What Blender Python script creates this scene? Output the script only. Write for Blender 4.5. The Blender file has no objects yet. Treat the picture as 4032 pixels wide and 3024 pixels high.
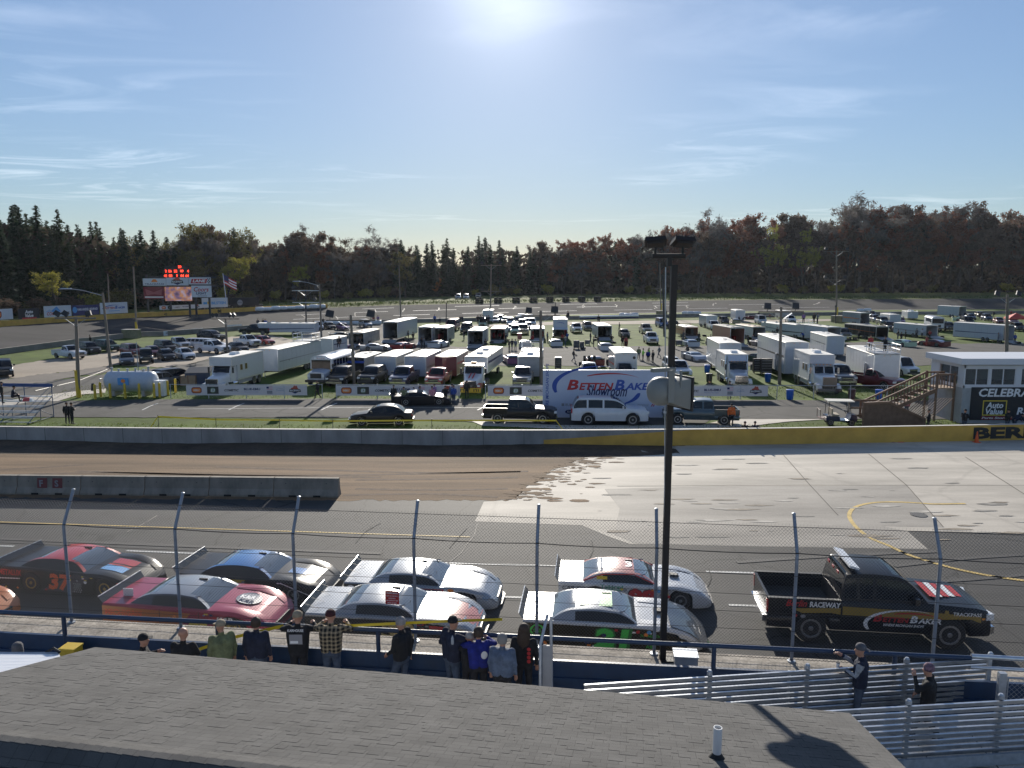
import bpy,math,random
import numpy as np
from mathutils import Vector,Matrix
random.seed(7)
R=math.radians
SC=bpy.context.scene
COL=SC.collection
# ---------------------------------------------------------------- camera
CAM_H,PITCH,FPX=10.2,8.06,3029.0          # eye height, downward tilt, focal length in photo pixels
cam=bpy.data.cameras.new('camera');cam.sensor_width=36.0
cam.lens=36.0*FPX/4032.0;cam.clip_start=0.3;cam.clip_end=6000
cam_ob=bpy.data.objects.new('camera',cam);COL.objects.link(cam_ob)
cam_ob.location=(0,0,CAM_H);cam_ob.rotation_euler=(R(90-PITCH),0,0)
SC.camera=cam_ob
SC.render.resolution_x,SC.render.resolution_y=1024,768
# ---------------------------------------------------------------- light
SUN_EL,SUN_AZ=20.0,-0.5                       # the sun stands ahead of the camera, just above the frame
EXPOSURE=0.6
SKY_COMPRESS,SKY_TINT,SKY_STRENGTH,SUN_STRENGTH=.11,(.92,.98,1.08),.078,5.0
wd=bpy.data.worlds.new('World');SC.world=wd;wd.use_nodes=True
nt=wd.node_tree;nt.nodes.clear()
def N(t,**k):
    n=nt.nodes.new(t)
    for a,b in k.items():setattr(n,a,b)
    return n
sky=N('ShaderNodeTexSky');sky.sky_type='NISHITA';sky.sun_disc=False
sky.sun_elevation=R(SUN_EL);sky.sun_rotation=R(SUN_AZ)
sky.altitude=200;sky.air_density=1.0;sky.dust_density=0.15;sky.ozone_density=2.5
geo=N('ShaderNodeTexCoord')
sep=N('ShaderNodeSeparateXYZ');nt.links.new(geo.outputs['Generated'],sep.inputs[0])
def M(op,a,b=None,c=None):
    n=N('ShaderNodeMath',operation=op)
    for i,x in enumerate((a,b,c)):
        if x is None:continue
        if isinstance(x,(int,float)):n.inputs[i].default_value=x
        else:nt.links.new(x,n.inputs[i])
    return n.outputs[0]
# thin cirrus: the view direction is carried onto a flat layer high above and streaked by stretched noise
zz=M('MAXIMUM',sep.outputs[2],0.03)
cx_=M('DIVIDE',sep.outputs[0],zz);cy_=M('DIVIDE',sep.outputs[1],zz)
cmb=N('ShaderNodeCombineXYZ');nt.links.new(cx_,cmb.inputs[0]);nt.links.new(cy_,cmb.inputs[1])
mp=N('ShaderNodeMapping');mp.inputs['Rotation'].default_value=(0,0,R(24));mp.inputs['Scale'].default_value=(0.42,0.75,1)
nt.links.new(cmb.outputs[0],mp.inputs[0])
n1=N('ShaderNodeTexNoise');n1.inputs['Scale'].default_value=1.15;n1.inputs['Detail'].default_value=9
n1.inputs['Roughness'].default_value=0.62;n1.inputs['Distortion'].default_value=1.5
nt.links.new(mp.outputs[0],n1.inputs['Vector'])
mp2=N('ShaderNodeMapping');mp2.inputs['Location'].default_value=(3.1,1.7,0);mp2.inputs['Scale'].default_value=(0.16,0.16,1)
nt.links.new(cmb.outputs[0],mp2.inputs[0])
n2=N('ShaderNodeTexNoise');n2.inputs['Scale'].default_value=1.4;n2.inputs['Detail'].default_value=3
nt.links.new(mp2.outputs[0],n2.inputs['Vector'])
rp=N('ShaderNodeMapRange');rp.inputs[1].default_value=0.49;rp.inputs[2].default_value=0.72
nt.links.new(n1.outputs[0],rp.inputs[0])
rp2=N('ShaderNodeMapRange');rp2.inputs[1].default_value=0.49;rp2.inputs[2].default_value=0.66
nt.links.new(n2.outputs[0],rp2.inputs[0])
cl=M('MULTIPLY',rp.outputs[0],rp2.outputs[0])
fade=N('ShaderNodeMapRange');fade.inputs[1].default_value=0.04;fade.inputs[2].default_value=0.12
nt.links.new(sep.outputs[2],fade.inputs[0])
cl=M('MULTIPLY',M('MULTIPLY',cl,fade.outputs[0]),0.85)
mx=N('ShaderNodeMix',data_type='RGBA');nt.links.new(cl,mx.inputs[0])
# the raw sky is compressed so that the glow round the sun keeps its colour
bwn=N('ShaderNodeRGBToBW');nt.links.new(sky.outputs[0],bwn.inputs[0])
kk=M('DIVIDE',1.0,M('MULTIPLY_ADD',bwn.outputs[0],SKY_COMPRESS,1.0))
sk2=N('ShaderNodeVectorMath',operation='SCALE');nt.links.new(sky.outputs[0],sk2.inputs[0]);nt.links.new(kk,sk2.inputs['Scale'])
sk3=N('ShaderNodeVectorMath',operation='MULTIPLY');nt.links.new(sk2.outputs[0],sk3.inputs[0]);sk3.inputs[1].default_value=SKY_TINT;sk4=N('ShaderNodeVectorMath',operation='ADD');nt.links.new(sk3.outputs[0],sk4.inputs[0]);sk4.inputs[1].default_value=(.50,.60,.78);SKYO=sk4.outputs[0]
# bright aureole of thin high cloud round the sun
dt=N('ShaderNodeVectorMath',operation='DOT_PRODUCT');nt.links.new(geo.outputs['Generated'],dt.inputs[0]);dt.inputs[1].default_value=(math.sin(R(SUN_AZ))*math.cos(R(SUN_EL)),math.cos(R(SUN_AZ))*math.cos(R(SUN_EL)),math.sin(R(SUN_EL)))
dm_=M('MAXIMUM',dt.outputs['Value'],0.0)
au=M('ADD',M('MULTIPLY',M('POWER',dm_,420),3.2),M('ADD',M('MULTIPLY',M('POWER',dm_,80),.9),M('MULTIPLY',M('POWER',dm_,14),.35)))
sk5=N('ShaderNodeVectorMath',operation='MULTIPLY_ADD');sk5.inputs[0].default_value=(1.0,1.0,1.05);nt.links.new(au,sk5.inputs[1]);nt.links.new(SKYO,sk5.inputs[2]);SKYO=sk5.outputs[0]
nt.links.new(SKYO,mx.inputs[6])
ccol=N('ShaderNodeMix',data_type='RGBA');ccol.blend_type='ADD';ccol.inputs[0].default_value=1.0
nt.links.new(SKYO,ccol.inputs[6]);ccol.inputs[7].default_value=(4.2,4.0,3.8,1)
nt.links.new(ccol.outputs[2],mx.inputs[7])
bg=N('ShaderNodeBackground');bg.inputs[1].default_value=SKY_STRENGTH
nt.links.new(mx.outputs[2],bg.inputs[0])
wo=N('ShaderNodeOutputWorld');nt.links.new(bg.outputs[0],wo.inputs[0])
sl=bpy.data.lights.new('sun','SUN');sl.energy=SUN_STRENGTH;sl.angle=R(0.5);sl.color=(1.0,0.93,0.82)
so=bpy.data.objects.new('sun',sl);COL.objects.link(so);so.location=(0,60,80)
so.rotation_euler=(R(-(90-SUN_EL)),0,R(-SUN_AZ))
SC.view_settings.view_transform='Standard';SC.view_settings.look='None'
SC.view_settings.exposure=EXPOSURE;SC.view_settings.gamma=1.0
SC.cycles.max_bounces=5;SC.cycles.diffuse_bounces=2;SC.cycles.glossy_bounces=2;SC.cycles.transmission_bounces=3
SC.cycles.transparent_max_bounces=6;SC.cycles.sample_clamp_indirect=4.0
SC.cycles.use_denoising=True
# ---------------------------------------------------------------- photo point -> world point
_c,_s=math.cos(R(PITCH)),math.sin(R(PITCH))
def _ray(px,py):
    u=(px-2016)/FPX;v=-(py-1512)/FPX
    return Vector((u,_c+v*_s,-_s+v*_c))
def G(p,z=0.0):
    d=_ray(*p);t=(z-CAM_H)/d.z
    return Vector((d.x*t,d.y*t,z))
def HT(D,y):return CAM_H-D*math.tan(math.atan((y-1512)/FPX)+R(PITCH))     # height of a photo row seen at distance D
KI=0.87     # infield objects shrunk below real size to match people and pickups in the image
def AT(p,Y):
    d=_ray(*p);t=Y/d.y
    return Vector((d.x*t,Y,CAM_H+d.z*t))
ZOOM=dict(a=(0,950,.3165),b=(500,950,.3165),c=(0,1250,.2712),d=(500,1200,.339),e=(1150,1150,.2712),
            f=(1650,1150,.2712),g=(2150,1150,.2712),h=(2600,1150,.2712),i=(3100,1150,.2713),j=(3500,1150,.3315),
            k=(1900,1400,.452),l=(2700,1400,.3617),m=(0,1600,.6103),D=(0,0,1.8228))
def q(s,x,y):
    a,b,k=ZOOM[s]
    return (a+x*k,b+y*k)
# ---------------------------------------------------------------- materials (all procedural)
MATS={}
def mat(name,col,rough=0.6,metal=0.0,var=0.0,scale=4.0,bump=0.0,coat=0.0,spec=None,emit=0.0,trans=0.0,alpha=1.0,streak=None,detail=5):
    if name in MATS:return MATS[name]
    m=bpy.data.materials.new(name);m.use_nodes=True;MATS[name]=m
    t=m.node_tree;b=t.nodes['Principled BSDF']
    b.inputs['Base Color'].default_value=(*col,1);b.inputs['Roughness'].default_value=rough
    b.inputs['Metallic'].default_value=metal;b.inputs['Coat Weight'].default_value=coat
    b.inputs['Coat Roughness'].default_value=0.04
    if spec is not None:b.inputs['Specular IOR Level'].default_value=spec
    if trans:b.inputs['Transmission Weight'].default_value=trans
    if alpha < 1:b.inputs['Alpha'].default_value=alpha
    if emit:
        b.inputs['Emission Color'].default_value=(*col,1);b.inputs['Emission Strength'].default_value=emit
    if var or bump:
        tc=t.nodes.new('ShaderNodeTexCoord');src=tc.outputs['Object']
        if streak:
            mpn=t.nodes.new('ShaderNodeMapping');mpn.inputs['Scale'].default_value=streak
            t.links.new(src,mpn.inputs[0]);src=mpn.outputs[0]
        nz=t.nodes.new('ShaderNodeTexNoise');nz.inputs['Scale'].default_value=scale;nz.inputs['Detail'].default_value=detail
        nz.inputs['Roughness'].default_value=0.62
        t.links.new(src,nz.inputs['Vector'])
        if var:
            mr=t.nodes.new('ShaderNodeMapRange');mr.inputs[1].default_value=0.3;mr.inputs[2].default_value=0.7
            mr.inputs[3].default_value=1-var;mr.inputs[4].default_value=1+var
            t.links.new(nz.outputs[0],mr.inputs[0])
            mm=t.nodes.new('ShaderNodeMix');mm.data_type='RGBA';mm.blend_type='MULTIPLY';mm.inputs[0].default_value=1
            mm.inputs[6].default_value=(*col,1);t.links.new(mr.outputs[0],mm.inputs[7])
            t.links.new(mm.outputs[2],b.inputs['Base Color'])
        if bump:
            bp=t.nodes.new('ShaderNodeBump');bp.inputs['Strength'].default_value=bump;bp.inputs['Distance'].default_value=0.02
            t.links.new(nz.outputs[0],bp.inputs['Height']);t.links.new(bp.outputs[0],b.inputs['Normal'])
    return m
def paint(name,col,metal=0.0,rough=0.32):return mat('paint_' +name,col,rough,metal,coat=0.6 if max(col) > .05 else 0.12,var=0.05,scale=3,spec=.5 if max(col) > .05 else .3)
BLACK=mat('black_rubber',(.018,.018,.019),.75,var=.2,scale=9)
DARKP=mat('black_plastic',(.02,.02,.022),.5)
GLASS=mat('tinted_glass',(.008,.010,.013),.07,spec=.38)
CHROME=mat('chrome',(.62,.63,.65),.18,1.0)
ALU=mat('aluminium',(.58,.60,.63),.34,.85,var=.12,scale=6)
GALV=mat('galvanised_steel',(.40,.43,.47),.45,.6,var=.2,scale=8)
STEEL=mat('rim_steel',(.35,.36,.38),.35,.8)
WHITE=mat('white_paint',(.74,.75,.77),.38,var=.06,scale=1.5,coat=.25)
OFFW=mat('offwhite_roof',(.62,.60,.55),.6,var=.18,scale=1.2)
GREYP=mat('grey_panel',(.30,.31,.33),.5,var=.12,scale=2)
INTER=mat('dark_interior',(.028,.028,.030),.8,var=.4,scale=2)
RED=mat('red_gloss',(.42,.02,.02),.35,coat=.4)
REDLT=mat('red_lens',(.45,.012,.008),.15,coat=.6)
LAMPG=mat('lamp_glass',(.70,.72,.74),.12,coat=.5)
AMBER=mat('amber_lens',(.75,.28,.02),.3)
YELLOW=mat('yellow_paint',(.62,.42,.03),.55,var=.12,scale=2)
WOODP=mat('weathered_pole_wood',(.20,.165,.135),.85,var=.3,scale=3,streak=(6,6,.3),bump=.3)
CONC=mat('concrete',(.36,.34,.31),.85,var=.22,scale=1.3,bump=.15,detail=8)
def ink(name,c):return mat('print_' +name,c,.55)
I_BLK,I_WHT,I_RED,I_BLU,I_ORG=ink('black',(.012,.012,.014)),ink('white',(.75,.75,.76)),ink('red',(.45,.02,.025)),ink('blue',(.02,.07,.36)),ink('orange',(.75,.22,.03))
I_NAV,I_GRY,I_YEL,I_GRN,I_LBL=ink('navy',(.015,.02,.10)),ink('grey',(.25,.25,.27)),ink('yellow',(.70,.52,.05)),ink('green',(.06,.55,.08)),ink('light_blue',(.08,.30,.62))
# ---------------------------------------------------------------- mesh collector
_fonts={}
def font_polys(s,shear=0.0,bold=0.0):
    k=(s,shear,bold)
    if k in _fonts:return _fonts[k]
    cu=bpy.data.curves.new('lettering','FONT');cu.body=s;cu.shear=shear;cu.offset=bold;cu.resolution_u=2
    ob=bpy.data.objects.new('lettering',cu)
    me=bpy.data.meshes.new_from_object(ob)
    v=np.array([x.co[:2] for x in me.vertices]) if len(me.vertices) else np.zeros((1,2))
    f=[tuple(p.vertices) for p in me.polygons]
    bpy.data.objects.remove(ob);bpy.data.curves.remove(cu);bpy.data.meshes.remove(me)
    lo=v.min(0);v=v-lo
    _fonts[k]=(v,f)
    return v,f
class MB:
    def __init__(s):s.v=[];s.f=[];s.m=[];s.mats=[];s.T=None
    def mi(s,m):
        if m not in s.mats:s.mats.append(m)
        return s.mats.index(m)
    def add(s,pts,faces,m):
        o=len(s.v)
        s.v.extend([tuple(s.T @ Vector(p)) for p in pts] if s.T else [tuple(p) for p in pts])
        k=s.mi(m)
        for f in faces:s.f.append(tuple(a+o for a in f));s.m.append(k)
        return s
    def face(s,pts,m):return s.add(pts,[tuple(range(len(pts)))],m)
    def box(s,c,d,m,rz=0.0,rx=0.0,ry=0.0,top=1.0):
        x,y,z=d[0]/2,d[1]/2,d[2]/2
        P=[(-x,-y,-z),(x,-y,-z),(x,y,-z),(-x,y,-z),(-x*top,-y*top,z),(x*top,-y*top,z),(x*top,y*top,z),(-x*top,y*top,z)]
        if rz or rx or ry:
            mt=Matrix.Rotation(rz,3,'Z') @ Matrix.Rotation(ry,3,'Y') @ Matrix.Rotation(rx,3,'X')
            P=[mt @ Vector(p) for p in P]
        P=[(p[0]+c[0],p[1]+c[1],p[2]+c[2]) for p in P]
        return s.add(P,[(3,2,1,0),(4,5,6,7),(0,1,5,4),(1,2,6,5),(2,3,7,6),(3,0,4,7)],m)
    def tube(s,pts,r,m,n=6,cap=True,flat=None):
        pts=[Vector(p) for p in pts];rs=r if isinstance(r,(list,tuple)) else [r]*len(pts)
        V=[];prev=None
        for i,p in enumerate(pts):
            d=(pts[min(i+1,len(pts)-1)]-pts[max(i-1,0)]).normalized()
            if prev is None:
                a=Vector((0,0,1)) if abs(d.z) < .9 else Vector((1,0,0))
                u=d.cross(a).normalized()
            else:u=(prev-d*prev.dot(d)).normalized()
            prev=u;w=d.cross(u)
            for k in range(n):
                t=2*math.pi*(k+.5)/n
                V.append(p+(u*math.cos(t)+w*math.sin(t))*rs[i])
        F=[]
        for i in range(len(pts)-1):
            for k in range(n):F.append((i*n+k,i*n+(k+1) % n,(i+1)*n+(k+1) % n,(i+1)*n+k))
        if cap:F.append(tuple(range(n-1,-1,-1)));F.append(tuple((len(pts)-1)*n+k for k in range(n)))
        return s.add(V,F,m)
    def lathe(s,prof,m,n=16,c=(0,0,0),axis='z',cap=True):
        V=[]
        for r,z in prof:
            for k in range(n):
                t=2*math.pi*k/n;a,b=r*math.cos(t),r*math.sin(t)
                p=(a,b,z) if axis == 'z' else ((a,z,b) if axis == 'y' else (z,a,b))
                V.append((p[0]+c[0],p[1]+c[1],p[2]+c[2]))
        F=[]
        for i in range(len(prof)-1):
            for k in range(n):
                f=(i*n+k,i*n+(k+1) % n,(i+1)*n+(k+1) % n,(i+1)*n+k)
                F.append(f if axis != 'y' else f[::-1])
        if cap:
            F.append(tuple(range(n))[::-1] if axis != 'y' else tuple(range(n)))
            t=tuple((len(prof)-1)*n+k for k in range(n));F.append(t if axis != 'y' else t[::-1])
        return s.add(V,F,m)
    def prism(s,poly,y0,y1,m,plane='xz'):
        n=len(poly)
        f=(lambda a,b,t:(a,t,b)) if plane == 'xz' else ((lambda a,b,t:(a,b,t)) if plane == 'xy' else (lambda a,b,t:(t,a,b)))
        V=[f(a,b,y0) for a,b in poly]+[f(a,b,y1) for a,b in poly]
        F=[tuple(range(n)),tuple(range(2*n-1,n-1,-1))]+[(i,n+i,n+(i+1) % n,(i+1) % n) for i in range(n)]
        return s.add(V,F,m)
    def text(s,txt,x,z,m,h=None,w=None,y=0.0,shear=0.0,bold=0.0,thick=0.004,rot=0.0,center=False):
        """lettering on a plate facing -y: lower left corner at (x, z)"""
        v,f=font_polys(txt,shear,bold)
        ww,hh=v.max(0)
        sy=(h/hh) if h else None;sx=(w/ww) if w else None
        sx=sx or sy;sy=sy or sx
        pts=[]
        for a,b in v:
            a,b=a*sx,b*sy
            if center:a -= ww*sx/2;b -= hh*sy/2
            if rot:a,b=a*math.cos(rot)-b*math.sin(rot),a*math.sin(rot)+b*math.cos(rot)
            pts.append((x+a,y-thick,z+b))
        return s.add(pts,f,m)
    def build(s,name,parent=None,smooth=None,loc=None,rz=0.0):
        me=bpy.data.meshes.new(name);me.from_pydata(s.v,[],s.f)
        for m in s.mats:me.materials.append(m)
        if s.f:
            me.polygons.foreach_set('material_index',s.m)
            if smooth is not None:
                me.polygons.foreach_set('use_smooth',[True]*len(s.f));me.update()
                me.set_sharp_from_angle(angle=R(smooth))
        me.update()
        o=bpy.data.objects.new(name,me);COL.objects.link(o)
        adopt(o,parent)
        if loc:o.location=loc
        if rz:o.rotation_euler=(0,0,rz)
        return o
def tag(o,label=None,cat=None,group=None,kind=None):
    if label:o['label']=label
    if cat:o['category']=cat
    if group:o['group']=group
    if kind:o['kind']=kind
    return o
def empty(name,loc=(0,0,0),rz=0.0,label=None,cat=None,group=None):
    o=bpy.data.objects.new(name,None);o.empty_display_size=.3;COL.objects.link(o)
    o.location=loc;o.rotation_euler=(0,0,rz)
    return tag(o,label,cat,group)
KIDS={}
def adopt(o,parent):
    if parent:o.parent=parent;KIDS.setdefault(parent.name,[]).append(o)
    return o
def tree(o):
    r=[o]
    for ch in KIDS.get(o.name,()):r += tree(ch)
    return r
def copy_tree(o,parent=None):
    c=o.copy();COL.objects.link(c)
    if parent:adopt(c,parent)
    else:
        for k in ('label','category','group'):
            if k in c:del c[k]
    for ch in KIDS.get(o.name,()):copy_tree(ch,c)
    return c
def recolor(root,sub):
    """give this copy its own colours: slot materials named in sub are swapped on the object, the mesh stays shared"""
    for o in tree(root):
        if o.type != 'MESH':continue
        for sl_,base in zip(o.material_slots,o.data.materials):
            if base and base.name in sub:
                m=sub[base.name];sl_.link='OBJECT';sl_.material=m
            elif sl_.link == 'OBJECT':sl_.link='DATA'
# ================================================================ ground, track, walls
def gmat(name,col,var,scale,rough=.9,streak=None,bump=.3,crack=0.0,spec=.3,fine=40.0,crack_scale=.35):
    """ground material: broad stains x fine grain, with optional hairline cracks"""
    m=bpy.data.materials.new(name);m.use_nodes=True;t=m.node_tree;b=t.nodes['Principled BSDF']
    b.inputs['Roughness'].default_value=rough;b.inputs['Specular IOR Level'].default_value=spec
    tc=t.nodes.new('ShaderNodeTexCoord');src=tc.outputs['Object']
    mpn=t.nodes.new('ShaderNodeMapping');mpn.inputs['Scale'].default_value=streak or (1,1,1);mpn.inputs['Rotation'].default_value=(0,0,R(5.5) if streak else 0)
    t.links.new(src,mpn.inputs[0])
    a=t.nodes.new('ShaderNodeTexNoise');a.inputs['Scale'].default_value=scale;a.inputs['Detail'].default_value=8;a.inputs['Roughness'].default_value=.65
    t.links.new(mpn.outputs[0],a.inputs['Vector'])
    f=t.nodes.new('ShaderNodeTexNoise');f.inputs['Scale'].default_value=fine;f.inputs['Detail'].default_value=3
    t.links.new(src,f.inputs['Vector'])
    r1=t.nodes.new('ShaderNodeMapRange');r1.inputs[1].default_value=.3;r1.inputs[2].default_value=.7;r1.inputs[3].default_value=1-var;r1.inputs[4].default_value=1+var
    t.links.new(a.outputs[0],r1.inputs[0])
    r2=t.nodes.new('ShaderNodeMapRange');r2.inputs[1].default_value=.3;r2.inputs[2].default_value=.7;r2.inputs[3].default_value=.78;r2.inputs[4].default_value=1.22
    t.links.new(f.outputs[0],r2.inputs[0])
    mu=t.nodes.new('ShaderNodeMath');mu.operation='MULTIPLY';t.links.new(r1.outputs[0],mu.inputs[0]);t.links.new(r2.outputs[0],mu.inputs[1])
    fac=mu.outputs[0]
    if crack:
        ns=t.nodes.new('ShaderNodeTexNoise');ns.inputs['Scale'].default_value=1.2;t.links.new(src,ns.inputs['Vector'])
        va=t.nodes.new('ShaderNodeMix');va.data_type='VECTOR';va.inputs[0].default_value=.35
        t.links.new(src,va.inputs[4]);t.links.new(ns.outputs[1],va.inputs[5])
        vo=t.nodes.new('ShaderNodeTexVoronoi');vo.feature='DISTANCE_TO_EDGE';vo.inputs['Scale'].default_value=crack_scale;t.links.new(va.outputs[1],vo.inputs['Vector'])
        rc=t.nodes.new('ShaderNodeMapRange');rc.inputs[1].default_value=0.0;rc.inputs[2].default_value=.012;rc.inputs[3].default_value=1-crack;rc.inputs[4].default_value=1
        t.links.new(vo.outputs[0],rc.inputs[0])
        m2=t.nodes.new('ShaderNodeMath');m2.operation='MULTIPLY';t.links.new(fac,m2.inputs[0]);t.links.new(rc.outputs[0],m2.inputs[1]);fac=m2.outputs[0]
    mm=t.nodes.new('ShaderNodeMix');mm.data_type='RGBA';mm.blend_type='MULTIPLY';mm.inputs[0].default_value=1;mm.inputs[6].default_value=(*col,1)
    t.links.new(fac,mm.inputs[7]);t.links.new(mm.outputs[2],b.inputs['Base Color'])
    if bump:
        bp=t.nodes.new('ShaderNodeBump');bp.inputs['Strength'].default_value=bump;bp.inputs['Distance'].default_value=.02
        t.links.new(f.outputs[0],bp.inputs['Height']);t.links.new(bp.outputs[0],b.inputs['Normal'])
    MATS[name]=m
    return m
A_TRACK=gmat('track_asphalt',(.050,.0485,.047),.30,.5,.8,streak=(.25,1.4,1),crack=.65)
A_ROAD=gmat('road_asphalt',(.080,.077,.072),.26,.3,.95,spec=.15,crack=.4,crack_scale=.2)
A_FAR=gmat('far_track_asphalt',(.058,.056,.055),.30,.12,1.0,streak=(.5,1,1),spec=.08)
DIRT=gmat('dirt',(.165,.108,.062),.55,.55,.95,streak=(.10,1.6,1),bump=.8,fine=14)
DIRTD=gmat('shaded_dirt',(.070,.050,.034),.4,.6,.95,bump=.9,fine=6)
PAD=gmat('pad_concrete',(.43,.39,.33),.32,.35,.8,streak=(.3,1.5,1),bump=.1,crack=.12,crack_scale=.12)
PADG=gmat('worn_concrete',(.29,.265,.23),.30,.4,.8,streak=(.3,1.5,1),bump=.1)
GRAVEL=gmat('gravel',(.27,.225,.175),.18,.2,.95,fine=9,bump=.5)
GRAVD=gmat('dark_gravel',(.125,.108,.092),.25,.4,.95,fine=8,bump=.6)
GRASS=gmat('grass',(.070,.105,.018),.40,.25,.95,fine=7,bump=.9,spec=.1)
GRASSF=gmat('far_grass',(.090,.105,.028),.40,.08,.95,fine=2,bump=.6,spec=.1)
PAINTW=gmat('road_paint_white',(.50,.50,.48),.35,2.0,.7,fine=22)
PAINTY=gmat('road_paint_yellow',(.52,.37,.12),.30,2.0,.7,fine=22)
LAY=[0]
RAG=dict(dirt=(16,26),gravel_lot=(9,18),gravel_verge=(9,14),paddock_lane=(7,22),pit_road=(4,16),side_road=(6,18))
def ragged(P,amp,step,seed=1):
    r=random.Random(seed);out=[]
    for a,c in zip(P,P[1:]+P[:1]):
        d=math.hypot(c[0]-a[0],c[1]-a[1]);n=max(1,min(60,int(d/step)))
        for k in range(n):f=k/n;out.append((a[0]+(c[0]-a[0])*f+r.uniform(-amp,amp)*.8,a[1]+(c[1]-a[1])*f+r.uniform(-amp,amp)*.25))
    return out
def sheet(name,pts,m,label,layer=None,world=False,z0=0.0):
    if not world and name in RAG:pts=ragged(list(pts),*RAG[name])
    LAY[0] += 1
    z=(layer if layer is not None else LAY[0])*.004+z0
    P=[(p[0],p[1],z) for p in pts] if world else [tuple(G(p,z)) for p in pts]
    b=MB();b.face(P,m)
    o=b.build(name)
    me=o.data
    if me.polygons[0].normal.z < 0:me.flip_normals()
    return tag(o,label,name.replace('_',' '),kind='structure')
sheet('ground',[(-900,-60),(900,-60),(900,890),(-900,890)],GRASS,'short green grass that covers the infield and the ground around the track',0,True,-.03)
sheet('track',[(-80,12),(80,5),(80,48),(-80,48)],A_TRACK,'dark cracked asphalt of the front stretch under the race cars',0,True)
sheet('dirt',[(-900,1968),(0,1958),(1330,1970),(2014,1969),(2078,1914),(2187,1850),(2315,1795),(2443,1768),(2670,1741),(2140,1755),(1100,1760),(0,1735),(-900,1725)],DIRT,'bare brown dirt with tyre ruts between barrier blocks and infield wall',1)
sheet('concrete_apron',[(2014,1969),(1905,1975),(1870,2053),(2290,2068),(2390,2110),(2480,2142),(2600,2142),(2900,2150),(3655,2163),(3570,2090),(4032,2097),(5500,2110),(5500,1720),(4032,1722),(3500,1724),(2670,1741),(2443,1768),(2315,1795),(2187,1850),(2078,1914)],PAD,'pale concrete apron in front of the yellow wall',1)
sheet('apron_slab',[(2380,1925),(2900,1912),(3570,1912),(3714,2076),(3472,2071),(3568,2090),(3650,2161),(2900,2148),(2610,2140),(2500,2138),(2420,2105),(2440,2000)],PADG,'greyer worn concrete slab within the pale apron',2)
def stripe(pts,w,m,label,name='lane_marking',layer=3,world=False,z0=0.0):
    P=[Vector((p[0],p[1],0)) for p in pts] if world else [G(p,0) for p in pts]
    b=MB();z=layer*.004+z0;L=[];Rr=[]
    for i,p in enumerate(P):
        d=(P[min(i+1,len(P)-1)]-P[max(i-1,0)]);d.normalize()
        n=Vector((-d.y,d.x,0))*w/2
        L.append((p.x+n.x,p.y+n.y,z));Rr.append((p.x-n.x,p.y-n.y,z))
    for i in range(len(P)-1):b.face([Rr[i],Rr[i+1],L[i+1],L[i]],m)
    return tag(b.build(name),label,'road marking',kind='structure')
for k,(x0,y0,x1,y1) in enumerate([(-300,2140,55,2152),(497,2169,1090,2193),(1520,2210,2202,2230),(2780,2251,3268,2266),(601,2298,1090,2318),(1954,2350,2216,2359),(2870,2383,3380,2399)]):
    stripe([(x0,y0),((x0+x1)/2,(y0+y1)/2),(x1,y1)],.13,PAINTW,'worn white lane dash painted on the dark track')
stripe([(-400,2043),(0,2056),(900,2085),(1850,2115)],.09,PAINTY,'thin pale yellow line along the inner edge of the track')
YL=[(1760,750),(1520,753),(1400,745),(1250,738),(1100,739),(980,755),(900,785),(868,830),(880,880),(940,950),(1040,1020),(1175,1075),(1300,1135),(1480,1195),(1700,1255),(1950,1305),(2212,1342),(2500,1370)]
YL=[(2900+x*.5118,1600+y*.5118) for x,y in YL]
def smooth(P,n=4):
    out=[]
    for i in range(len(P)-1):
        p0,p1,p2,p3=(Vector((*P[max(0,min(len(P)-1,i+k))][:2],0)) for k in (-1,0,1,2))
        for j in range(n):
            t=j/n
            out.append(tuple((.5*((2*p1)+(p2-p0)*t+(2*p0-5*p1+4*p2-p3)*t*t+(3*p1-p0-3*p2+p3)*t ** 3))[:2]))
    return out+[tuple(P[-1][:2])]
stripe(smooth(YL),.17,PAINTY,'pale yellow pit entry line curling over the concrete apron',layer=4)
for pts in ([(3083,1790),(3190,1912),(3290,2020),(3300,2030)],[(3420,1788),(3570,1912),(3714,2076)],[(3800,1800),(3960,1900),(4100,1990)],[(2430,1915),(2900,1912),(3570,1911),(4100,1912)]):
    stripe(pts,.035,mat('joint',(.06,.055,.05),.9),'thin dark joint between concrete slabs','slab_joint',5)
for pts in ([(1880,2062),(1868,2108),(1835,2150),(1815,2180),(1755,2226)],[(620,2030),(560,2066),(500,2095)]):
    stripe(pts,.035,PADG,'faint white sealed crack running across the track lanes','sealed_crack',3)
for pts in ([(2330,2130),(2335,2170),(2310,2215)],[(1840,2080),(1790,2135),(1770,2160)],[(3120,2400),(3100,2440),(3140,2500)],[(2790,2240),(2800,2280),(2780,2330),(2800,2380)],[(1500,2060),(1440,2095),(1400,2140)],[(950,2140),(900,2200),(890,2260)]):
    stripe(smooth(pts,3),.03,mat('crack_tar',(.012,.012,.012),.9),'jagged dark crack in the track surface','crack',3)
skid=mat('skid_rubber',(.045,.043,.042),.8,var=.3,scale=1)
for pts in ([(2900,2215),(3200,2195),(3500,2180),(3700,2172)],[(3520,2230),(3800,2200),(4032,2185)],[(3300,2300),(3700,2290),(4060,2262)],[(-50,2120),(700,2150),(1500,2180)]):
    stripe(smooth(pts),.22,skid,'dark tyre skid mark on the track','skid_mark',4)
dr=mat('rut_dirt',(.10,.062,.036),.95,var=.5,scale=3)
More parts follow.
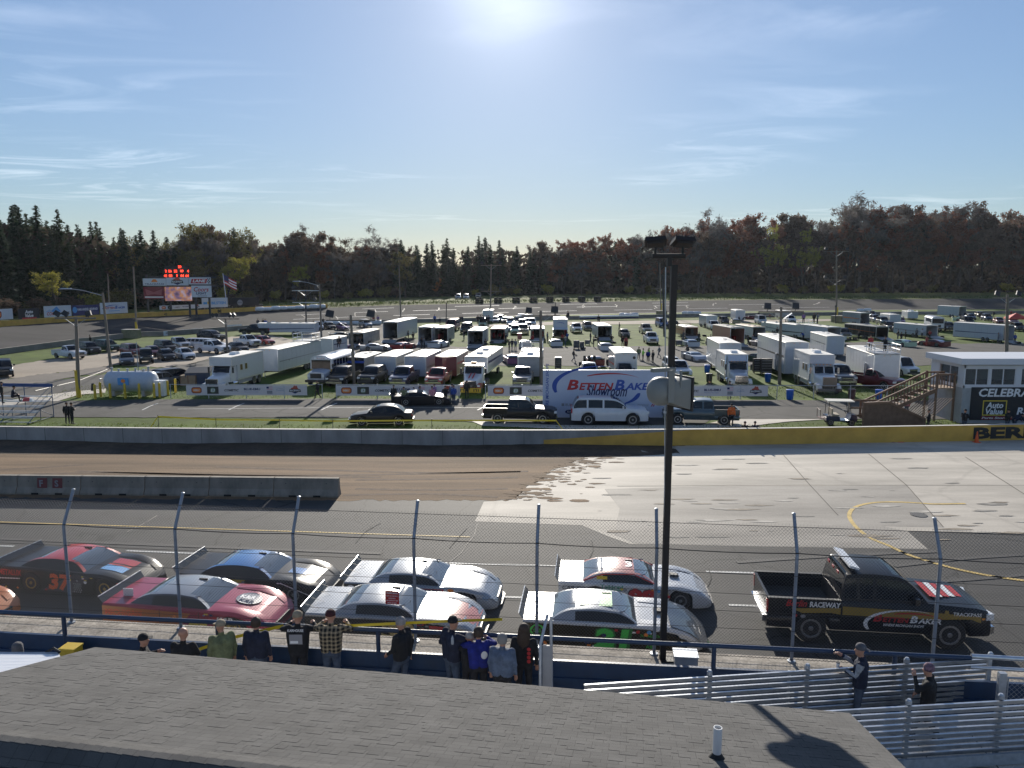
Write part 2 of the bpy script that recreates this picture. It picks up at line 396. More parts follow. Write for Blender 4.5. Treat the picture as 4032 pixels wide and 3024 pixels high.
for pts in ([(0,1870),(420,1862),(900,1872),(1500,1880)],[(300,1855),(760,1868),(1300,1872),(2050,1858)],[(850,1838),(1150,1848),(1700,1862),(2080,1856)],[(1400,1890),(1800,1886),(2040,1880)],[(0,1850),(160,1842),(330,1830)],[(1400,1925),(1700,1930),(2000,1925)],[(1350,1950),(1700,1945),(1960,1958)]):
    stripe(smooth(pts),.3,dr,'dark tyre rut pressed into the dirt','tyre_rut',2)
# soil carried over the edge of the apron
b=MB();rs=random.Random(12);EDG=[(2014,1969),(2078,1914),(2187,1850),(2315,1795),(2443,1768),(2670,1741)]
for k in range(260):
    i=rs.randrange(5);f=rs.random();px=EDG[i][0]+(EDG[i+1][0]-EDG[i][0])*f;py=EDG[i][1]+(EDG[i+1][1]-EDG[i][1])*f;g_=G((px,py));o=Vector((g_.x+abs(rs.gauss(0,1))*1.1-.3,g_.y-abs(rs.gauss(0,1))*.35+.1,.0125+k*1e-5));s_=rs.uniform(.04,.32)*(1.2 if k < 120 else .6);n=rs.randint(6,9)
    b.face([(o.x+math.cos(6.283*j/n)*s_*rs.uniform(.6,1.9),o.y+math.sin(6.283*j/n)*s_*rs.uniform(.3,.8),o.z) for j in range(n)],DIRT)
tag(b.build('dirt_spill'),'patches of brown soil spilled over the edge of the concrete apron','dirt',kind='structure')
b=MB();st_=[mat('stain_%s' % n_,c,.9,var=.4,scale=1.5) for n_,c in (('grey',(.21,.195,.17)),('brown',(.25,.21,.16)),('pale',(.40,.37,.32)))]
for k in range(70):
    o=G((rs.uniform(2300,4100),rs.uniform(1800,2130)));s_=rs.uniform(.08,.5);n=rs.randint(8,12)
    b.face([(o.x+math.cos(6.283*j/n)*s_*rs.uniform(.7,2.2),o.y+math.sin(6.283*j/n)*s_*rs.uniform(.15,.4),.0165+k*1e-5) for j in range(n)],rs.choice(st_))
tag(b.build('apron_stain'),'faint stains and scuffs on the concrete apron','stain',kind='structure')
# infield
sheet('pit_road',[(-900,1640),(1350,1645),(1900,1662),(2200,1676),(2760,1676),(2800,1650),(3240,1650),(4032,1650),(5200,1650),(5200,1579),(4032,1577),(3050,1575),(2000,1571),(1290,1569),(703,1572),(400,1575),(141,1580),(-900,1600)],A_ROAD,'grey asphalt pit road between the banner fence and the infield wall',0)
sheet('pit_slab',[(1850,1655),(2200,1674),(2760,1674),(2860,1650),(3260,1650),(3100,1660),(2960,1676),(2760,1690),(2200,1688),(1900,1676)],PAD,'pale concrete strip beside the pit road',1)
sheet('side_road',[q('c',-300,1110),q('c',0,1030),q('c',700,930),q('c',1600,810),q('c',2212,740),q('d',500,730),q('d',950,640),q('d',1500,520),q('d',1750,470),q('d',1800,600),q('d',1000,760),q('c',2212,900),q('c',1500,1030),q('c',1100,1070),q('c',520,1140),q('c',0,1200),q('c',-300,1260)],A_ROAD,'grey asphalt side road left of the fuel tank',1)
sheet('concrete_walk',[q('c',0,1300),q('c',500,1215),q('c',840,1212),q('c',1150,1120),q('c',1530,1090),q('c',1540,1030),q('c',1100,1070),q('c',520,1140),q('c',-200,1250)],PAD,'pale concrete walk beside the pole with the yellow foot',2)
sheet('gravel_lot',[q('c',-300,760),q('c',250,680),q('c',740,610),q('c',1200,560),q('c',1750,470),q('b',300,1310),q('b',800,1260),q('b',1300,1190),q('b',1800,1165),q('b',2100,1240),q('d',1560,560),q('d',950,640),q('d',500,730),q('c',1650,690),q('c',1100,770),q('c',500,840),q('c',0,910),q('c',-300,950)],GRAVEL,'tan gravel car park in the infield',1)
sheet('gravel_verge',[q('c',-300,950),q('c',0,910),q('c',500,840),q('c',1100,770),q('c',1640,690),q('c',1640,790),q('c',1100,850),q('c',700,930),q('c',0,1025),q('c',-300,1070)],GRAVD,'darker loose gravel verge below the car park',2)
sheet('paddock_lane',[(1150,1398),(1215,1285),(1500,1274),(1600,1330),(1800,1366),(2150,1366),(2720,1363),(3100,1352),(3500,1345),(3700,1352),(4032,1352),(5000,1352),(5000,1420),(4032,1418),(3600,1440),(3200,1440),(2700,1442),(2300,1440),(2000,1440),(1700,1425),(1300,1412)],A_ROAD,'grey asphalt lane between the two rows of trailers',2)
sheet('back_lane',[(1700,1283),(2000,1275),(2150,1268),(2600,1262),(3100,1258),(3300,1256),(3300,1263),(3100,1268),(2600,1275),(2150,1280),(1700,1295)],GRAVEL,'pale lane along the far infield wall',2)
for k,px in enumerate((560,900,1265,1450,1880,2270)):
    stripe([(px,1612+3),(px+30,1600),(px+62,1588)],.12,PAINTW,'short white stall line on the pit road',layer=3)
stripe([(700,1611),(1500,1604),(2300,1606)],.10,PAINTW,'long thin white line along the pit road',layer=3)
stripe([(2420,1372),(2418,1362)],.2,PAINTW,'short white line on the paddock lane',layer=4)
# banked far track, a curved ribbon that climbs outward
INNER=smooth([(-60,40),(-66,60),(-69.5,82),(-69,103),(-66,125),(-61,141),(-53,157),(-40,170.5),(-22,182),(9,199.5),(41,212),(80,224),(155,236),(240,246)],6)
BW,BH=19.0,2.45
def bank_n(i):
    a=Vector((*INNER[max(i-1,0)],0));b=Vector((*INNER[min(i+1,len(INNER)-1)],0));d=(b-a).normalized()
    return Vector((-d.y,d.x,0))
def bank(u,t,dz=0.0):
    """u: position along the curve in control steps, t: 0 inner edge .. 1 outer edge"""
    u=max(0,min(len(INNER)-1.001,u));i=int(u);f=u-i
    p=Vector((*INNER[i],0)).lerp(Vector((*INNER[i+1],0)),f);n=bank_n(i).lerp(bank_n(i+1),f)
    p=p+n*BW*t;p.z=max(0,t)*(BH-.75*max(0,min(1,(48-u)/12)))+.012+dz
    return p
NB=len(INNER)-1
b=MB()
for i in range(NB):
    for k in range(4):b.face([bank(i,k/4),bank(i+1,k/4),bank(i+1,(k+1)/4),bank(i,(k+1)/4)][::-1],A_FAR)
tag(b.build('far_track',smooth=60),'banked grey asphalt of the turn and the back stretch','race track',kind='structure').data.flip_normals()
b=MB()
for i in range(NB):
    f=lambda u,w:bank(u,1)+bank_n(min(int(u),NB))*w
    b.face([f(i,0),f(i,420),f(i+1,420),f(i+1,0)],GRASSF)
o=tag(b.build('terrain'),'grassy ground beyond the banked track under the trees','terrain',kind='structure')
for p in o.data.polygons:pass
for u0,u1,t in [(40,42.2,.25),(43,45.4,.25),(47,49,.25),(50.5,52.6,.25),(54,56,.25),(58,60,.25),(62,64,.25),(66,67.5,.25),(41,43.4,.55),(45,47.2,.55),(48.6,50.7,.55),(52.6,54.6,.55),(56.5,58.6,.55),(60.6,62.6,.55),(64.5,66.5,.55),(46,48,.8),(51,53,.8),(56,58,.8),(61,63,.8)]:
    b=MB();n=5
    for k in range(n):
        a,c=u0+(u1-u0)*k/n,u0+(u1-u0)*(k+1)/n
        b.face([bank(a,t,.02),bank(c,t,.02),bank(c,t+.014,.02),bank(a,t+.014,.02)],PAINTW)
    tag(b.build('lane_marking'),'white lane dash on the distant banked track','road marking',kind='structure')
rc=random.Random(4)
for k in range(16):
    u=41+k*1.75;b=MB();t=rc.choice((.1,.3,.5,.7));
    for j in range(4):
        a=u+j*.1+rc.uniform(-.07,.07)
        b.face([bank(a,t+j*.06,.018),bank(a+.06,t+j*.06,.018),bank(a+.14,t+j*.06+.06,.018),bank(a+.08,t+j*.06+.06,.018)],PADG)
    tag(b.build('sealed_crack'),'pale jagged sealed crack on the distant banked track','road marking',kind='structure')
b=MB()
for i in range(NB):b.face([bank(i,-.05,-.004),bank(i,.0,-.002),bank(i+1,.0,-.002),bank(i+1,-.05,-.004)],PADG)
tag(b.build('track_edge'),'pale concrete strip along the inner edge of the far track','track edge',kind='structure')
# ---------------------------------------------------------------- outer yellow wall of the turn
YWALL=mat('yellow_wall_paint',(.56,.33,.06),.7,var=.18,scale=.8,bump=.1)
def wallrun(b,P,h,t,m,mtop=None):
    for i in range(len(P)-1):
        a,c=P[i],P[i+1];d=(c-a).normalized();n=Vector((-d.y,d.x,0))*t
        z=Vector((0,0,h))
        b.add([a,c,c+n,a+n,a+z,c+z,c+n+z,a+n+z],[(0,1,5,4),(2,3,7,6),(1,2,6,5),(3,0,4,7)],m)
        b.add([a+z,c+z,c+n+z,a+n+z],[(0,1,2,3)],mtop or m)
w=MB();wallrun(w,[bank(u,1.0) for u in range(12,45)],.95,.3,YWALL)
ow=tag(w.build('outer_wall'),'low yellow wall around the outside of the far turn','wall')
def on_wall(px,u_lo=14,u_hi=46):
    """curve position where the outer wall stands in the direction of a photo column"""
    best=None
    for k in range(int((u_hi-u_lo)*10)):
        u=u_lo+k/10;p=bank(u,1.0);d=p.y*_c+(CAM_H-p.z)*_s
        e=abs(2016+FPX*p.x/d-px)
        if best is None or e < best[0]:best=(e,u)
    return best[1]
def wall_frame(px,out=0.0):
    u=on_wall(px);p=bank(u,1.0);n=bank_n(int(u));d=Vector((n.y,-n.x,0));d=-d if d.x < 0 else d
    return p+n*out,math.atan2(d.y,d.x),u
for s,px,m,h in [('42',648,I_BLK,.55),('1',775,I_RED,.55),('BERLIN',860,I_BLK,.72)]:
    p,rz,u=wall_frame(px,-.02)
    b=MB();b.text(s,0,.1,m,h=h,bold=.02 if s != 'BERLIN' else .05)
    o=b.build('wall_lettering',loc=p,rz=rz);adopt(o,ow)
# ---------------------------------------------------------------- infield wall (grey, then yellow)
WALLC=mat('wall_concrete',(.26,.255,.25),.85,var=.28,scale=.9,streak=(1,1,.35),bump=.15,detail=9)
WTOP=mat('wall_top',(.50,.47,.42),.8,var=.1,scale=2)  # paler than the wall faces: the sunlit strip is put into the colour
IW=[(-42,46.9),(-31.4,46.3),(-14,45.5),(1.6,45.2),(10.6,45.5),(20,46.1),(32.2,47.1),(46,48.4)]
IWS=[Vector((x,y,0)) for x,y in smooth(IW,5)]
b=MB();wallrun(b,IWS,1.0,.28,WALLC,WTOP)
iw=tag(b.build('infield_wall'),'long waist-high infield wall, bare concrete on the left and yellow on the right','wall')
def iw_y(x):
    for a,c in zip(IWS,IWS[1:]):
        if a.x <= x <= c.x:return a.y+(c.y-a.y)*(x-a.x)/(c.x-a.x)
    return IWS[-1].y
xs=[1.9+k*.6 for k in range(73)]
b=MB()
for x0,x1 in zip(xs,xs[1:]):
    top=lambda x:min(.985,.42+.56*max(0,x-1.9)/9.0)
    b.face([(x0,iw_y(x0)-.003,.0),(x1,iw_y(x1)-.003,.0),(x1,iw_y(x1)-.003,top(x1)),(x0,iw_y(x0)-.003,top(x0))],YWALL)
b.build('yellow_paint_band',iw)
b=MB()
for x in [-31+2.44*k for k in range(14)]:b.box((x,iw_y(x)-.004,.5),(.02,.008,.98),mat('joint',(.06,.055,.05),.9))
b.build('wall_joints',iw)
p=Vector((28.6,iw_y(28.6)-.012,0));d=Vector((1,(iw_y(34)-iw_y(28.6))/5.4,0))
b=MB();b.text('BERLIN',0,.12,I_BLK,h=.74,w=6.2,bold=.05)
b.build('wall_lettering',iw,loc=p,rz=math.atan2(d.y,d.x))
# heap of soil along the foot of the wall, its shadow put into the colour
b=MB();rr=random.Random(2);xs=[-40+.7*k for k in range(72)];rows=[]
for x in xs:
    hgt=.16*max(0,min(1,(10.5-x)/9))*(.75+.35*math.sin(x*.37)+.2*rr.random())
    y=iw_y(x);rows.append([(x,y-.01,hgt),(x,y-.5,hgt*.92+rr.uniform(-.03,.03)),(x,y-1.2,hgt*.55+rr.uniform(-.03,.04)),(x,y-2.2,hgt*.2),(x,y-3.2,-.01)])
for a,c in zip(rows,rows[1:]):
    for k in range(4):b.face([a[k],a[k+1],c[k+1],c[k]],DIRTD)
tag(b.build('soil_bank',smooth=60),'long heap of soil against the foot of the concrete wall, coloured dark for the wall shadow','soil',kind='structure')
# ---------------------------------------------------------------- concrete barrier blocks
BARC=mat('barrier_concrete',(.22,.195,.16),.88,var=.30,scale=2.2,streak=(1,1,.4),bump=.25,detail=9)
def barrier_block():
    b=MB();L=3.02
    prof=[(-.30,0),(-.30,.08),(-.17,.34),(-.10,.86),(.10,.86),(.17,.34),(.30,.08),(.30,0)]
    n=len(prof)
    V=[(-L/2,y,z) for y,z in prof]+[(L/2,y,z) for y,z in prof]
    b.add(V,[(i,n+i,n+(i+1) % n,(i+1) % n) for i in range(n)]+[tuple(range(n)),tuple(range(2*n-1,n-1,-1))],BARC)
    o=b.build('barrier_block')
    for x in (-.62,.52):h=MB();h.box((x,-.302,.045),(.34,.012,.09),mat('slot_dark',(.01,.01,.01),.9));h.build('lifting_slot',o)
    for x in (-.95,.95):
        h=MB();h.lathe([(.02,-.172),(.02,-.16)],mat('slot_dark',(.01,.01,.01),.9),8,(x,0,.62),'y');h.build('bolt_hole',o)
    return o
BLK=['first, cut by the left edge of the picture','with two dark red square marks','just right of the one with red marks','fourth from the left end of the row','second from the right end of the row','at the right end of the row, its end face bare']
x0,y0=-8.03,34.47;proto=None
for k in range(6):
    i=5-k;o=barrier_block() if proto is None else copy_tree(proto);proto=proto or o
    cx=x0-1.525-3.05*k;o.location=(cx,y0+.35-(cx-x0)*.035+random.uniform(-.02,.02),0);o.rotation_euler=(0,0,R(-2+random.uniform(-.4,.4)))
    tag(o,'weathered concrete barrier block ' +BLK[i],'barrier','concrete barrier blocks along the dirt')
    if i == 1:
        dk=ink('faded_red',(.16,.035,.035))
        for x,c_ in ((-.55,'F'),(.18,'S')):
            g=MB();g.face([(x,-.2,.3),(x+.48,-.2,.3),(x+.48,-.14,.76),(x,-.14,.76)],dk);g.text(c_,x+.12,.36,I_GRY,h=.32,y=-.195,bold=.03);g.build('stencil_mark',o)
# far low infield wall, dark, with banner panels and white tyre bundles
FW=[G(p) for p in [(-200,1402),(0,1398),(330,1352),(505,1330),(560,1325),(655,1322),(985,1297),(1270,1279),(1480,1274),(1650,1270),(2150,1260),(2700,1249),(3200,1242),(3700,1238),(4100,1235)]]
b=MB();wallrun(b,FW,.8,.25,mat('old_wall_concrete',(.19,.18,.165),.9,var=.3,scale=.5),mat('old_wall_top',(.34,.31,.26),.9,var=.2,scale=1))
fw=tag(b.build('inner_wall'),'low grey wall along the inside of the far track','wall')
# ================================================================ stands side: ledge, fence, railings, roof
BLUE=mat('navy_steel_paint',(.012,.035,.085),.45,var=.25,scale=2.5,coat=.2)
FA=math.atan(-.114);fx0,fy0=-12.04,19.92
def FP(s,off=0.0,z=0.0):
    """point along the fence line: s metres to the right of the leftmost post in view, off metres towards the track"""
    return Vector((fx0+s*math.cos(FA)-off*math.sin(FA),fy0+s*math.sin(FA)+off*math.cos(FA),z))
LEDGE=gmat('ledge_concrete',(.33,.295,.25),.35,1.3,.9,bump=.6,fine=12,crack=.3,crack_scale=1.2)
b=MB();P=[FP(-16,.2),FP(40,.2),FP(40,-1.5),FP(-16,-1.5)]
Z=Vector((0,0,.8))
b.add([p-Z for p in P]+[p+Z for p in P],[(4,5,6,7)[::-1],(0,1,5,4),(1,2,6,5),(2,3,7,6),(3,0,4,7)],LEDGE)
tag(b.build('trackside_wall'),'thick crumbling concrete wall under the chain link fence beside the race cars','wall')
# chain link catch fence
cf=empty('chain_link_fence',FP(0,0,.8),0,'tall chain link catch fence with bent grey posts between the track and the spectators','fence')
def local(v,e=None):return Vector(v)-FP(0,0,.8)
FN=Vector((-math.sin(FA),math.cos(FA),0));ZB,ZT=2.75,3.42
def fpt(s,v):
    o=Vector((math.cos(FA)*s,math.sin(FA)*s,0))
    if v <= ZB:return o+Vector((0,0,v))
    k=(v-ZB);return o+FN*k*.5+Vector((0,0,ZB+k*.86))
POSTS=[-3.15,0,3.16,6.4,9.6,12.75,15.7,19.03,22.3,25.6]
PCOL=mat('fence_post_grey',(.22,.25,.30),.5,.3,var=.15,scale=5)
for s in POSTS:
    b=MB();a=[fpt(s,0),fpt(s,1.2),fpt(s,2.5),fpt(s,ZB-.02),fpt(s,ZB+.14),fpt(s,ZB+.98)]
    b.tube(a,.042,PCOL,10)
    o=b.build('post',cf,50)
    c=MB();c.lathe([(.046,-.01),(.046,.02),(.02,.035)],GALV,10,tuple(a[-1]));c.build('post_cap',o,40);c=MB();c.lathe([(.10,0),(.10,.025),(.06,.03)],GALV,10,tuple(a[0]));c.build('base_plate',o,40)
WIRE=mat('fence_wire',(.10,.105,.11),.55,.3)
b=MB();S0,S1,W=-4.4,26.5,.0031;pit=.085;n=int((S1-S0)/pit)
def strand(sa,va,sb,vb):
    pts=[]
    lo,hi=va,vb
    cuts=[va,vb] if (va-ZB)*(vb-ZB) >= 0 else [va,ZB,vb]
    P=[fpt(sa+(sb-sa)*((v-va)/(vb-va)),v) for v in cuts]
    for a,c in zip(P,P[1:]):
        d=(c-a).normalized();u=d.cross(FN).normalized()*W;w_=FN*W
        V=[a+u,a-u*.5+w_,a-u*.5-w_,c+u,c-u*.5+w_,c-u*.5-w_]
        b.add(V,[(0,1,4,3),(1,2,5,4),(2,0,3,5)],WIRE)
for k in range(-int(ZT/pit)-1,n+int(ZT/pit)+1):
    for sg in (1,-1):
        sa=S0+k*pit
        va,vb,sb=0.03,ZT,S0+k*pit+sg*(ZT-.03)
        # clip to the panel length
        A,Bv=sa,sb
        t0,t1=0.0,1.0
        if sb > sa:t0=max(t0,(S0-sa)/(sb-sa));t1=min(t1,(S1-sa)/(sb-sa))
        else:t0=max(t0,(S1-sa)/(sb-sa));t1=min(t1,(S0-sa)/(sb-sa))
        if t1-t0 > .01:strand(sa+(sb-sa)*t0,va+(vb-va)*t0,sa+(sb-sa)*t1,va+(vb-va)*t1)
b.build('wire_mesh',cf)
CAB=mat('black_cable',(.015,.015,.016),.6)
for v,r in ((ZB+.03,.013),(ZT,.007),(2.2,.006),(1.7,.006),(1.25,.006),(.8,.006),(.4,.006),(.08,.006)):
    b=MB();pts=[]
    for s_a,s_b in zip([-5]+POSTS,POSTS+[27]):
        for k in range(4):
            f=k/4;sag=-.035*4*f*(1-f)*(r > .01);pts.append(fpt(s_a+(s_b-s_a)*f,v+sag)+FN*-.05)
    b.tube(pts,r,CAB,5);b.build('cable',cf)
b=MB()
for k in range(int((S1-S0)/pit)):
    a=fpt(S0+k*pit,ZT);c=fpt(S0+k*pit+.02,ZT+.06);b.tube([a,c],.002,WIRE,3)
b.build('barbed_selvage',cf)
# red warning plate wired to the fence
p=FP(9.02,-.06,1.98)
b=MB();b.box((0,0,0),(.36,.012,.36),RED);wp=b.build('warning_sign',loc=p,rz=FA)
tag(wp,'small red plate with white warning text wired to the chain link fence','sign')
b=MB();b.text('WARNING',0,.12,I_WHT,w=.30,y=-.007,bold=.02,center=True)
for k,s in enumerate(('LOST OF CONTROL','IN RACING','NO EXPLICIT USE','PARK AT RISK')):b.text(s,0,.045-.062*k,I_WHT,w=(.30,.18,.30,.24)[k],h=.032,y=-.007,bold=.02,center=True)
b.build('lettering',wp)
# light box on the ledge beside the brown pole
b=MB();b.box((0,0,.14),(.55,.42,.28),GREYP);b.box((0,0,.29),(.59,.46,.03),GALV)
tag(b.build('junction_box',loc=FP(16.42,-.45,.8),rz=FA),'small pale grey metal box on the ledge right of the brown pole','box')
# spectator walkway, kick wall and blue railing
RA=math.atan(-.102)
def RP(s,off=0.0,z=0.0):return Vector((-12+s*math.cos(RA)-off*math.sin(RA),17.11+s*math.sin(RA)+off*math.cos(RA),z))
def on_rail(px,py,off=0.0):
    """point where the photo ray meets the upright plane of the railing"""
    d=_ray(px,py);o=RP(0,off);n=Vector((-math.sin(RA),math.cos(RA),0));c0=Vector((0,0,CAM_H));t=(o-c0).dot(n)/d.dot(n)
    return c0+d*t
FLOOR=1.05
PLAZA=gmat('plaza_concrete',(.55,.51,.45),.15,.8,.85,bump=.1)
b=MB();b.add([RP(-25,.25,FLOOR),RP(60,.25,FLOOR),RP(60,-30,FLOOR),RP(-25,-30,FLOOR)],[(3,2,1,0)],PLAZA)
tag(b.build('walkway'),'pale concrete spectator walkway below the stands','walkway',kind='structure')
b=MB()
for k in range(40):b.box((0,0,0),(.001,.001,.001),LEDGE) if 0 else None
for i in range(-2,14):
    p0,p1=RP(13+i*1.2,-.6,FLOOR+.004),RP(13+i*1.2,-5.0,FLOOR+.004);d=Vector((.012,0,0))
    b.face([p0-d,p1-d,p1+d,p0+d][::-1],mat('joint',(.06,.055,.05),.9))
for j in range(5):
    p0,p1=RP(10,-.8-j*.9,FLOOR+.0045),RP(30,-.8-j*.9,FLOOR+.0045);d=Vector((0,.012,0))
    b.face([p0-d,p1-d,p1+d,p0+d],mat('joint',(.06,.055,.05),.9))
tag(b.build('slab_joint'),'thin joints between the slabs of the spectator walkway','joint',kind='structure')
b=MB();P=[RP(-16,.0),RP(27.5,.0),RP(27.5,.08),RP(-16,.08)]
def slab(b,P,z0,z1,m):b.add([Vector((p.x,p.y,z0)) for p in P]+[Vector((p.x,p.y,z1)) for p in P],[(4,5,6,7),(0,1,5,4),(1,2,6,5),(2,3,7,6),(3,0,4,7)],m)
slab(b,P,FLOOR-.6,1.86,BLUE)
P=[RP(-16,-.05),RP(27.5,-.05),RP(27.5,.0),RP(-16,.0)];slab(b,P,1.42,1.49,BLUE)
tag(b.build('kick_wall'),'low navy blue steel wall at the foot of the spectator railing','wall')
rl=empty('railing',RP(0),RA,'navy blue pipe railing in front of the spectators along the walkway','railing')
b=MB();b.tube([(-16,.04,2.36),(21.6,.04,2.36)],.05,BLUE,12);b.build('top_rail',rl,50)
for s in [-2.2,1.55,5.3,9.05,12.7,16.4,20.1]:
    b=MB();b.tube([(s,.04,FLOOR),(s,.04,2.36)],.05,BLUE,10);b.build('railing_post',rl,50)
b=MB();b.tube([(21.6,.04,2.40),(28,.04,2.34)],.05,ALU,12);b.tube([(21.6,.04,2.16),(28,.04,2.1)],.04,ALU,12);b.build('silver_rail',rl,50)
# galvanised gate post pair beside the woman
pg=on_rail(2150,2640,-.75);g=empty('gate_post',(pg.x,pg.y,FLOOR),RA,'leaning galvanised gate frame standing between the railing and the roof edge','gate')
b=MB();b.tube([(-.12,0,0),(-.12,0,1.55),(.0,.45,2.0)],.035,GALV,8);b.build('front_pipe',g,50)
b=MB();b.tube([(.12,0.05,0),(.08,.3,2.05)],.035,GALV,8);b.build('back_pipe',g,50)
b=MB();b.box((.02,.06,.9),(.2,.02,1.2),GREYP);b.build('sheet_infill',g)
# aluminium guard railings of the right hand walkway
RAILM=mat('dull_aluminium',(.30,.315,.335),.36,.8,var=.25,scale=3)
def guard(name,p0,p1,z0,z1,n,posts,label,r=.026,zslope=0.0):
    e=empty(name,p0,math.atan2(p1.y-p0.y,p1.x-p0.x),label,'guard rail','aluminium guard rails of the right walkway')
    L=(Vector((p1.x,p1.y,0))-Vector((p0.x,p0.y,0))).length
    for k in range(n):
        z=z0+(z1-z0)*k/(n-1);b=MB()
        cut=[0,L*.22,L*.58,L]
        b.box((L/2,0,z-p0.z),(L,.05,.062),RAILM);b.box((L/2,-.004,z-p0.z+.034),(L-.01,.042,.008),ALU)  # brighter strip on top paints in the sunlit highlight
        o=b.build('pipe',e,50)
    for s in posts:
        b=MB();b.box((s,.05,(z0+z1)/2-.1-p0.z),(.09,.05,z1-z0+.42),GALV)
        b.lathe([(.05,0),(.05,.07),(.03,.10)],GALV,10,(s,.03,z1-p0.z+.06))
        b.build('guard_post',e)
    return e
A_,B_=G((2300,2702),2.28),G((3885,2600),2.28)
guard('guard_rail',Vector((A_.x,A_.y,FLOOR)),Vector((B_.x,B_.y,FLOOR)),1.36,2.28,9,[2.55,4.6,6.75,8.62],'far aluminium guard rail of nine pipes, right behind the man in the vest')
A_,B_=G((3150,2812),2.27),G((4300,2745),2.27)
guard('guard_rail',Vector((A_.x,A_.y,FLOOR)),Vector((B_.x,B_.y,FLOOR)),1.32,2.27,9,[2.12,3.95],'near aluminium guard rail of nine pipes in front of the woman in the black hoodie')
b=MB();d=(B_-A_);L=d.length
b.box((L/2,0,.14),(L,.05,.22),GALV);b.box((L/2,-.12,-.06),(L,.05,.14),GALV)
tag(b.build('kick_board',loc=(A_.x,A_.y-.1,FLOOR),rz=math.atan2(d.y,d.x)),'grey metal kick board along the bottom of the near guard rail','board')
b=MB();b.tube([(0,0,0),(0,0,.95)],.035,GALV,10);b.lathe([(.045,.95),(.045,1.0),(.03,1.04)],GALV,10)
o=tag(b.build('bollard',loc=G((3100,2790),1.25)),'short grey steel post with a cap at the edge of the shingle roof','post');o.location.z=FLOOR
# chain link gate at the far right
e=empty('chain_link_gate',RP(21.9,-.5,FLOOR),RA,'chain link panel with a dark post at the right end of the walkway','gate')
b=MB();b.box((.05,0,.65),(.14,.1,1.3),GALV);b.build('gate_post_dark',e)
b=MB()
for k in range(-10,30):
    for sg in (1,-1):
        xa=k*.1;xb=xa+sg*1.1;t0,t1=0.,1.
        lo,hi=.12,2.2
        if xb > xa:t0=max(0,(lo-xa)/1.1);t1=min(1,(hi-xa)/1.1)
        else:t0=max(0,(xa-hi)/1.1);t1=min(1,(xa-lo)/1.1)
        if t1 > t0+.01:b.tube([(xa+(xb-xa)*t0,0,.1+1.1*t0),(xa+(xb-xa)*t1,0,.1+1.1*t1)],.0022,GALV,3,False)
b.build('gate_mesh',e)
b=MB();b.tube([(.16,-.02,.1),(.16,-.02,1.2)],.015,GALV,6);b.tube([(.1,0,1.2),(2.2,0,1.2)],.018,GALV,6);b.build('gate_frame',e)
# ---------------------------------------------------------------- shingle roof in the foreground
def shingle_mat():
    m=bpy.data.materials.new('asphalt_shingle');m.use_nodes=True;t=m.node_tree;b=t.nodes['Principled BSDF'];b.inputs['Roughness'].default_value=.92;b.inputs['Specular IOR Level'].default_value=.15
    tc=t.nodes.new('ShaderNodeTexCoord');br=t.nodes.new('ShaderNodeTexBrick');t.links.new(tc.outputs['Object'],br.inputs['Vector'])
    br.inputs['Scale'].default_value=1.0;br.inputs['Brick Width'].default_value=.21;br.inputs['Row Height'].default_value=.128
    br.inputs['Mortar Size'].default_value=.0035;br.inputs['Mortar Smooth'].default_value=.2;br.offset=.37;br.offset_frequency=3
    br.inputs['Color1'].default_value=(.092,.091,.090,1);br.inputs['Color2'].default_value=(.108,.106,.104,1);br.inputs['Mortar'].default_value=(.062,.061,.060,1)
    n=t.nodes.new('ShaderNodeTexNoise');n.inputs['Scale'].default_value=220;t.links.new(tc.outputs['Object'],n.inputs['Vector'])
    n2=t.nodes.new('ShaderNodeTexNoise');n2.inputs['Scale'].default_value=1.7;n2.inputs['Detail'].default_value=6;t.links.new(tc.outputs['Object'],n2.inputs['Vector'])
    fac=t.nodes.new('ShaderNodeMath');fac.operation='MULTIPLY'
    for nn,a,i in ((n,.75,0),(n2,.86,1)):
        r=t.nodes.new('ShaderNodeMapRange');r.inputs[1].default_value=.3;r.inputs[2].default_value=.7;r.inputs[3].default_value=a;r.inputs[4].default_value=2-a;t.links.new(nn.outputs[0],r.inputs[0]);t.links.new(r.outputs[0],fac.inputs[i])
    mm=t.nodes.new('ShaderNodeMix');mm.data_type='RGBA';mm.blend_type='MULTIPLY';mm.inputs[0].default_value=1;t.links.new(br.outputs['Color'],mm.inputs[6]);t.links.new(fac.outputs[0],mm.inputs[7]);t.links.new(mm.outputs[2],b.inputs['Base Color'])
    bp=t.nodes.new('ShaderNodeBump');bp.inputs['Strength'].default_value=.5;bp.inputs['Distance'].default_value=.012;ad=t.nodes.new('ShaderNodeMath');ad.operation='MULTIPLY_ADD';ad.inputs[1].default_value=-1.0
    t.links.new(br.outputs['Fac'],ad.inputs[0]);t.links.new(n.outputs[0],ad.inputs[2]);t.links.new(ad.outputs[0],bp.inputs['Height']);t.links.new(bp.outputs[0],b.inputs['Normal'])
    return m
SHN=shingle_mat()
EA,EB=G((374,2548),3.6),G((3345,2807),3.6)
ea=math.atan2(EB.y-EA.y,EB.x-EA.x);EL=(EB-EA).length;SLOPE=.30;RUN=4.55
bl=empty('low_building',(EA.x,EA.y,0),ea,'low building with a grey shingle roof in the foreground below the camera','building')
sl_ang=math.atan(SLOPE);SL=RUN/math.cos(sl_ang)
b=MB();b.box((EL/2,-SL/2,-.03),(EL,SL,.06),SHN)
rf=b.build('roof',bl,loc=(0,0,3.6));rf.rotation_euler=(-sl_ang,0,0)
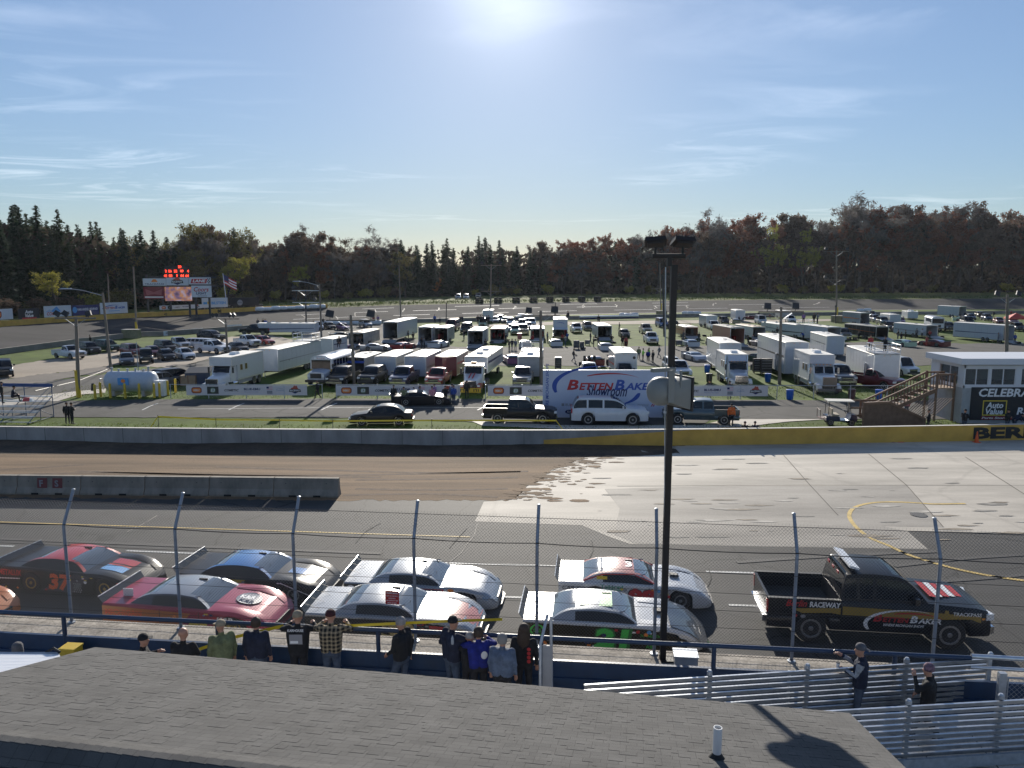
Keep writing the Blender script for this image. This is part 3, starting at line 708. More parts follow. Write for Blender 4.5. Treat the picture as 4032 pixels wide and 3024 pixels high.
# individual raised shingle butts catch the light so that the courses read
b=MB();rr=random.Random(11)
for j in range(int(SL/.128)):
    y=-j*.128-.128;x=rr.uniform(0,.3)
    while x < EL-.4:
        w=rr.uniform(.10,.26)
        if rr.random() < .55:b.box((x+w/2,y+.065,.0014),(w,.132,.0028),SHN)
        x += w+rr.uniform(.03,.24)
b.build('shingle_tabs',rf)
b=MB();rz_=3.6+RUN*SLOPE
for k in range(int(EL/.2)+3):
    x=k*.2-.2
    for sg in (1,-1):
        pass
    a=.30
    prof=[(x,-RUN+a*.95,rz_-a*SLOPE+.012),(x,-RUN+.05,rz_+.02),(x,-RUN-.05,rz_+.02),(x,-RUN-a*.85,rz_-a*.42)]
    up=.012
    V=[(p[0],p[1],p[2]+up) for p in prof]+[(p[0]+.215,p[1],p[2]) for p in prof]
    b.add(V,[(i,i+1,i+5,i+4) for i in range(3)],SHN);b.add([V[0],V[1],V[2],V[3],(V[0][0],V[0][1],V[0][2]-.012),(V[1][0],V[1][1],V[1][2]-.012),(V[2][0],V[2][1],V[2][2]-.012),(V[3][0],V[3][1],V[3][2]-.012)],[(0,4,5,1),(1,5,6,2),(2,6,7,3)],SHN)
b.build('ridge_cap',bl)
b=MB();b.add([(-.3,-RUN-.26,rz_-.13),(EL+.3,-RUN-.26,rz_-.13),(EL+.3,-RUN-4,rz_-3.2),(-.3,-RUN-4,rz_-3.2)],[(3,2,1,0)],mat('shaded_back_roof',(.012,.014,.018),.6,var=.2));b.build('back_roof',bl)  # near black colour stands for the shadow on the back slope
b=MB();b.box((EL/2,-RUN/2-.15,2.3),(EL-.7,RUN-.9,2.5),GREYP);b.build('wall',bl)
b=MB();b.box((EL/2,-.02,3.54),(EL,.03,.12),DARKP);b.build('fascia',bl)
# plastic vent pipe through the roof
def roof_pt(px,py):
    d=_ray(px,py);n=Vector((0,SLOPE,1));n.rotate(Matrix.Rotation(ea,3,'Z'));p0=Vector((EA.x,EA.y,3.6));o=Vector((0,0,CAM_H))
    return o+d*((p0-o).dot(n)/d.dot(n))
p=roof_pt(2822,2985)
vp=empty('vent_pipe',p,0,'white plastic vent pipe with a black collar standing on the shingle roof','pipe')
b=MB();PVC=mat('white_plastic',(.70,.70,.69),.4);b.lathe([(.052,.0),(.052,.40),(.043,.40),(.043,.2)],PVC,20,cap=False);b.build('pipe',vp,40)
b=MB();b.lathe([(.11,-.05),(.10,.0),(.064,.05),(.056,.07)],BLACK,20);b.build('collar',vp,40)
# bright corrugated metal roof at the lower left
cor=empty('metal_roof',(0,0,0),0,'corrugated bright metal canopy roof at the lower left corner','roof')
b=MB();A0,A1=G((-420,2570),3.3),G((232,2574),3.3);B0=G((-420,2775),3.55)
d1=(A1-A0);d2=(B0-A0);nr=32;V=[]
for k in range(nr*2+1):
    f=k/(nr*2);zz_=.007*(k % 2)
    for t in (0,1):V.append(A0+d2*f+d1*t+Vector((0,0,zz_)))
b.add(V,[(2*k,2*k+1,2*k+3,2*k+2) for k in range(nr*2)],mat('corrugated_sheet',(.85,.85,.85),.25,.15,spec=.8));b.build('sheet',cor)
b=MB();b.tube([A0,A1],.03,GALV,6);b.tube([A1+Vector((-.25,.02,.02)),A1+Vector((-.12,.05,.08)),A1+Vector((0.02,0,.03))],.025,BLACK,6);b.build('edge_trim',cor)
for t in (.15,.8):
    p=A0+d1*t;b=MB();b.tube([(p.x,p.y,FLOOR),(p.x,p.y,3.28)],.04,GALV,8);b.build('canopy_post',cor)
for px,py,z,w,lab in [(267,2590,FLOOR+.55,.36,'yellow topped block against the navy wall beside the metal canopy'),(1240,2675,FLOOR,.42,'yellow box on the walkway by the feet of the man in the plaid shirt'),(2100,2665,FLOOR+.3,.32,'yellow box on the walkway behind the long haired woman')]:
    p=G((px,py),z);e=empty('yellow_box',(p.x,p.y+.15,FLOOR),RA,lab,'box')
    b=MB();hy=.72 if px < 500 else .34 if px < 1500 else .5;b.box((0,0,hy/2),(w,.3,hy),YELLOW);b.build('box_body',e)
    b=MB();b.box((0,0,hy+.02),(w+.03,.33,.04),YELLOW);b.build('box_lid',e)
# caution tape
TAPE=mat('caution_tape',(.75,.55,.02),.45,coat=.3)
def tape(pts,w,label,txt=False):
    b=MB()
    for a,c in zip(pts,pts[1:]):
        tw=Vector((0,0,w/2));b.face([a-tw,c-tw,c+tw,a+tw],TAPE)
    o=tag(b.build('caution_tape'),label,'tape')
    if txt:
        g=MB();a,c=pts[0],pts[-1];d=(c-a);n=int(d.length/1.0)
        g.T=Matrix.Translation(a) @ Matrix.Rotation(math.atan2(d.y,d.x),4,'Z') @ Matrix.Rotation(-math.atan2(d.z,d.xy.length),4,'Y')
        for k in range(n):g.text('CAUTION',k+.2,-.02,I_BLK,h=.05,y=-.004,bold=.01)
        g.build('lettering',o)
D_=1.8228
tape([on_rail(415*D_,1408*D_,-.35),on_rail(500*D_,1378*D_,-.3),on_rail(612*D_,1352*D_,-.1)],.075,'short yellow caution tape hanging slanted behind the man in the green sweater',True)
tape([on_rail(612*D_,1358*D_,-.06),on_rail(770*D_,1351*D_,-.06),on_rail(960*D_,1342*D_,.1),on_rail(1085*D_,1338*D_,.5)],.065,'long yellow caution tape stretched along the railing past the plaid shirt',True)
# ---------------------------------------------------------------- brown light pole with loudspeaker
px_,py_=G((2627,2597),.8).xy
BRN=mat('brown_steel',(.016,.012,.011),.6,.0,var=.2,scale=3)
pl=empty('light_pole',(px_,py_,.8),0,'tall square brown light pole with twin floodlights standing on the ledge','light pole')
ptop=AT((2635,1043),py_).z-.8;xt=AT((2635,1043),py_).x-px_
b=MB();b.box((xt/2,0,ptop/2),(.14,.14,ptop),BRN);b.box((0,0,.02),(.34,.34,.04),BRN);b.build('shaft',pl)
b=MB();b.tube([(-.085,-.02,.1),(-.085+xt,-.02,ptop-.05)],.014,GALV,8);b.build('conduit',pl,50)
zc=AT((2630,1008),py_).z-.8;xl=AT((2568,1008),py_).x-px_;xr=AT((2698,1008),py_).x-px_
b=MB();b.tube([(xl,0,zc),(xr,0,zc)],.055,BRN,10);b.box((xt,0,(ptop+zc)/2),(.1,.1,zc-ptop+.06),BRN);b.build('crossarm',pl,50)
for x,t in ((xl+.07,-1),(xr-.06,1)):
    b=MB();b.tube([(x,0,zc),(x,0,zc+.2)],.03,BRN,8)
    b.T=Matrix.Translation((x,.02,zc+.33)) @ Matrix.Rotation(R(-22),4,'X') @ Matrix.Rotation(R(10*t),4,'Z')
    b.box((0,0,0),(.50,.36,.10),BRN,top=.9);b.box((0,0,-.07),(.36,.26,.06),BRN,top=1.1)
    for k in range(7):b.box((-.21+.07*k,0,.065),(.012,.34,.03),BRN)
    o=b.build('floodlight',pl,40)
    g=MB();g.T=b.T;g.box((0,.185,0),(.42,.012,.07),LAMPG);g.build('lens',o)
sx=AT((2600,1535),py_)
sp=empty('loudspeaker',(sx.x,py_-.2,sx.z),R(24),'big grey horn loudspeaker with a square grille hanging on the brown pole','loudspeaker')
SPK=mat('speaker_grey',(.20,.21,.205),.5,var=.08,scale=2)
b=MB();b.lathe([(.02,-.34),(.16,-.32),(.27,-.25),(.33,-.14),(.34,.0),(.31,.12)],SPK,24,axis='x')
b.build('rear_dome',sp,50)
V=[]
for k in range(24):
    t=2*math.pi*k/24;V.append((.0,.30*math.cos(t),.30*math.sin(t)))
for k in range(24):
    t=2*math.pi*k/24;a,c=math.cos(t),math.sin(t);mxx=max(abs(a),abs(c));V.append((.55,.36*a/mxx,.36*c/mxx-.06))
b=MB();b.add(V,[(k,(k+1) % 24,24+(k+1) % 24,24+k) for k in range(24)],SPK);b.build('horn',sp,40)
b=MB();b.box((.58,0,-.06),(.05,.80,.80),DARKP);b.build('front_frame',sp)
b=MB();b.box((.607,0,-.06),(.008,.72,.72),mat('speaker_grille',(.16,.16,.14),.8,var=.2,scale=30));b.build('grille',sp)
b=MB();b.box((0,-.36,.16),(.16,.03,.75),SPK);b.box((.02,0,.50),(.62,.12,.09),SPK);b.box((.3,-.30,.3),(.04,.05,.4),SPK);b.build('mounting_bracket',sp)
# ================================================================ signs, banners, poles, tower, scoreboard
def arc_band(b,cx,cz,rx,rz,t0,t1,w0,w1,m,y=0.0,thick=.004,n=18):
    """crescent swoosh on a plate facing -y"""
    P=[];Q=[]
    for k in range(n+1):
        t=R(t0+(t1-t0)*k/n);w=w0+(w1-w0)*k/n;w=w*math.sin(math.pi*min(1,.06+.94*k/n) ** .7)+.01
        P.append((cx+rx*math.cos(t),y-thick,cz+rz*math.sin(t)));Q.append((cx+(rx-w)*math.cos(t),y-thick,cz+(rz-w*.8)*math.sin(t)))
    for k in range(n):b.face([P[k],Q[k],Q[k+1],P[k+1]],m)
def disc(b,cx,cz,rx,rz,m,y=0.0,thick=.004,n=20):
    b.face([(cx+rx*math.cos(2*math.pi*k/n),y-thick,cz+rz*math.sin(2*math.pi*k/n)) for k in range(n)],m)
def rect(b,x0,z0,x1,z1,m,y=0.0,thick=.004):b.face([(x0,y-thick,z0),(x1,y-thick,z0),(x1,y-thick,z1),(x0,y-thick,z1)],m)
def betten(b,x,z,w,mr=I_RED,mb=I_BLU,y=0.0,thick=.005):
    """two coloured dealer name: big initials, small capitals"""
    def run(s0,rest,x,ww,m):
        b.text(s0,x,z,m,h=w*.118,w=ww*.25,y=y,shear=.22,bold=.035,thick=thick);b.text(rest,x+ww*.26,z,m,h=w*.082,w=ww*.74,y=y,shear=.22,bold=.035,thick=thick)
    run('B','ETTEN',x,w*.53,mr);run('B','AKER',x+w*.54,w*.46,mb)
def raceway(b,cx,cz,w,y=0.0):
    n=[(-.5,.0),(-.36,.2),(-.2,.24),(-.06,.42),(.08,.34),(.2,.4),(.28,.2),(.5,.0)]
    b.face([(cx+a*w*.8,y-.004,cz+c*w) for a,c in n],mat('print_brick',(.42,.07,.04),.55))
    b.face([(cx-w*.5,y-.006,cz-w*.14),(cx+w*.5,y-.006,cz-w*.14),(cx+w*.44,y-.006,cz+w*.1),(cx-w*.44,y-.006,cz+w*.1)],I_BLK)
    b.face([(cx-w*.3,y-.005,cz-w*.14),(cx,y-.005,cz-w*.28),(cx+w*.3,y-.005,cz-w*.14)],I_NAV)
    b.text('RACEWAY',cx,cz-w*.02,I_WHT,w=w*.84,h=w*.15,y=y,shear=.12,bold=.03,thick=.008,center=True)
def oct_logo(b,cx,cz,w,y=0.0):
    k=w/2;P=[(-1,-.3),(-.7,-.6),(.7,-.6),(1,-.3),(1,.3),(.7,.6),(-.7,.6),(-1,.3)]
    b.face([(cx+a*k,y-.004,cz+c*k) for a,c in P],mat('print_maroon',(.22,.02,.02),.55));b.face([(cx+a*k*.84,y-.006,cz+c*k*.72) for a,c in P],I_ORG)
    b.text('WEEKLY',cx,cz,I_WHT,w=w*.62,h=w*.18,y=y,shear=.15,bold=.03,thick=.008,center=True)
def sponsor(b,kind,cx,cz,w,h):
    if kind == 'oct':oct_logo(b,cx,cz,min(w,h*1.6))
    elif kind == 'e3':
        rect(b,cx-w/2,cz-h/2,cx+w/2,cz+h/2,mat('print_darkbrown',(.05,.045,.035),.6));disc(b,cx,cz,h*.38,h*.38,I_GRN if 0 else mat('print_sage',(.16,.22,.12),.6),thick=.006);b.text('E3',cx,cz,I_WHT,h=h*.42,shear=.15,bold=.03,thick=.009,center=True)
    elif kind == 'race':raceway(b,cx,cz,min(w,h*1.9))
    elif kind == 'cometic':b.text('COMETIC',cx,cz,I_BLK,w=w,h=h*.32,shear=.25,bold=.03,center=True)
    elif kind == 'emu':
        b.text('BLUE-EMU',cx,cz+h*.15,I_NAV,w=w,h=h*.32,bold=.035,center=True);b.text('Maximum Pain Relief',cx-w*.05,cz-h*.22,mat('print_slate',(.18,.22,.36),.6),w=w*.85,h=h*.15,center=True)
    elif kind == 'flag':
        rect(b,cx-w/2,cz,cx+w/2,cz+h/2,I_WHT,thick=.003)
        for k in range(3):rect(b,cx-w/2,cz+h*.5*(k+.5)/3,cx+w/2,cz+h*.5*(k+.9)/3,I_RED,thick=.005)
        rect(b,cx-w/2,cz+h*.22,cx-w*.1,cz+h/2,I_NAV,thick=.006);rect(b,cx-w*.45,cz-h/2,cx+w*.45,cz-h*.05,I_GRY)
    elif kind == 'credit':b.text('CreditOne',cx,cz,mat('print_slate',(.18,.22,.36),.6),w=w,h=h*.22,center=True);arc_band(b,cx,cz,w*.5,h*.3,20,160,.02,.02,I_GRY)
def plate(name,p0,p1,z0,z1,m,t=.04,parent=None):
    """upright panel between two ground points, facing the camera; local x runs along it"""
    rz=math.atan2(p1.y-p0.y,p1.x-p0.x);L=(Vector(p1.xy)-Vector(p0.xy)).length
    b=MB();b.box((L/2,t/2,(z1-z0)/2),(L,t,z1-z0),m)
    return b.build(name,parent,loc=(p0.x,p0.y,z0),rz=rz),L,z1-z0
BANW=mat('banner_vinyl',(.62,.58,.57),.55,var=.05,scale=1.5)
# paddock fence with sponsor banners
pf=empty('paddock_fence',G((700,1571)),0,'low chain link fence with sponsor banners along the pit road','fence')
PFY=lambda x:63.2-.012*(x+5)
def frun(xa,xb):
    b=MB();b.tube([(xa,PFY(xa),1.18),(xb,PFY(xb),1.18)],.025,GALV,6);o=b.build('fence_rail');adopt(o,pf);o.location=-pf.location
    n=max(1,round((xb-xa)/3.0))
    for k in range(n+1):
        x=xa+(xb-xa)*k/n;b=MB();b.tube([(x,PFY(x),0),(x,PFY(x),1.22)],.035,GALV,6);o=b.build('fence_post');adopt(o,pf);o.location=-pf.location
    b=MB()
    for k in range(int((xb-xa)/.22)):
        for sg in (1,-1):
            x=xa+k*.22;x2=x+sg*1.1
            if xa <= x2 <= xb:b.tube([(x,PFY(x),.05),(x2,PFY(x2),1.15)],.003,GALV,3,False)
    o=b.build('fence_mesh');adopt(o,pf);o.location=-pf.location
frun(-28.5,-15.8);frun(-14.6,-4.4);frun(-2.2,40)
SP=['oct','e3','cometic','emu','flag','credit','race'];SX=[.085,.22,.375,.545,.69,.775,.90];SWD=[.085,.095,.12,.135,.05,.06,.10]
def banner(xa,xb,label,upto=1.0,frm=0.0,full=None):
    y=PFY((xa+xb)/2)-.06;o,L,h=plate('sponsor_banner',Vector((xa,y,0)),Vector((xb,y,0)),.28,1.13,BANW,.012)
    tag(o,label,'banner','white sponsor banners on the paddock fence');b=MB();F=full or L
    for k,x,w in zip(SP,SX,SWD):
        cx=(x-frm)*F
        if 0 < cx-w*F/2 and cx+w*F/2 < L:sponsor(b,k,cx,h/2,w*F,h*.72)
    b.build('printed_logos',o)
gx=lambda px:G((px,1560)).x*63.2/G((px,1560)).y
banner(gx(732),gx(1208),'white sponsor banner on the paddock fence in front of the white motorhome truck')
banner(gx(1323),gx(1812),'white sponsor banner on the paddock fence behind the blue race car crew')
banner(gx(1921),gx(2420),'white sponsor banner on the paddock fence half hidden by the large showroom billboard')
banner(gx(2540),gx(3018),'white sponsor banner on the paddock fence in front of the grey semi truck',1.0)
# showroom billboard
s0,s1=G((2137,1644)),G((2648,1645));s1.y=s0.y
bb=empty('showroom_billboard',s0,0,'large pale blue dealership showroom billboard behind the parked white suv','billboard')
L,hgt=(s1-s0).length,AT((2137,1457),s0.y).z
BBM=mat('billboard_face',(.48,.53,.66),.5,var=.05,scale=.5)
b=MB();b.box((L/2,.1,hgt/2),(L,.2,hgt),BBM);b.build('panel',bb)
fz=lambda zx,zy:(AT(q('k',zx,zy),s0.y).x-s0.x,AT(q('k',zx,zy),s0.y).z)
b=MB();x0,z0=fz(735,300);x1,_=fz(1502,300);betten(b,x0,z0,x1-x0)
xa,za=fz(1000,235);arc_band(b,xa+.1,za-.25,3.35,1.45,200,70,.42,.1,I_BLU,n=30);arc_band(b,xa+.9,za-.45,2.9,1.15,125,45,.14,.1,I_RED)
x0,z0=fz(905,370);x1,z1=fz(1260,300);b.text('Showroom',x0,z0+.10,I_NAV,w=x1-x0,h=.85,shear=.35,bold=.022)
x0,z0=fz(1150,352);arc_band(b,x0+.1,z0+.15,1.75,.8,5,-95,.4,.1,I_BLU)
x0,z0=fz(578,405);b.text('WHERE MICHIGAN SHOPS',x0-.02,z0-.9,I_BLU,w=3.7,h=.22,rot=R(90),shear=.2,bold=.02)
x0,z0=fz(722,440);b.text('BUICK',x0,z0,I_GRY,h=.2,bold=.02);rect(b,x0-.28,z0,x0-.08,z0+.2,I_GRY)
x0,z0=fz(762,490);disc(b,x0,z0,.36,.16,I_NAV);b.text('Ford',x0,z0,I_WHT,h=.15,shear=.3,thick=.008,center=True)
x0,z0=fz(1465,432);
for k in (0,.14):b.face([(x0+k,-.005,z0-.1),(x0+k+.08,-.005,z0-.1),(x0+k+.2,-.005,z0+.1),(x0+k+.12,-.005,z0+.1)],I_RED)
b.text('DODGE',x0-.95,z0-.08,I_GRY,h=.16,shear=.2)
b.build('printed_lettering',bb)
# billboards behind the outer wall of the turn and the scoreboard
def wall_sign(px0,px1,ptop,pbot,m,label,draw,cat='billboard',out=1.2,posts=True):
    p0,rz,u0=wall_frame(px0,out);p1,_,u1=wall_frame(px1,out)
    z1=AT((px0,ptop[0]),p0.y).z;z0=AT((px0,pbot[0]),p0.y).z
    rz=math.atan2(p1.y-p0.y,p1.x-p0.x);L=(Vector(p1.xy)-Vector(p0.xy)).length;h=z1-z0
    e=empty('billboard',(p0.x,p0.y,z0),rz,label,cat,'billboards around the outer wall')
    b=MB();b.box((L/2,.05,h/2),(L,.1,h),m);b.build('panel',e)
    b=MB()
    for x in (.1*L,.9*L):b.box((x,.2,h*.3-z0*.5),(.2,.2,h+z0),WOODP)
    b.build('support_posts',e)
    b=MB();draw(b,L,h);b.build('lettering',e)
BW_=mat('billboard_white',(.55,.58,.63),.6,var=.05,scale=.4);BN_=mat('billboard_navy',(.035,.035,.13),.6);BK_=mat('billboard_black',(.018,.018,.022),.6)
wall_sign(-60,80,(1222,),(1265,),BW_,'white billboard with a red and orange octagon at the left edge',lambda b,L,h:oct_logo(b,L*.52,h/2,h*1.25))
def d_(b,L,h):b.text('Auto',L*.5,h*.68,I_WHT,h=h*.32,shear=.2,bold=.03,center=True);b.text('Value',L*.5,h*.32,I_WHT,h=h*.32,shear=.2,bold=.03,center=True);rect(b,L*.15,-.02,L*.85,h*.13,I_RED)
wall_sign(98,180,(1216,),(1258,),BK_,'black billboard with white slanted lettering near the left edge',d_)
def d_(b,L,h):
    b.text('COORS',L*.3,h*.3,I_RED,w=L*.42,h=h*.3,shear=.2,bold=.02,center=True);b.text('LIGHT',L*.74,h*.3,I_NAV,w=L*.38,h=h*.24,bold=.03,center=True)
    b.face([(L*.2,-.003,h*.45),(L*.62,-.003,h*.45),(L*.46,-.003,h*.95)],I_LBL);b.face([(L*.02,-.003,h*.45),(L*.3,-.003,h*.45),(L*.2,-.003,h*.7)],mat('print_pale_blue',(.35,.45,.6),.6))
wall_sign(196,305,(1206,),(1250,),BW_,'white beer billboard with a blue mountain on it',d_)
def d_(b,L,h):disc(b,L*.08,h*.55,h*.26,h*.3,I_LBL);b.text('VAN ANDEL VIDIPAID',L*.56,h*.58,I_WHT,w=L*.78,h=h*.24,bold=.02,center=True)
wall_sign(308,408,(1203,),(1243,),BN_,'navy billboard with a single line of white letters',d_)
def d_(b,L,h):betten(b,L*.1,h*.42,L*.8);arc_band(b,L*.5,h*.42,L*.44,h*.36,175,40,h*.12,.03,I_BLU);rect(b,L*.3,h*.22,L*.7,h*.27,I_LBL)
wall_sign(414,520,(1193,),(1237,),BW_,'white dealership billboard with a blue swoosh left of the scoreboard',d_)
def d_(b,L,h):
    for k,x,w in zip(['oct','e3','cometic','emu','race'],[.09,.23,.4,.6,.88],[.1,.1,.12,.15,.13]):sponsor(b,k,L*x,h/2,L*w,h*.7)
wall_sign(648,808,(1204,),(1220,),BW_,'narrow white sponsor strip under the scoreboard',d_)
def d_(b,L,h):rect(b,L*.05,h*.35,L*.2,h*.58,I_LBL);rect(b,L*.2,h*.35,L*.33,h*.62,YELLOW);b.text('BILSTEIN',L*.64,h*.46,I_LBL,w=L*.56,h=h*.3,bold=.04,center=True)
wall_sign(808,908,(1174,),(1212,),BW_,'white billboard with light blue lettering right of the scoreboard',d_)
# scoreboard
p0,_,_=wall_frame(600,9);YS=p0.y
sb=empty('scoreboard',(p0.x,YS,2.4),0,'tall scoreboard with glowing red digits above six sponsor panels and a video screen','scoreboard')
def spanel(name,zx0,zy0,zx1,zy1,m,t=.3,sk=0):
    a=AT(q('b',zx0,zy1),YS);c=AT(q('b',zx1,zy0),YS);b=MB()
    b.box(((a.x+c.x)/2-p0.x,t/2,(a.z+c.z)/2-2.4),(c.x-a.x,t,c.z-a.z),m)
    return b.build(name,sb),a.x-p0.x,a.z-2.4,c.x-a.x,c.z-a.z
LED=mat('led_red',(1.0,.05,.02),.5,emit=2.2)
o,x,z,w,h=spanel('digit_board',468,305,768,440,BK_)
for s,zx,zy in [('20',655,317),('2',484,370),('26',535,370),('22',604,370),('89',682,370),('4',760,370),('41',478,428),('88',542,428),('9',622,428),('84',688,428),('64',748,428)]:
    p=AT(q('b',zx,zy),YS);b=MB();b.text(s,p.x-p0.x,p.z-2.4,LED,h=h*.24,w=None,bold=.03,center=True,thick=.01);b.build('red_digits',o)
for k,(zx0,zy0,zx1,zy1) in enumerate([(200,463,482,552),(492,452,758,548),(770,450,1036,536),(212,568,458,716),(806,552,1044,696)]):
    m=[BW_,BW_,BW_,mat('billboard_red',(.20,.025,.035),.6),BW_][k];o,x,z,w,h=spanel('sponsor_panel',zx0,zy0,zx1,zy1,m,.25)
    b=MB();cx,cz=x+w/2,z+h/2
    if k == 0:b.text('TRACKPASS',cx,cz-h*.28,I_NAV,w=w*.84,h=h*.22,bold=.02,center=True);b.face([(cx-.7,-.004,cz),(cx+.7,-.004,cz),(cx+.3,-.004,cz+h*.4),(cx-.3,-.004,cz+h*.4)],I_ORG)
    if k == 1:raceway(b,cx,cz,h*1.6)
    if k == 2:
        b.face([(cx-w*.42,-.004,cz-h*.35),(cx+w*.3,-.004,cz-h*.35),(cx+w*.36,-.004,cz+h*.3),(cx-w*.36,-.004,cz+h*.3)],I_RED);b.text('LANE',cx-w*.02,cz,I_WHT,w=w*.6,h=h*.42,shear=.2,bold=.04,thick=.008,center=True)
        for a in range(3):
            for c in range(4):
                if (a+c) % 2:rect(b,cx+w*(.36+a*.04),cz-h*.4+c*h*.2,cx+w*(.4+a*.04),cz-h*.2+c*h*.2,I_BLK)
    if k == 3:
        for sg in (1,-1):b.face([(cx,-.004,cz+.15),(cx+sg*w*.42,-.004,cz+h*.34),(cx+sg*w*.36,-.004,cz-h*.2),(cx,-.004,cz-.25)],mat('print_dullred',(.34,.09,.10),.6))
        rect(b,cx-w*.45,cz-h*.4,cx+w*.45,cz-h*.31,I_WHT)
    if k == 4:b.text('Coors',cx,cz+h*.18,I_RED,w=w*.76,h=h*.4,shear=.25,bold=.02,center=True);b.text('LIGHT',cx,cz-h*.16,I_NAV,w=w*.52,h=h*.22,bold=.03,center=True);rect(b,cx-w*.2,cz-h*.42,cx+w*.28,cz-h*.36,I_GRY)
    b.build('lettering',o)
def screen_mat():
    m=bpy.data.materials.new('video_screen');m.use_nodes=True;t=m.node_tree;b=t.nodes['Principled BSDF']
    tc=t.nodes.new('ShaderNodeTexCoord');v=t.nodes.new('ShaderNodeTexNoise');v.inputs['Scale'].default_value=.55;v.inputs['Detail'].default_value=4;t.links.new(tc.outputs['Object'],v.inputs['Vector'])
    r=t.nodes.new('ShaderNodeValToRGB');e=r.color_ramp.elements;e[0].position=.3;e[0].color=(.03,.025,.05,1);e[1].position=.7;e[1].color=(.75,.62,.7,1)
    for pz,c in ((.42,(.25,.15,.28,1)),(.5,(.62,.28,.10,1)),(.58,(.5,.4,.55,1))):x=e.new(pz);x.color=c
    t.links.new(v.outputs[0],r.inputs[0]);t.links.new(r.outputs[0],b.inputs['Emission Color']);b.inputs['Emission Strength'].default_value=.35;b.inputs['Base Color'].default_value=(.02,.02,.02,1)
    return m
spanel('video_screen',478,568,796,742,screen_mat(),.3)
b=MB()
for zx in (240,430,520,760,840,1010):p=AT(q('b',zx,700),YS);b.box((p.x-p0.x,.6,3.2),(.35,.35,9.4),mat('dark_steel',(.03,.03,.035),.6))
for zy in (560,450):p=AT(q('b',500,zy),YS);b.box((p.x-p0.x+3,.5,p.z-2.4),(AT(q('b',1040,zy),YS).x-AT(q('b',200,zy),YS).x,.2,.4),mat('dark_steel',(.03,.03,.035),.6))
b.build('steel_frame',sb)
# flag
p,_,_=wall_frame(950,6);fp=empty('flagpole',(p.x,p.y,2.4),0,'thin flagpole with a waving striped flag right of the scoreboard','flagpole')
top=AT(q('b',1403,400),p.y).z-2.4;b=MB();b.tube([(0,0,0),(-.6,0,top)],.09,WHITE,6);b.build('pole',fp)
b=MB();fw_,fh_=3.3,2.2
for k in range(12):
    xa,xb=k/12,(k+1)/12;wv=lambda t:math.sin(t*7)*.3
    for j in range(7):
        za,zb=j/7,(j+1)/7;P_=[(-.6+x_*fw_*.9,wv(x_),top-.2-fh_*z_-x_*1.6) for x_,z_ in ((xa,zb),(xb,zb),(xb,za),(xa,za))]
        b.face(P_,I_NAV if (k < 5 and j < 4) else (I_RED if j % 2 == 0 else I_WHT))
b.build('flag',fp)
# dark fence screen with round emblem at the exit of the turn
wall_sign(915,1030,(1172,),(1206,),mat('dark_screen',(.018,.018,.022),.9),'dark mesh screen with a pale round emblem beyond the outer wall',lambda b,L,h:[disc(b,L*.35,h*.4,h*.34,h*.34,I_GRY),b.text('Raceway',L*.35,h*.4,I_BLK,w=h*.5,thick=.02,center=True)])
# ---------------------------------------------------------------- utility and light poles
def pole(foot,top,r,label,kind='wood',z=0.0,foot_h=0,arms=(),lamps=(),cobra=0,name='utility_pole',cat='pole'):
    p=G(foot,z);tp=AT(top,p.y);h=tp.z-z
    e=empty(name,p,0,label,cat)
    b=MB();b.tube([(0,0,0),(tp.x-p.x,0,h)],[r,r*.68],WOODP if kind == 'wood' else (mat('dark_steel',(.03,.03,.035),.6) if kind == 'dark' else GALV),10);b.build('shaft',e,50)
    if foot_h:b=MB();b.lathe([(r*1.12,0),(r*1.1,foot_h)],YELLOW,12);b.build('yellow_foot',e,50)
    X=tp.x-p.x
    for dz,w in arms:
        b=MB();b.box((X,-.12,h-dz),(w,.1,.14),WOODP if kind == 'wood' else GALV)
        for sg in (1,-1):b.tube([(X+sg*w*.28,-.1,h-dz),(X,-.1,h-dz-w*.2)],.02,GALV,4)
        b.build('crossarm',e)
    for dx,dz,s,tilt in lamps:
        b=MB();b.tube([(X+dx,-.1,h-dz),(X+dx,-.1,h-dz+s*.4)],.03,DARKP,5);b.T=Matrix.Translation((X+dx,-.1,h-dz+s*.75)) @ Matrix.Rotation(R(tilt),4,'Y') @ Matrix.Rotation(R(-18),4,'X')
        b.box((0,0,0),(s,.18,s*.85),DARKP,top=.9);b.box((0,.1,0),(s*.85,.03,s*.7),LAMPG);b.build('lamp',e)
    if cobra:
        b=MB();b.tube([(X,0,h-.3),(X+cobra*.5,0,h+.25),(X+cobra*.8,0,h+.42)],.04,GALV,6);b.box((X+cobra*.93,0,h+.43),(abs(cobra)*.34,.3,.12),GALV,top=.7);b.build('lamp_arm',e,50)
    return e
FL=lambda s,w=.9:((-w,0.1,s,12),(w,0.1,s,-12))
pole(q('c',1145,1160),q('a',945,940),.17,'wooden pole with a yellow foot between the bleacher and the fuel tank',foot_h=2.3,arms=((.1,3.4),),lamps=((-1.5,.1,.5,30),(-.8,.1,.5,30),(1.1,.1,.5,-20)))
pole(q('c',1610,745),q('a',1275,640),.16,'tall wooden street lamp pole behind the fuel tank with its arm to the left',cobra=-4.2)
pole(q('b',122,1160),(525,1050),.18,'tall wooden pole with a yellow sleeve on the turn left of the scoreboard',foot_h=2.2)
pole(q('b',1250,1400),q('b',1225,955),.16,'grey wooden pole with bright lamps rising from the car park behind the motorhome',arms=((.1,3.6),),lamps=((-1.6,0,.5,40),(-1.1,0,.5,40),(.6,0,.5,-40),(1.1,0,.5,-40)))
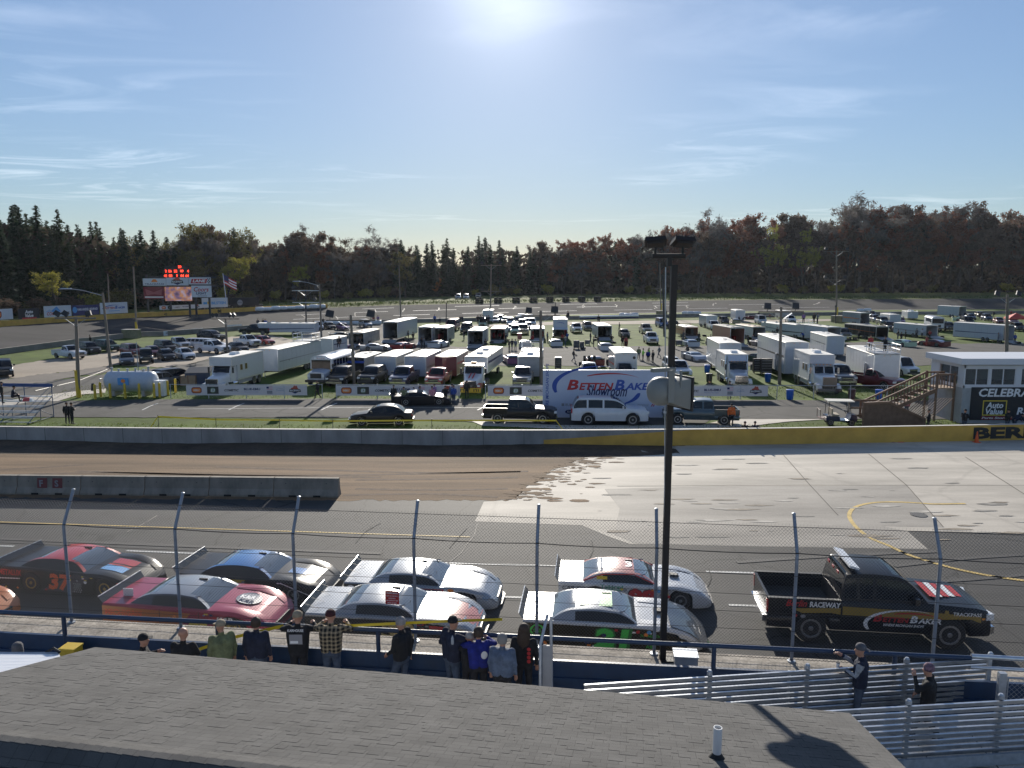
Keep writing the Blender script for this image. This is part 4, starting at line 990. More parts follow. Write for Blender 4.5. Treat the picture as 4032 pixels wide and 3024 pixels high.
e=pole((1206,1300),(1203,1140),.16,'dark steel light mast with two rows of lamps near the end of the turn','dark',arms=((0.2,5),(2.4,5)),lamps=((-2.2,.1,.7,30),(2.0,.1,.7,-30),(-2.2,2.3,.7,30),(1.6,2.3,.7,-30)),name='light_mast',cat='light pole')
pole((1266,1330),(1258,1118),.16,'tall street lamp pole with a long arm to the left behind the white trailer',cobra=-4.0,kind='wood')
pole(q('e',905,1345),q('e',850,330),.17,'wooden pole with two black solar panels among the black pickups',arms=((.5,4.6),),lamps=((-1.9,.45,.75,10),(1.9,.45,.75,10)))
pole((1578,1255),(1571,1043),.16,'tall bare wooden pole behind the big white open trailer')
pole((1931,1250),(1934,1040),.18,'tall wooden light pole with two crossarms behind the men standing on a roof',arms=((.3,5),(6.5,5)),lamps=((-2.2,.2,.7,30),(2.2,.2,.7,-30),(-2.2,6.4,.7,30),(2.2,6.4,.7,-30)),name='light_mast',cat='light pole')
pole(q('f',392,490),q('f',398,150),.11,'short thin pole behind the red camper truck','dark')
pole(q('f',1772,1335),q('f',1765,265),.17,'wooden pole with two black panels left of the showroom billboard',arms=((.5,3.6),),lamps=((-1.1,.45,.6,5),(1.3,.45,.7,5)))
pole(q('f',1985,330),q('f',1980,140),.12,'thin dark pole behind the trailer with men sitting on its roof','dark')
pole((3294,1262),(3294,985),.2,'very tall light mast with crossarms on the right beside the back stretch',foot_h=3,arms=((.3,5.5),(6.6,5)),lamps=((-2.4,.2,.7,20),(2.4,.2,.7,-20),(-2.2,6.5,.7,20),(2.2,6.5,.7,-20)),name='light_mast',cat='light pole')
pole(q('h',1730,1335),q('h',1755,215),.17,'wooden pole with two black panels between the semi truck and the long white trailer',arms=((.45,4.2),),lamps=((-1.3,.4,.65,5),(1.3,.4,.65,5)))
pole(q('j',1395,790),q('j',1410,30),.22,'thick grey wooden pole with two panels above the right hand tower',arms=((.4,3.4),),lamps=((-1.3,.35,.65,20),(1.3,.35,.65,20)))
pole((2603,1240),(2598,1035),.18,'tall wooden pole just left of the brown light pole',foot_h=3,arms=((6.5,4),))
pole((2616,1325),(2610,1085),.2,'dark wooden pole half hidden behind the brown light pole','dark')
pole(q('i',702,452),q('i',700,215),.1,'thin lamp post beside the black trailer','dark',lamps=((0,.1,.35,0),))
pole(q('a',1362,900),q('a',1340,405),.14,'slim wooden pole with a white box on top behind the navy billboard',z=2.4)
for zx,zy,t in [(540,1340,1055),(1215,1330,1360)]:pass
for s,zx,zy,h_,lab in [('d',135,820,2.7,'thin steel sign post at the corner of the fuel tank'),('c',2015,780,2.4,'short pipe post with a flat plate behind the fuel tank')][:1]:
    p=G(q(s,zx,zy));b=MB();b.tube([(0,0,0),(0,0,3.4)],.05,GALV,6);b.box((0,0,.25),(.5,.5,.5),GALV);tag(b.build('sign_post',loc=p),lab,'post')
# ---------------------------------------------------------------- tower building at the right
YT=52.5;X0=AT(q('j',848,1500),YT).x;X1=X0+11.5;ZT_=AT(q('j',860,885),YT).z
TW=mat('tower_block',(.33,.34,.35),.85,var=.12,scale=2,bump=.1);TWT=mat('tower_trim',(.60,.61,.64),.5)
tb=empty('control_tower',(X0,YT,0),0,'small white control tower with a band of windows above a black banner','building')
zz_=lambda y:AT(q('j',900,y),YT).z
Dp=4.2;W=X1-X0;zf=zz_(1140)
b=MB();b.box((W/2,Dp/2,zf/2),(W,Dp,zf),TW);b.build('lower_wall',tb)
b=MB();t=.12
zs,ze=zf,zz_(870)
sill,head=zz_(1110),zz_(905)
b.box((W/2,t/2,(zs+sill)/2),(W,t,sill-zs),TWT);b.box((W/2,t/2,(head+ze)/2),(W,t,ze-head),TWT)
wx=[AT(q('j',x,1000),YT).x-X0 for x in (848,890,1190,1213,1510,1572)]
edges=[(0,wx[1]),(wx[2],wx[3]),(wx[4],wx[5])]
step=wx[5]-wx[3];k=1
wins=[(wx[1],wx[2]),(wx[3],wx[4])]
x=wx[5]
while x < W-1.2:wins.append((x,x+(wx[4]-wx[3])));edges.append((x+(wx[4]-wx[3]),min(W,x+step)));x += step
for a,c in edges:b.box(((a+c)/2,t/2,(sill+head)/2),(c-a,t,head-sill),TWT)
b.box((W/2,Dp-t/2,(zs+ze)/2),(W-.02,t,ze-zs),TWT)
for y_ in (.35,Dp-.6):b.box((t/2-.001,y_,(zs+ze)/2),(t,.7 if y_ < 1 else 1.1,ze-zs-.01),TWT)
b.box((t/2,Dp/2,(zs+sill)/2),(t-.01,Dp-.3,sill-zs),TWT);b.box((t/2,Dp/2,(head+ze)/2),(t-.01,Dp-.3,ze-head),TWT)
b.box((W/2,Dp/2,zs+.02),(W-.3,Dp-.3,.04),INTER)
b.build('upper_wall',tb)
WGL=mat('window_glass',(.55,.60,.62),.03,trans=.9)
for a,c in wins:
    b=MB()
    for xx,w in ((a+.03,.06),(c-.03,.06),((a+c)/2,.07)):b.box((xx,.05,(sill+head)/2),(w,.05,head-sill),TWT)
    for z_ in (sill+.03,head-.03):b.box(((a+c)/2,.051,z_),(c-a-.12,.045,.06),TWT)
    o=b.build('window',tb);g=MB();g.box(((a+c)/2,.07,(sill+head)/2),(c-a,.012,head-sill),WGL);g.build('pane',o)
b=MB();b.box((.06,1.75,(sill+head)/2),(.05,2.0,.06),TWT);b.box((.06,1.75,(sill+head)/2),(.05,.07,head-sill),TWT);o=b.build('window',tb)
g=MB();g.box((.07,1.75,(sill+head)/2),(.012,2.1,head-sill),WGL);g.build('pane',o)
zr=zz_(790);b=MB();b.box((W/2-.1,Dp/2-.1,(ze+zr)/2+.05),(W+.6,Dp+.45,(zr-ze)*.9),TWT);b.build('roof',tb)
bx,bz0,bz1=AT(q('j',968,1300),YT).x-X0,.25,zz_(1130)
b=MB();b.box(((bx+W)/2,-.03,(bz0+bz1)/2),(W-bx,.05,bz1-bz0),BK_);bn=b.build('banner',tb)
T=lambda x,y:(AT(q('j',x,y),YT).x-X0,AT(q('j',x,y),YT).z)
b=MB();x_,z_=T(1058,1243);b.text('CELEBRATING',x_,z_,I_WHT,h=.58,w=5.6,y=-.06,shear=.15,bold=.03)
xa,za=T(1098,1465);xb,zb=T(1400,1285)
for r_ in ((xa,za,xb,za+.07),(xa,zb-.07,xb,zb),(xa,za+.07,xa+.07,zb-.07),(xb-.07,za+.07,xb,zb-.07)):rect(b,*r_,I_YEL,y=-.06)
b.text('Auto',(xa+xb)/2,za+(zb-za)*.68,I_WHT,h=.42,y=-.06,shear=.2,bold=.03,center=True);b.text('Value',(xa+xb)/2,za+(zb-za)*.27,I_WHT,h=.42,y=-.06,shear=.2,bold=.03,center=True)
x_,z_=T(1095,1505);rect(b,x_-.05,z_-.05,x_+2.1,z_+.2,mat('print_maroon',(.22,.02,.02),.55),y=-.06);b.text('Parts Stores',x_,z_,I_WHT,h=.15,w=1.9,y=-.06,bold=.02,shear=.15,thick=.008)
x_,z_=T(1508,1455);b.text('RACING',x_,z_,I_WHT,h=.52,w=3.0,y=-.06,shear=.15,bold=.03)
b.build('lettering',bn)
# outside stair
WDS=mat('stair_timber',(.19,.115,.075),.8,var=.3,scale=4,streak=(1,1,6));WDL=mat('stair_tread',(.40,.29,.21),.8,var=.2,scale=4)
st=empty('timber_stair',(X0-.15,YT+1.0,0),0,'brown timber stair with rails climbing to the left side of the white tower','stair')
zl=zf-.15;run=4.6;nstep=9
b=MB();b.box((-.55,.55,zl),(1.3,1.5,.1),WDL);b.build('landing',st)
for k in range(nstep):
    x=-1.2-run*(k+.5)/nstep;z=zl-zl*(k+1)/(nstep+1);b=MB();b.box((x,.55,z),(.34,1.3,.05),WDL);b.build('tread',st)
for y in (-.15,1.25):
    b=MB();b.prism([(-1.2,zl-.3),(-1.2,zl+.02),(-1.2-run,.25),(-1.2-run,-.0)],y-.03,y+.03,WDS);b.build('stringer',st)
    b=MB();b.prism([(-1.2,zl+.92),(-1.2,zl+1.05),(-1.2-run,1.2),(-1.2-run,1.07)],y-.05,y+.05,WDS);b.box((-.55,y,zl+.98),(1.3,.1,.12),WDS);b.build('handrail',st)
    b=MB()
    for k in range(22):
        f=k/21;x=-1.2-run*f;z=zl*(1-f)+.2*f;b.box((x,y,z+.5),(.05,.04,.95),WDS)
    for k in range(6):b.box((-1.1+.22*k,y,zl+.5),(.05,.04,.9),WDS)
    b.build('balusters',st)
for x,y in ((-1.2,-.15),(-1.2,1.25),(.05,-.15),(-1.2-run,-.15),(-1.2-run,1.25)):
    b=MB();zt=zl+1.1 if x >-2 else 1.25;b.box((x,y,zt/2),(.12,.12,zt),WDS);b.build('newel_post',st)
b=MB()
for k in range(-6,8):
    for sg in (1,-1):
        xa=-2.6+k*.2;P0=Vector((xa,-.2,.05));P1=Vector((xa+sg*1.6,-.2,1.65))
        if P1.x > .0 or P1.x <-2.7:continue
        b.tube([P0,P1],.025,WDS,4,False)
b.build('lattice',st)
# timber ramp wall in front of it
a0=AT(q('j',0,1310),50.4);a1=AT(q('j',430,1510),50.4)
rw=empty('timber_ramp_wall',(a0.x,50.4,0),0,'sloping grey brown timber baluster wall of a ramp left of the tower','fence')
L=a1.x-a0.x;b=MB();b.prism([(-1.6,a0.z+.0),(0,a0.z+.08),(L,a1.z+.08),(L,a1.z-.05),(0,a0.z-.06),(-1.6,a0.z-.16)],-.08,.08,WDS);b.build('sloping_rail',rw)
b=MB();n=44;
for k in range(n):
    x=-1.6+(L+1.6)*(k+.5)/n;z=a0.z+(a1.z-a0.z)*max(0,x)/L;b.box((x,0,z/2),(.085,.03,z-.1),mat('grey_timber',(.13,.085,.06),.85,var=.3,scale=3))
b.build('boards',rw)
for x in (-1.6,0,L*.5,L):b=MB();z=a0.z+(a1.z-a0.z)*max(0,x)/L;b.box((x,.06,z/2),(.12,.1,z),WDS);b.build('ramp_post',rw)
# low brown pipe rail behind the golf cart
p0_,p1_=G(q('l',1760,690)),G(q('l',2085,685))
fr=empty('plank_fence',p0_,0,'low brown three rail fence between the golf cart and the timber ramp','fence')
for z in (.25,.8,1.35):b=MB();b.box(((p1_.x-p0_.x)/2,0,z),(p1_.x-p0_.x,.06,.13),WDS);b.build('rail',fr)
for x in (.1,(p1_.x-p0_.x)/2,p1_.x-p0_.x-.1):b=MB();b.box((x,.08,.7),(.1,.1,1.4),WDS);b.build('fence_post',fr)
# ================================================================ vehicles
PBODY=paint('white',(.56,.57,.60));PRIM=PBODY.name
def lerp_tab(tab,x):
    if x <= tab[0][0]:return tab[0][1]
    for (a,fa),(c,fc) in zip(tab,tab[1:]):
        if x <= c:return fa+(fc-fa)*((x-a)/(c-a) if c > a else 1)
    return tab[-1][1]
def sgn_pts(half):return half+[(-y,z) for y,z in reversed(half) if abs(y) > 1e-6]
def body_loft(b,top,wid,zb,wheels,rw,side,topm,tumble=.03,crown=.03,archk=1.18,zbf=None,split=.55,edge=.07,extra=()):
    """one closed body shell: stations along x, wheel arches cut into the lower edge"""
    x0,x1=top[0][0],top[-1][0];xs={x0,x1}
    for t in (top,wid):xs |= {a for a,_ in t}
    xs |= set(extra)
    n=22;xs |= {x0+(x1-x0)*k/n for k in range(n+1)}
    ra=rw*archk
    for w in wheels:
        for k in range(-6,7):xs.add(w+ra*math.sin(R(15*k)))
        xs |= {w-ra-.004,w+ra+.004}
    xs=sorted(x for x in xs if x0 <= x <= x1);X=[xs[0]]
    for x in xs[1:]:
        if x-X[-1] > .003:X.append(x)
    rings=[];arch=[]
    for x in X:
        zt=lerp_tab(top,x);w=lerp_tab(wid,x);z0=zbf(x) if zbf else zb;ina=False
        for xw in wheels:
            if abs(x-xw) < ra:z0=max(z0,min(zt-.10,rw*.98+math.sqrt(max(0,ra*ra-(x-xw) ** 2))));ina=True
        arch.append(ina);h=zt-z0;e=min(edge,h*.4)
        half=[(-w*.96,z0),(-w,z0+h*.25),(-w,z0+h*split),(-(w-tumble),zt-e),(-(w-tumble-edge*.8),zt),(-w*.45,zt+crown*.8),(0,zt+crown)]
        rings.append([(x,y,z) for y,z in sgn_pts(half)])
    m=len(rings[0]);V=[p for r_ in rings for p in r_]
    for i in range(len(X)-1):
        for k in range(m):
            k2=(k+1) % m;f=[(i*m+k),(i+1)*m+k,(i+1)*m+k2,i*m+k2]
            mm=topm if 3 <= k <= m-5 else side
            if k == m-1:mm=DARKP
            b.add([V[j] for j in f],[(3,2,1,0)],mm)
    b.face([V[k] for k in range(m)],side);b.face([V[(len(X)-1)*m+k] for k in range(m-1,-1,-1)],side)
def weld(o,d=.0015):
    import bmesh
    bm=bmesh.new();bm.from_mesh(o.data);bmesh.ops.remove_doubles(bm,verts=bm.verts,dist=d);bmesh.ops.recalc_face_normals(bm,faces=bm.faces)
    bm.to_mesh(o.data);bm.free();o.data.update()
    return o
def cabin_loft(root,top,wid,C,pm,roofm,glass=True,wk=.93,names=('windshield','rear_window','side_window')):
    """roof and pillars in one mesh; each pane its own mesh"""
    rb,rt,ft,fb,zr=C['rb'],C['rt'],C['ft'],C['fb'],C['z'];tum=C.get('tum',.16);pill=C.get('pill',[]);pw=C.get('pw',.05)
    def zroof(x):
        zl=lerp_tab(top,x)-.02
        if x < rt:t=(x-rb)/max(.001,rt-rb);return zl+(zr-zl)*math.sin(t*math.pi/2) ** .9
        if x > ft:t=(fb-x)/(fb-ft);return zl+(zr-zl)*math.sin(t*math.pi/2) ** .92
        u=(x-rt)/(ft-rt);return zr+.035*math.sin(math.pi*u)
    xs={rb,rt,ft,fb} | {rb+(rt-rb)*k/5 for k in range(6)} | {ft+(fb-ft)*k/6 for k in range(7)} | {rt+(ft-rt)*k/6 for k in range(7)}
    for p in pill:xs |= {p-pw,p+pw}
    xs=sorted(xs);X=[xs[0]]
    for x in xs[1:]:
        if x-X[-1] > .004:X.append(x)
    P=[]
    for x in X:
        zl=lerp_tab(top,x)-.02;z=zroof(x);w=lerp_tab(wid,x)*wk;t=(z-zl)/(zr-zl+1e-6);wt=w-tum*max(0,min(1,t));h=z-zl
        r=[]
        for f in (0,.10,.86,1):r.append((-(w+(wt-w)*f),zl+h*f))
        r += [(-wt*.86,z+.02*t),(0,z+.045*t),(wt*.86,z+.02*t)]
        for f in (1,.86,.10,0):r.append(((w+(wt-w)*f),zl+h*f))
        P.append([Vector((x,y,z_)) for y,z_ in r])
    sh=MB();panes={}
    def put(nm,f,m):panes.setdefault(nm,MB()).face(f,m)
    for i in range(len(X)-1):
        xm=(X[i]+X[i+1])/2
        for k in range(10):
            f=[P[i][k],P[i+1][k],P[i+1][k+1],P[i][k+1]][::-1]
            if k in (1,8):
                blk=any(abs(xm-p) < pw for p in pill) or xm < rb+C.get('cq',.12) or xm > fb-C.get('aq',.22)
                if glass and not blk:
                    seg=sum(1 for p in pill if p < xm);put(('s',k,seg),f,GLASS);continue
                sh.face(f,pm);continue
            if k in (4,5) and glass and xm > ft+.02 and xm < fb-.02:put(('w',),f,GLASS);continue
            if k in (4,5) and glass and xm < rt-.01 and C.get('rearglass',True) and xm > rb+.03:put(('r',),f,GLASS);continue
            sh.face(f,roofm if 3 <= k <= 6 else pm)
    sh.face([p for p in P[0]],pm)
    o=weld(sh.build('roof',root));o.data.polygons.foreach_set('use_smooth',[True]*len(o.data.polygons));o.data.set_sharp_from_angle(angle=R(40))
    for k,b in panes.items():
        nm=names[0] if k[0] == 'w' else names[1] if k[0] == 'r' else names[2]
        o=weld(b.build(nm,root));o.data.polygons.foreach_set('use_smooth',[True]*len(o.data.polygons))
    return zroof
def wheel(root,x,y,r,w=.22,rim=STEEL,face=1,rimr=.66,spokes=0):
    b=MB();s=1 if y > 0 else -1
    b.lathe([(r*.6,-w/2),(r*.94,-w/2),(r,-w*.36),(r,w*.36),(r*.94,w/2),(r*.6,w/2)],BLACK,18,(x,y,r),'y',cap=True)
    o=b.build('wheel',root,40)
    c=MB();yo=y+s*(w/2-.02)
    c.lathe([(r*rimr,0),(r*rimr,s*.025),(r*rimr*.8,s*.025),(r*rimr*.7,-s*.0),(r*.2,s*.004),(r*.14,s*.03)] if s > 0 else [(r*.14,-.03),(r*.2,-.004),(r*rimr*.7,0),(r*rimr*.8,-.025),(r*rimr,-.025),(r*rimr,0)],rim,18,(x,yo,r),'y')
    if spokes:
        for k in range(spokes):
            t=2*math.pi*k/spokes;c.box((x+math.cos(t)*r*.42,yo+s*.01,r+math.sin(t)*r*.42),(r*.42,.03,r*.09),CHROME,ry=-t)
    c.build('rim',o,40)
    return o
def patch(name,root,c,d,m,**k):
    b=MB();b.box(c,d,m,**k);return b.build(name,root)
SPECS=dict(
 sedan=dict(L=4.8,top=[(-2.4,.72),(-2.32,.96),(-1.6,.99),(.9,.97),(1.9,.86),(2.25,.74),(2.4,.58)],wid=[(-2.4,.72),(-2.1,.88),(1.7,.90),(2.2,.80),(2.4,.60)],zb=.2,wh=(-1.38,1.42),r=.33,C=dict(rb=-1.85,rt=-.95,ft=.1,fb=1.05,z=1.46,pill=[-.35],tum=.2)),
 suv=dict(L=4.85,top=[(-2.42,.80),(-2.38,1.08),(1.0,1.10),(2.05,1.02),(2.3,.92),(2.42,.7)],wid=[(-2.42,.84),(-2.2,.93),(1.8,.94),(2.25,.86),(2.42,.7)],zb=.28,wh=(-1.42,1.45),r=.38,C=dict(rb=-2.38,rt=-2.0,ft=.25,fb=1.1,z=1.76,pill=[-1.35,-.35],tum=.17)),
 bigsuv=dict(L=5.35,top=[(-2.67,.9),(-2.62,1.16),(1.1,1.18),(2.35,1.12),(2.6,1.02),(2.67,.8)],wid=[(-2.67,.92),(-2.4,1.0),(2.1,1.01),(2.55,.95),(2.67,.85)],zb=.32,wh=(-1.5,1.58),r=.42,C=dict(rb=-2.6,rt=-2.15,ft=.1,fb=1.28,z=1.84,pill=[-1.55,-.45],tum=.15,pw=.06)),
 pickup=dict(L=5.85,top=[(-2.92,.80),(-1.0,.80),(-.98,1.24),(1.3,1.25),(2.5,1.17),(2.82,1.08),(2.92,.86)],wid=[(-2.92,.95),(-2.6,1.0),(2.4,1.01),(2.8,.95),(2.92,.88)],zb=.40,wh=(-1.75,1.85),r=.42,C=dict(rb=-.98,rt=-.8,ft=.4,fb=1.28,z=1.92,pill=[-.1],tum=.15,cq=.1),bed=(-2.92,-1.0)),
 regcab=dict(L=5.4,top=[(-2.7,.78),(-.42,.78),(-.4,1.18),(1.1,1.18),(2.3,1.1),(2.6,1.0),(2.7,.8)],wid=[(-2.7,.92),(-2.4,.97),(2.2,.98),(2.6,.92),(2.7,.85)],zb=.38,wh=(-1.6,1.65),r=.40,C=dict(rb=-.4,rt=-.25,ft=.3,fb=1.1,z=1.8,pill=[],tum=.15,cq=.1),bed=(-2.7,-.42)),
 van=dict(L=5.6,top=[(-2.8,.9),(-2.78,1.12),(1.8,1.14),(2.5,1.05),(2.7,.95),(2.8,.7)],wid=[(-2.8,.95),(2.2,.98),(2.65,.9),(2.8,.8)],zb=.3,wh=(-1.6,1.85),r=.38,C=dict(rb=-2.78,rt=-2.7,ft=1.05,fb=1.85,z=2.05,pill=[-1.4,-.2,.75],tum=.12)),
 jeep=dict(L=4.2,top=[(-2.1,.9),(-2.08,1.1),(.8,1.12),(1.75,1.08),(2.0,1.04),(2.1,.9)],wid=[(-2.1,.84),(.9,.84),(2.1,.74)],zb=.45,wh=(-1.2,1.3),r=.42,C=dict(rb=-2.08,rt=-2.02,ft=.45,fb=.85,z=1.85,pill=[-1.1,-.3],tum=.08)),
 limo=dict(L=8.4,top=[(-4.2,.7),(-4.1,.98),(-3.2,1.0),(2.7,.98),(3.7,.88),(4.05,.75),(4.2,.6)],wid=[(-4.2,.75),(-3.8,.92),(3.5,.93),(4.0,.84),(4.2,.65)],zb=.24,wh=(-3.0,3.15),r=.36,C=dict(rb=-3.5,rt=-2.7,ft=1.8,fb=2.8,z=1.52,pill=[-2.0,-1.15,-.3,.55,1.35],tum=.18)),
)
PROTO={}
def light_vehicle(kind):
    S=SPECS[kind];L=S['L'];top,wid,r=S['top'],S['wid'],S['r']
    e=empty(kind_name(kind))
    b=MB();body_loft(b,top,wid,S['zb'],S['wh'],r,PBODY,PBODY)
    o=weld(b.build('body',e));o.data.polygons.foreach_set('use_smooth',[True]*len(o.data.polygons));o.data.set_sharp_from_angle(angle=R(38))
    cabin_loft(e,top,wid,S['C'],PBODY,PBODY)
    wy=max(w for _,w in wid)-.12
    for x in S['wh']:
        for s in (-1,1):wheel(e,x,s*wy,r,.24)
    xf,wf=L/2,lerp_tab(wid,L/2-.06);zf=lerp_tab(top,L/2-.1)
    tall=kind in ('pickup','regcab','bigsuv','van','jeep')
    for s in (-1,1):
        patch('headlight',e,(xf-.10,s*(wf-.12),zf-.12),(.22,.30,.17 if tall else .12),LAMPG,rz=-s*.25)
        patch('taillight',e,(-xf+.03,s*(lerp_tab(wid,-xf)-.06),(1.05 if tall else .84)-.05),(.08,.14,.34 if tall else .16),REDLT)
        C=S['C'];patch('side_mirror',e,(C['fb']-.38,s*(lerp_tab(wid,C['fb'])+.08),lerp_tab(top,C['fb'])+.12),(.12,.22,.17),DARKP if not tall else PBODY)
    gh=.34 if tall else .16
    patch('grille',e,(xf-.02,0,zf-.17-gh*.2),(.08,wf*1.15,gh),DARKP)
    if tall:patch('grille_bar',e,(xf+.025,0,zf-.2),(.03,wf*1.1,.05),CHROME)
    patch('front_bumper',e,(xf+.02,0,S['zb']+.16),(.14,wf*1.9,.2),CHROME if kind in ('pickup','regcab') else DARKP)
    patch('rear_bumper',e,(-xf-.02,0,S['zb']+.18),(.14,wf*1.8,.18),CHROME if kind in ('pickup','regcab') else DARKP)
    if 'bed' in S:
        a,c=S['bed'];zr=lerp_tab(top,c+.1);w=lerp_tab(wid,(a+c)/2);b=MB()
        for s in (-1,1):b.box(((a+c)/2+.02,s*(w-.065),(.80+zr)/2-.03),(c-a-.0,.10,zr-.74),PBODY)
        b.build('bed_side',e);b=MB()
        for s in (-1,1):b.box(((a+c)/2,s*(w-.065),zr+.005),(c-a,.115,.025),DARKP)
        b.build('bed_rail',e)
        patch('tailgate',e,(a+.03,0,(.80+zr)/2-.03),(.07,2*w-.25,zr-.74),PBODY)
        patch('bed_liner',e,((a+c)/2+.03,0,.835),(c-a-.1,2*w-.25,.03),BLACK)
    if kind == 'jeep':patch('spare_wheel',e,(-2.2,0,1.1),(.2,.74,.74),BLACK)
    return e
def kind_name(k):return dict(sedan='parked_car',suv='parked_suv',bigsuv='parked_suv',pickup='pickup_truck',regcab='pickup_truck',van='van',jeep='off_road_car',limo='limousine').get(k,k)
CATS=dict(sedan='car',suv='suv',bigsuv='suv',pickup='pickup truck',regcab='pickup truck',van='van',jeep='suv',limo='limousine')
COLR=dict(white=PBODY,black=paint('black',(.012,.012,.015)),grey=paint('grey',(.10,.105,.115),.5),silver=paint('silver',(.36,.37,.40),.6),navy=paint('navy',(.012,.022,.07),.3),maroon=paint('maroon',(.12,.012,.02),.3),red=paint('red',(.30,.015,.015),.2),
            green=paint('green',(.015,.05,.035),.3),bluegrey=paint('bluegrey',(.045,.07,.085),.4),blue=paint('blue',(.03,.10,.30),.3),purple=paint('purple',(.14,.05,.16),.3),tan=paint('tan',(.35,.29,.22),.3),orange=paint('orange',(.55,.14,.03)),lime=paint('lime',(.42,.55,.40)),cream=paint('cream',(.6,.56,.46)))
PARK='vehicles parked in the infield'
def place(kind,pix,heading,color,label,anchor='f',sc=1.0,z=0.0,group=PARK,maker=None,cat=None):
    if kind not in PROTO:o=PROTO[kind]=(maker or light_vehicle)(kind);o['used']=0
    o=PROTO[kind]
    if o['used']:o=copy_tree(o)
    else:o['used']=1
    L=SPECS[kind]['L'] if kind in SPECS else LEN[kind];sc *= KI
    p=G(pix,z);h=R(heading);d=Vector((math.cos(h),math.sin(h),0))*L/2*sc
    if anchor == 'f':p=p-d
    elif anchor == 'r':p=p+d
    o.location=p;o.rotation_euler=(0,0,h);o.scale=(sc,sc,sc)
    recolor(o,{PRIM:COLR[color]})
    if 'used' in o:del o['used']
    PROTO[kind]['used']=1
    tag(o,label,cat or CATS.get(kind,kind.replace('_',' ')),group)
    return o
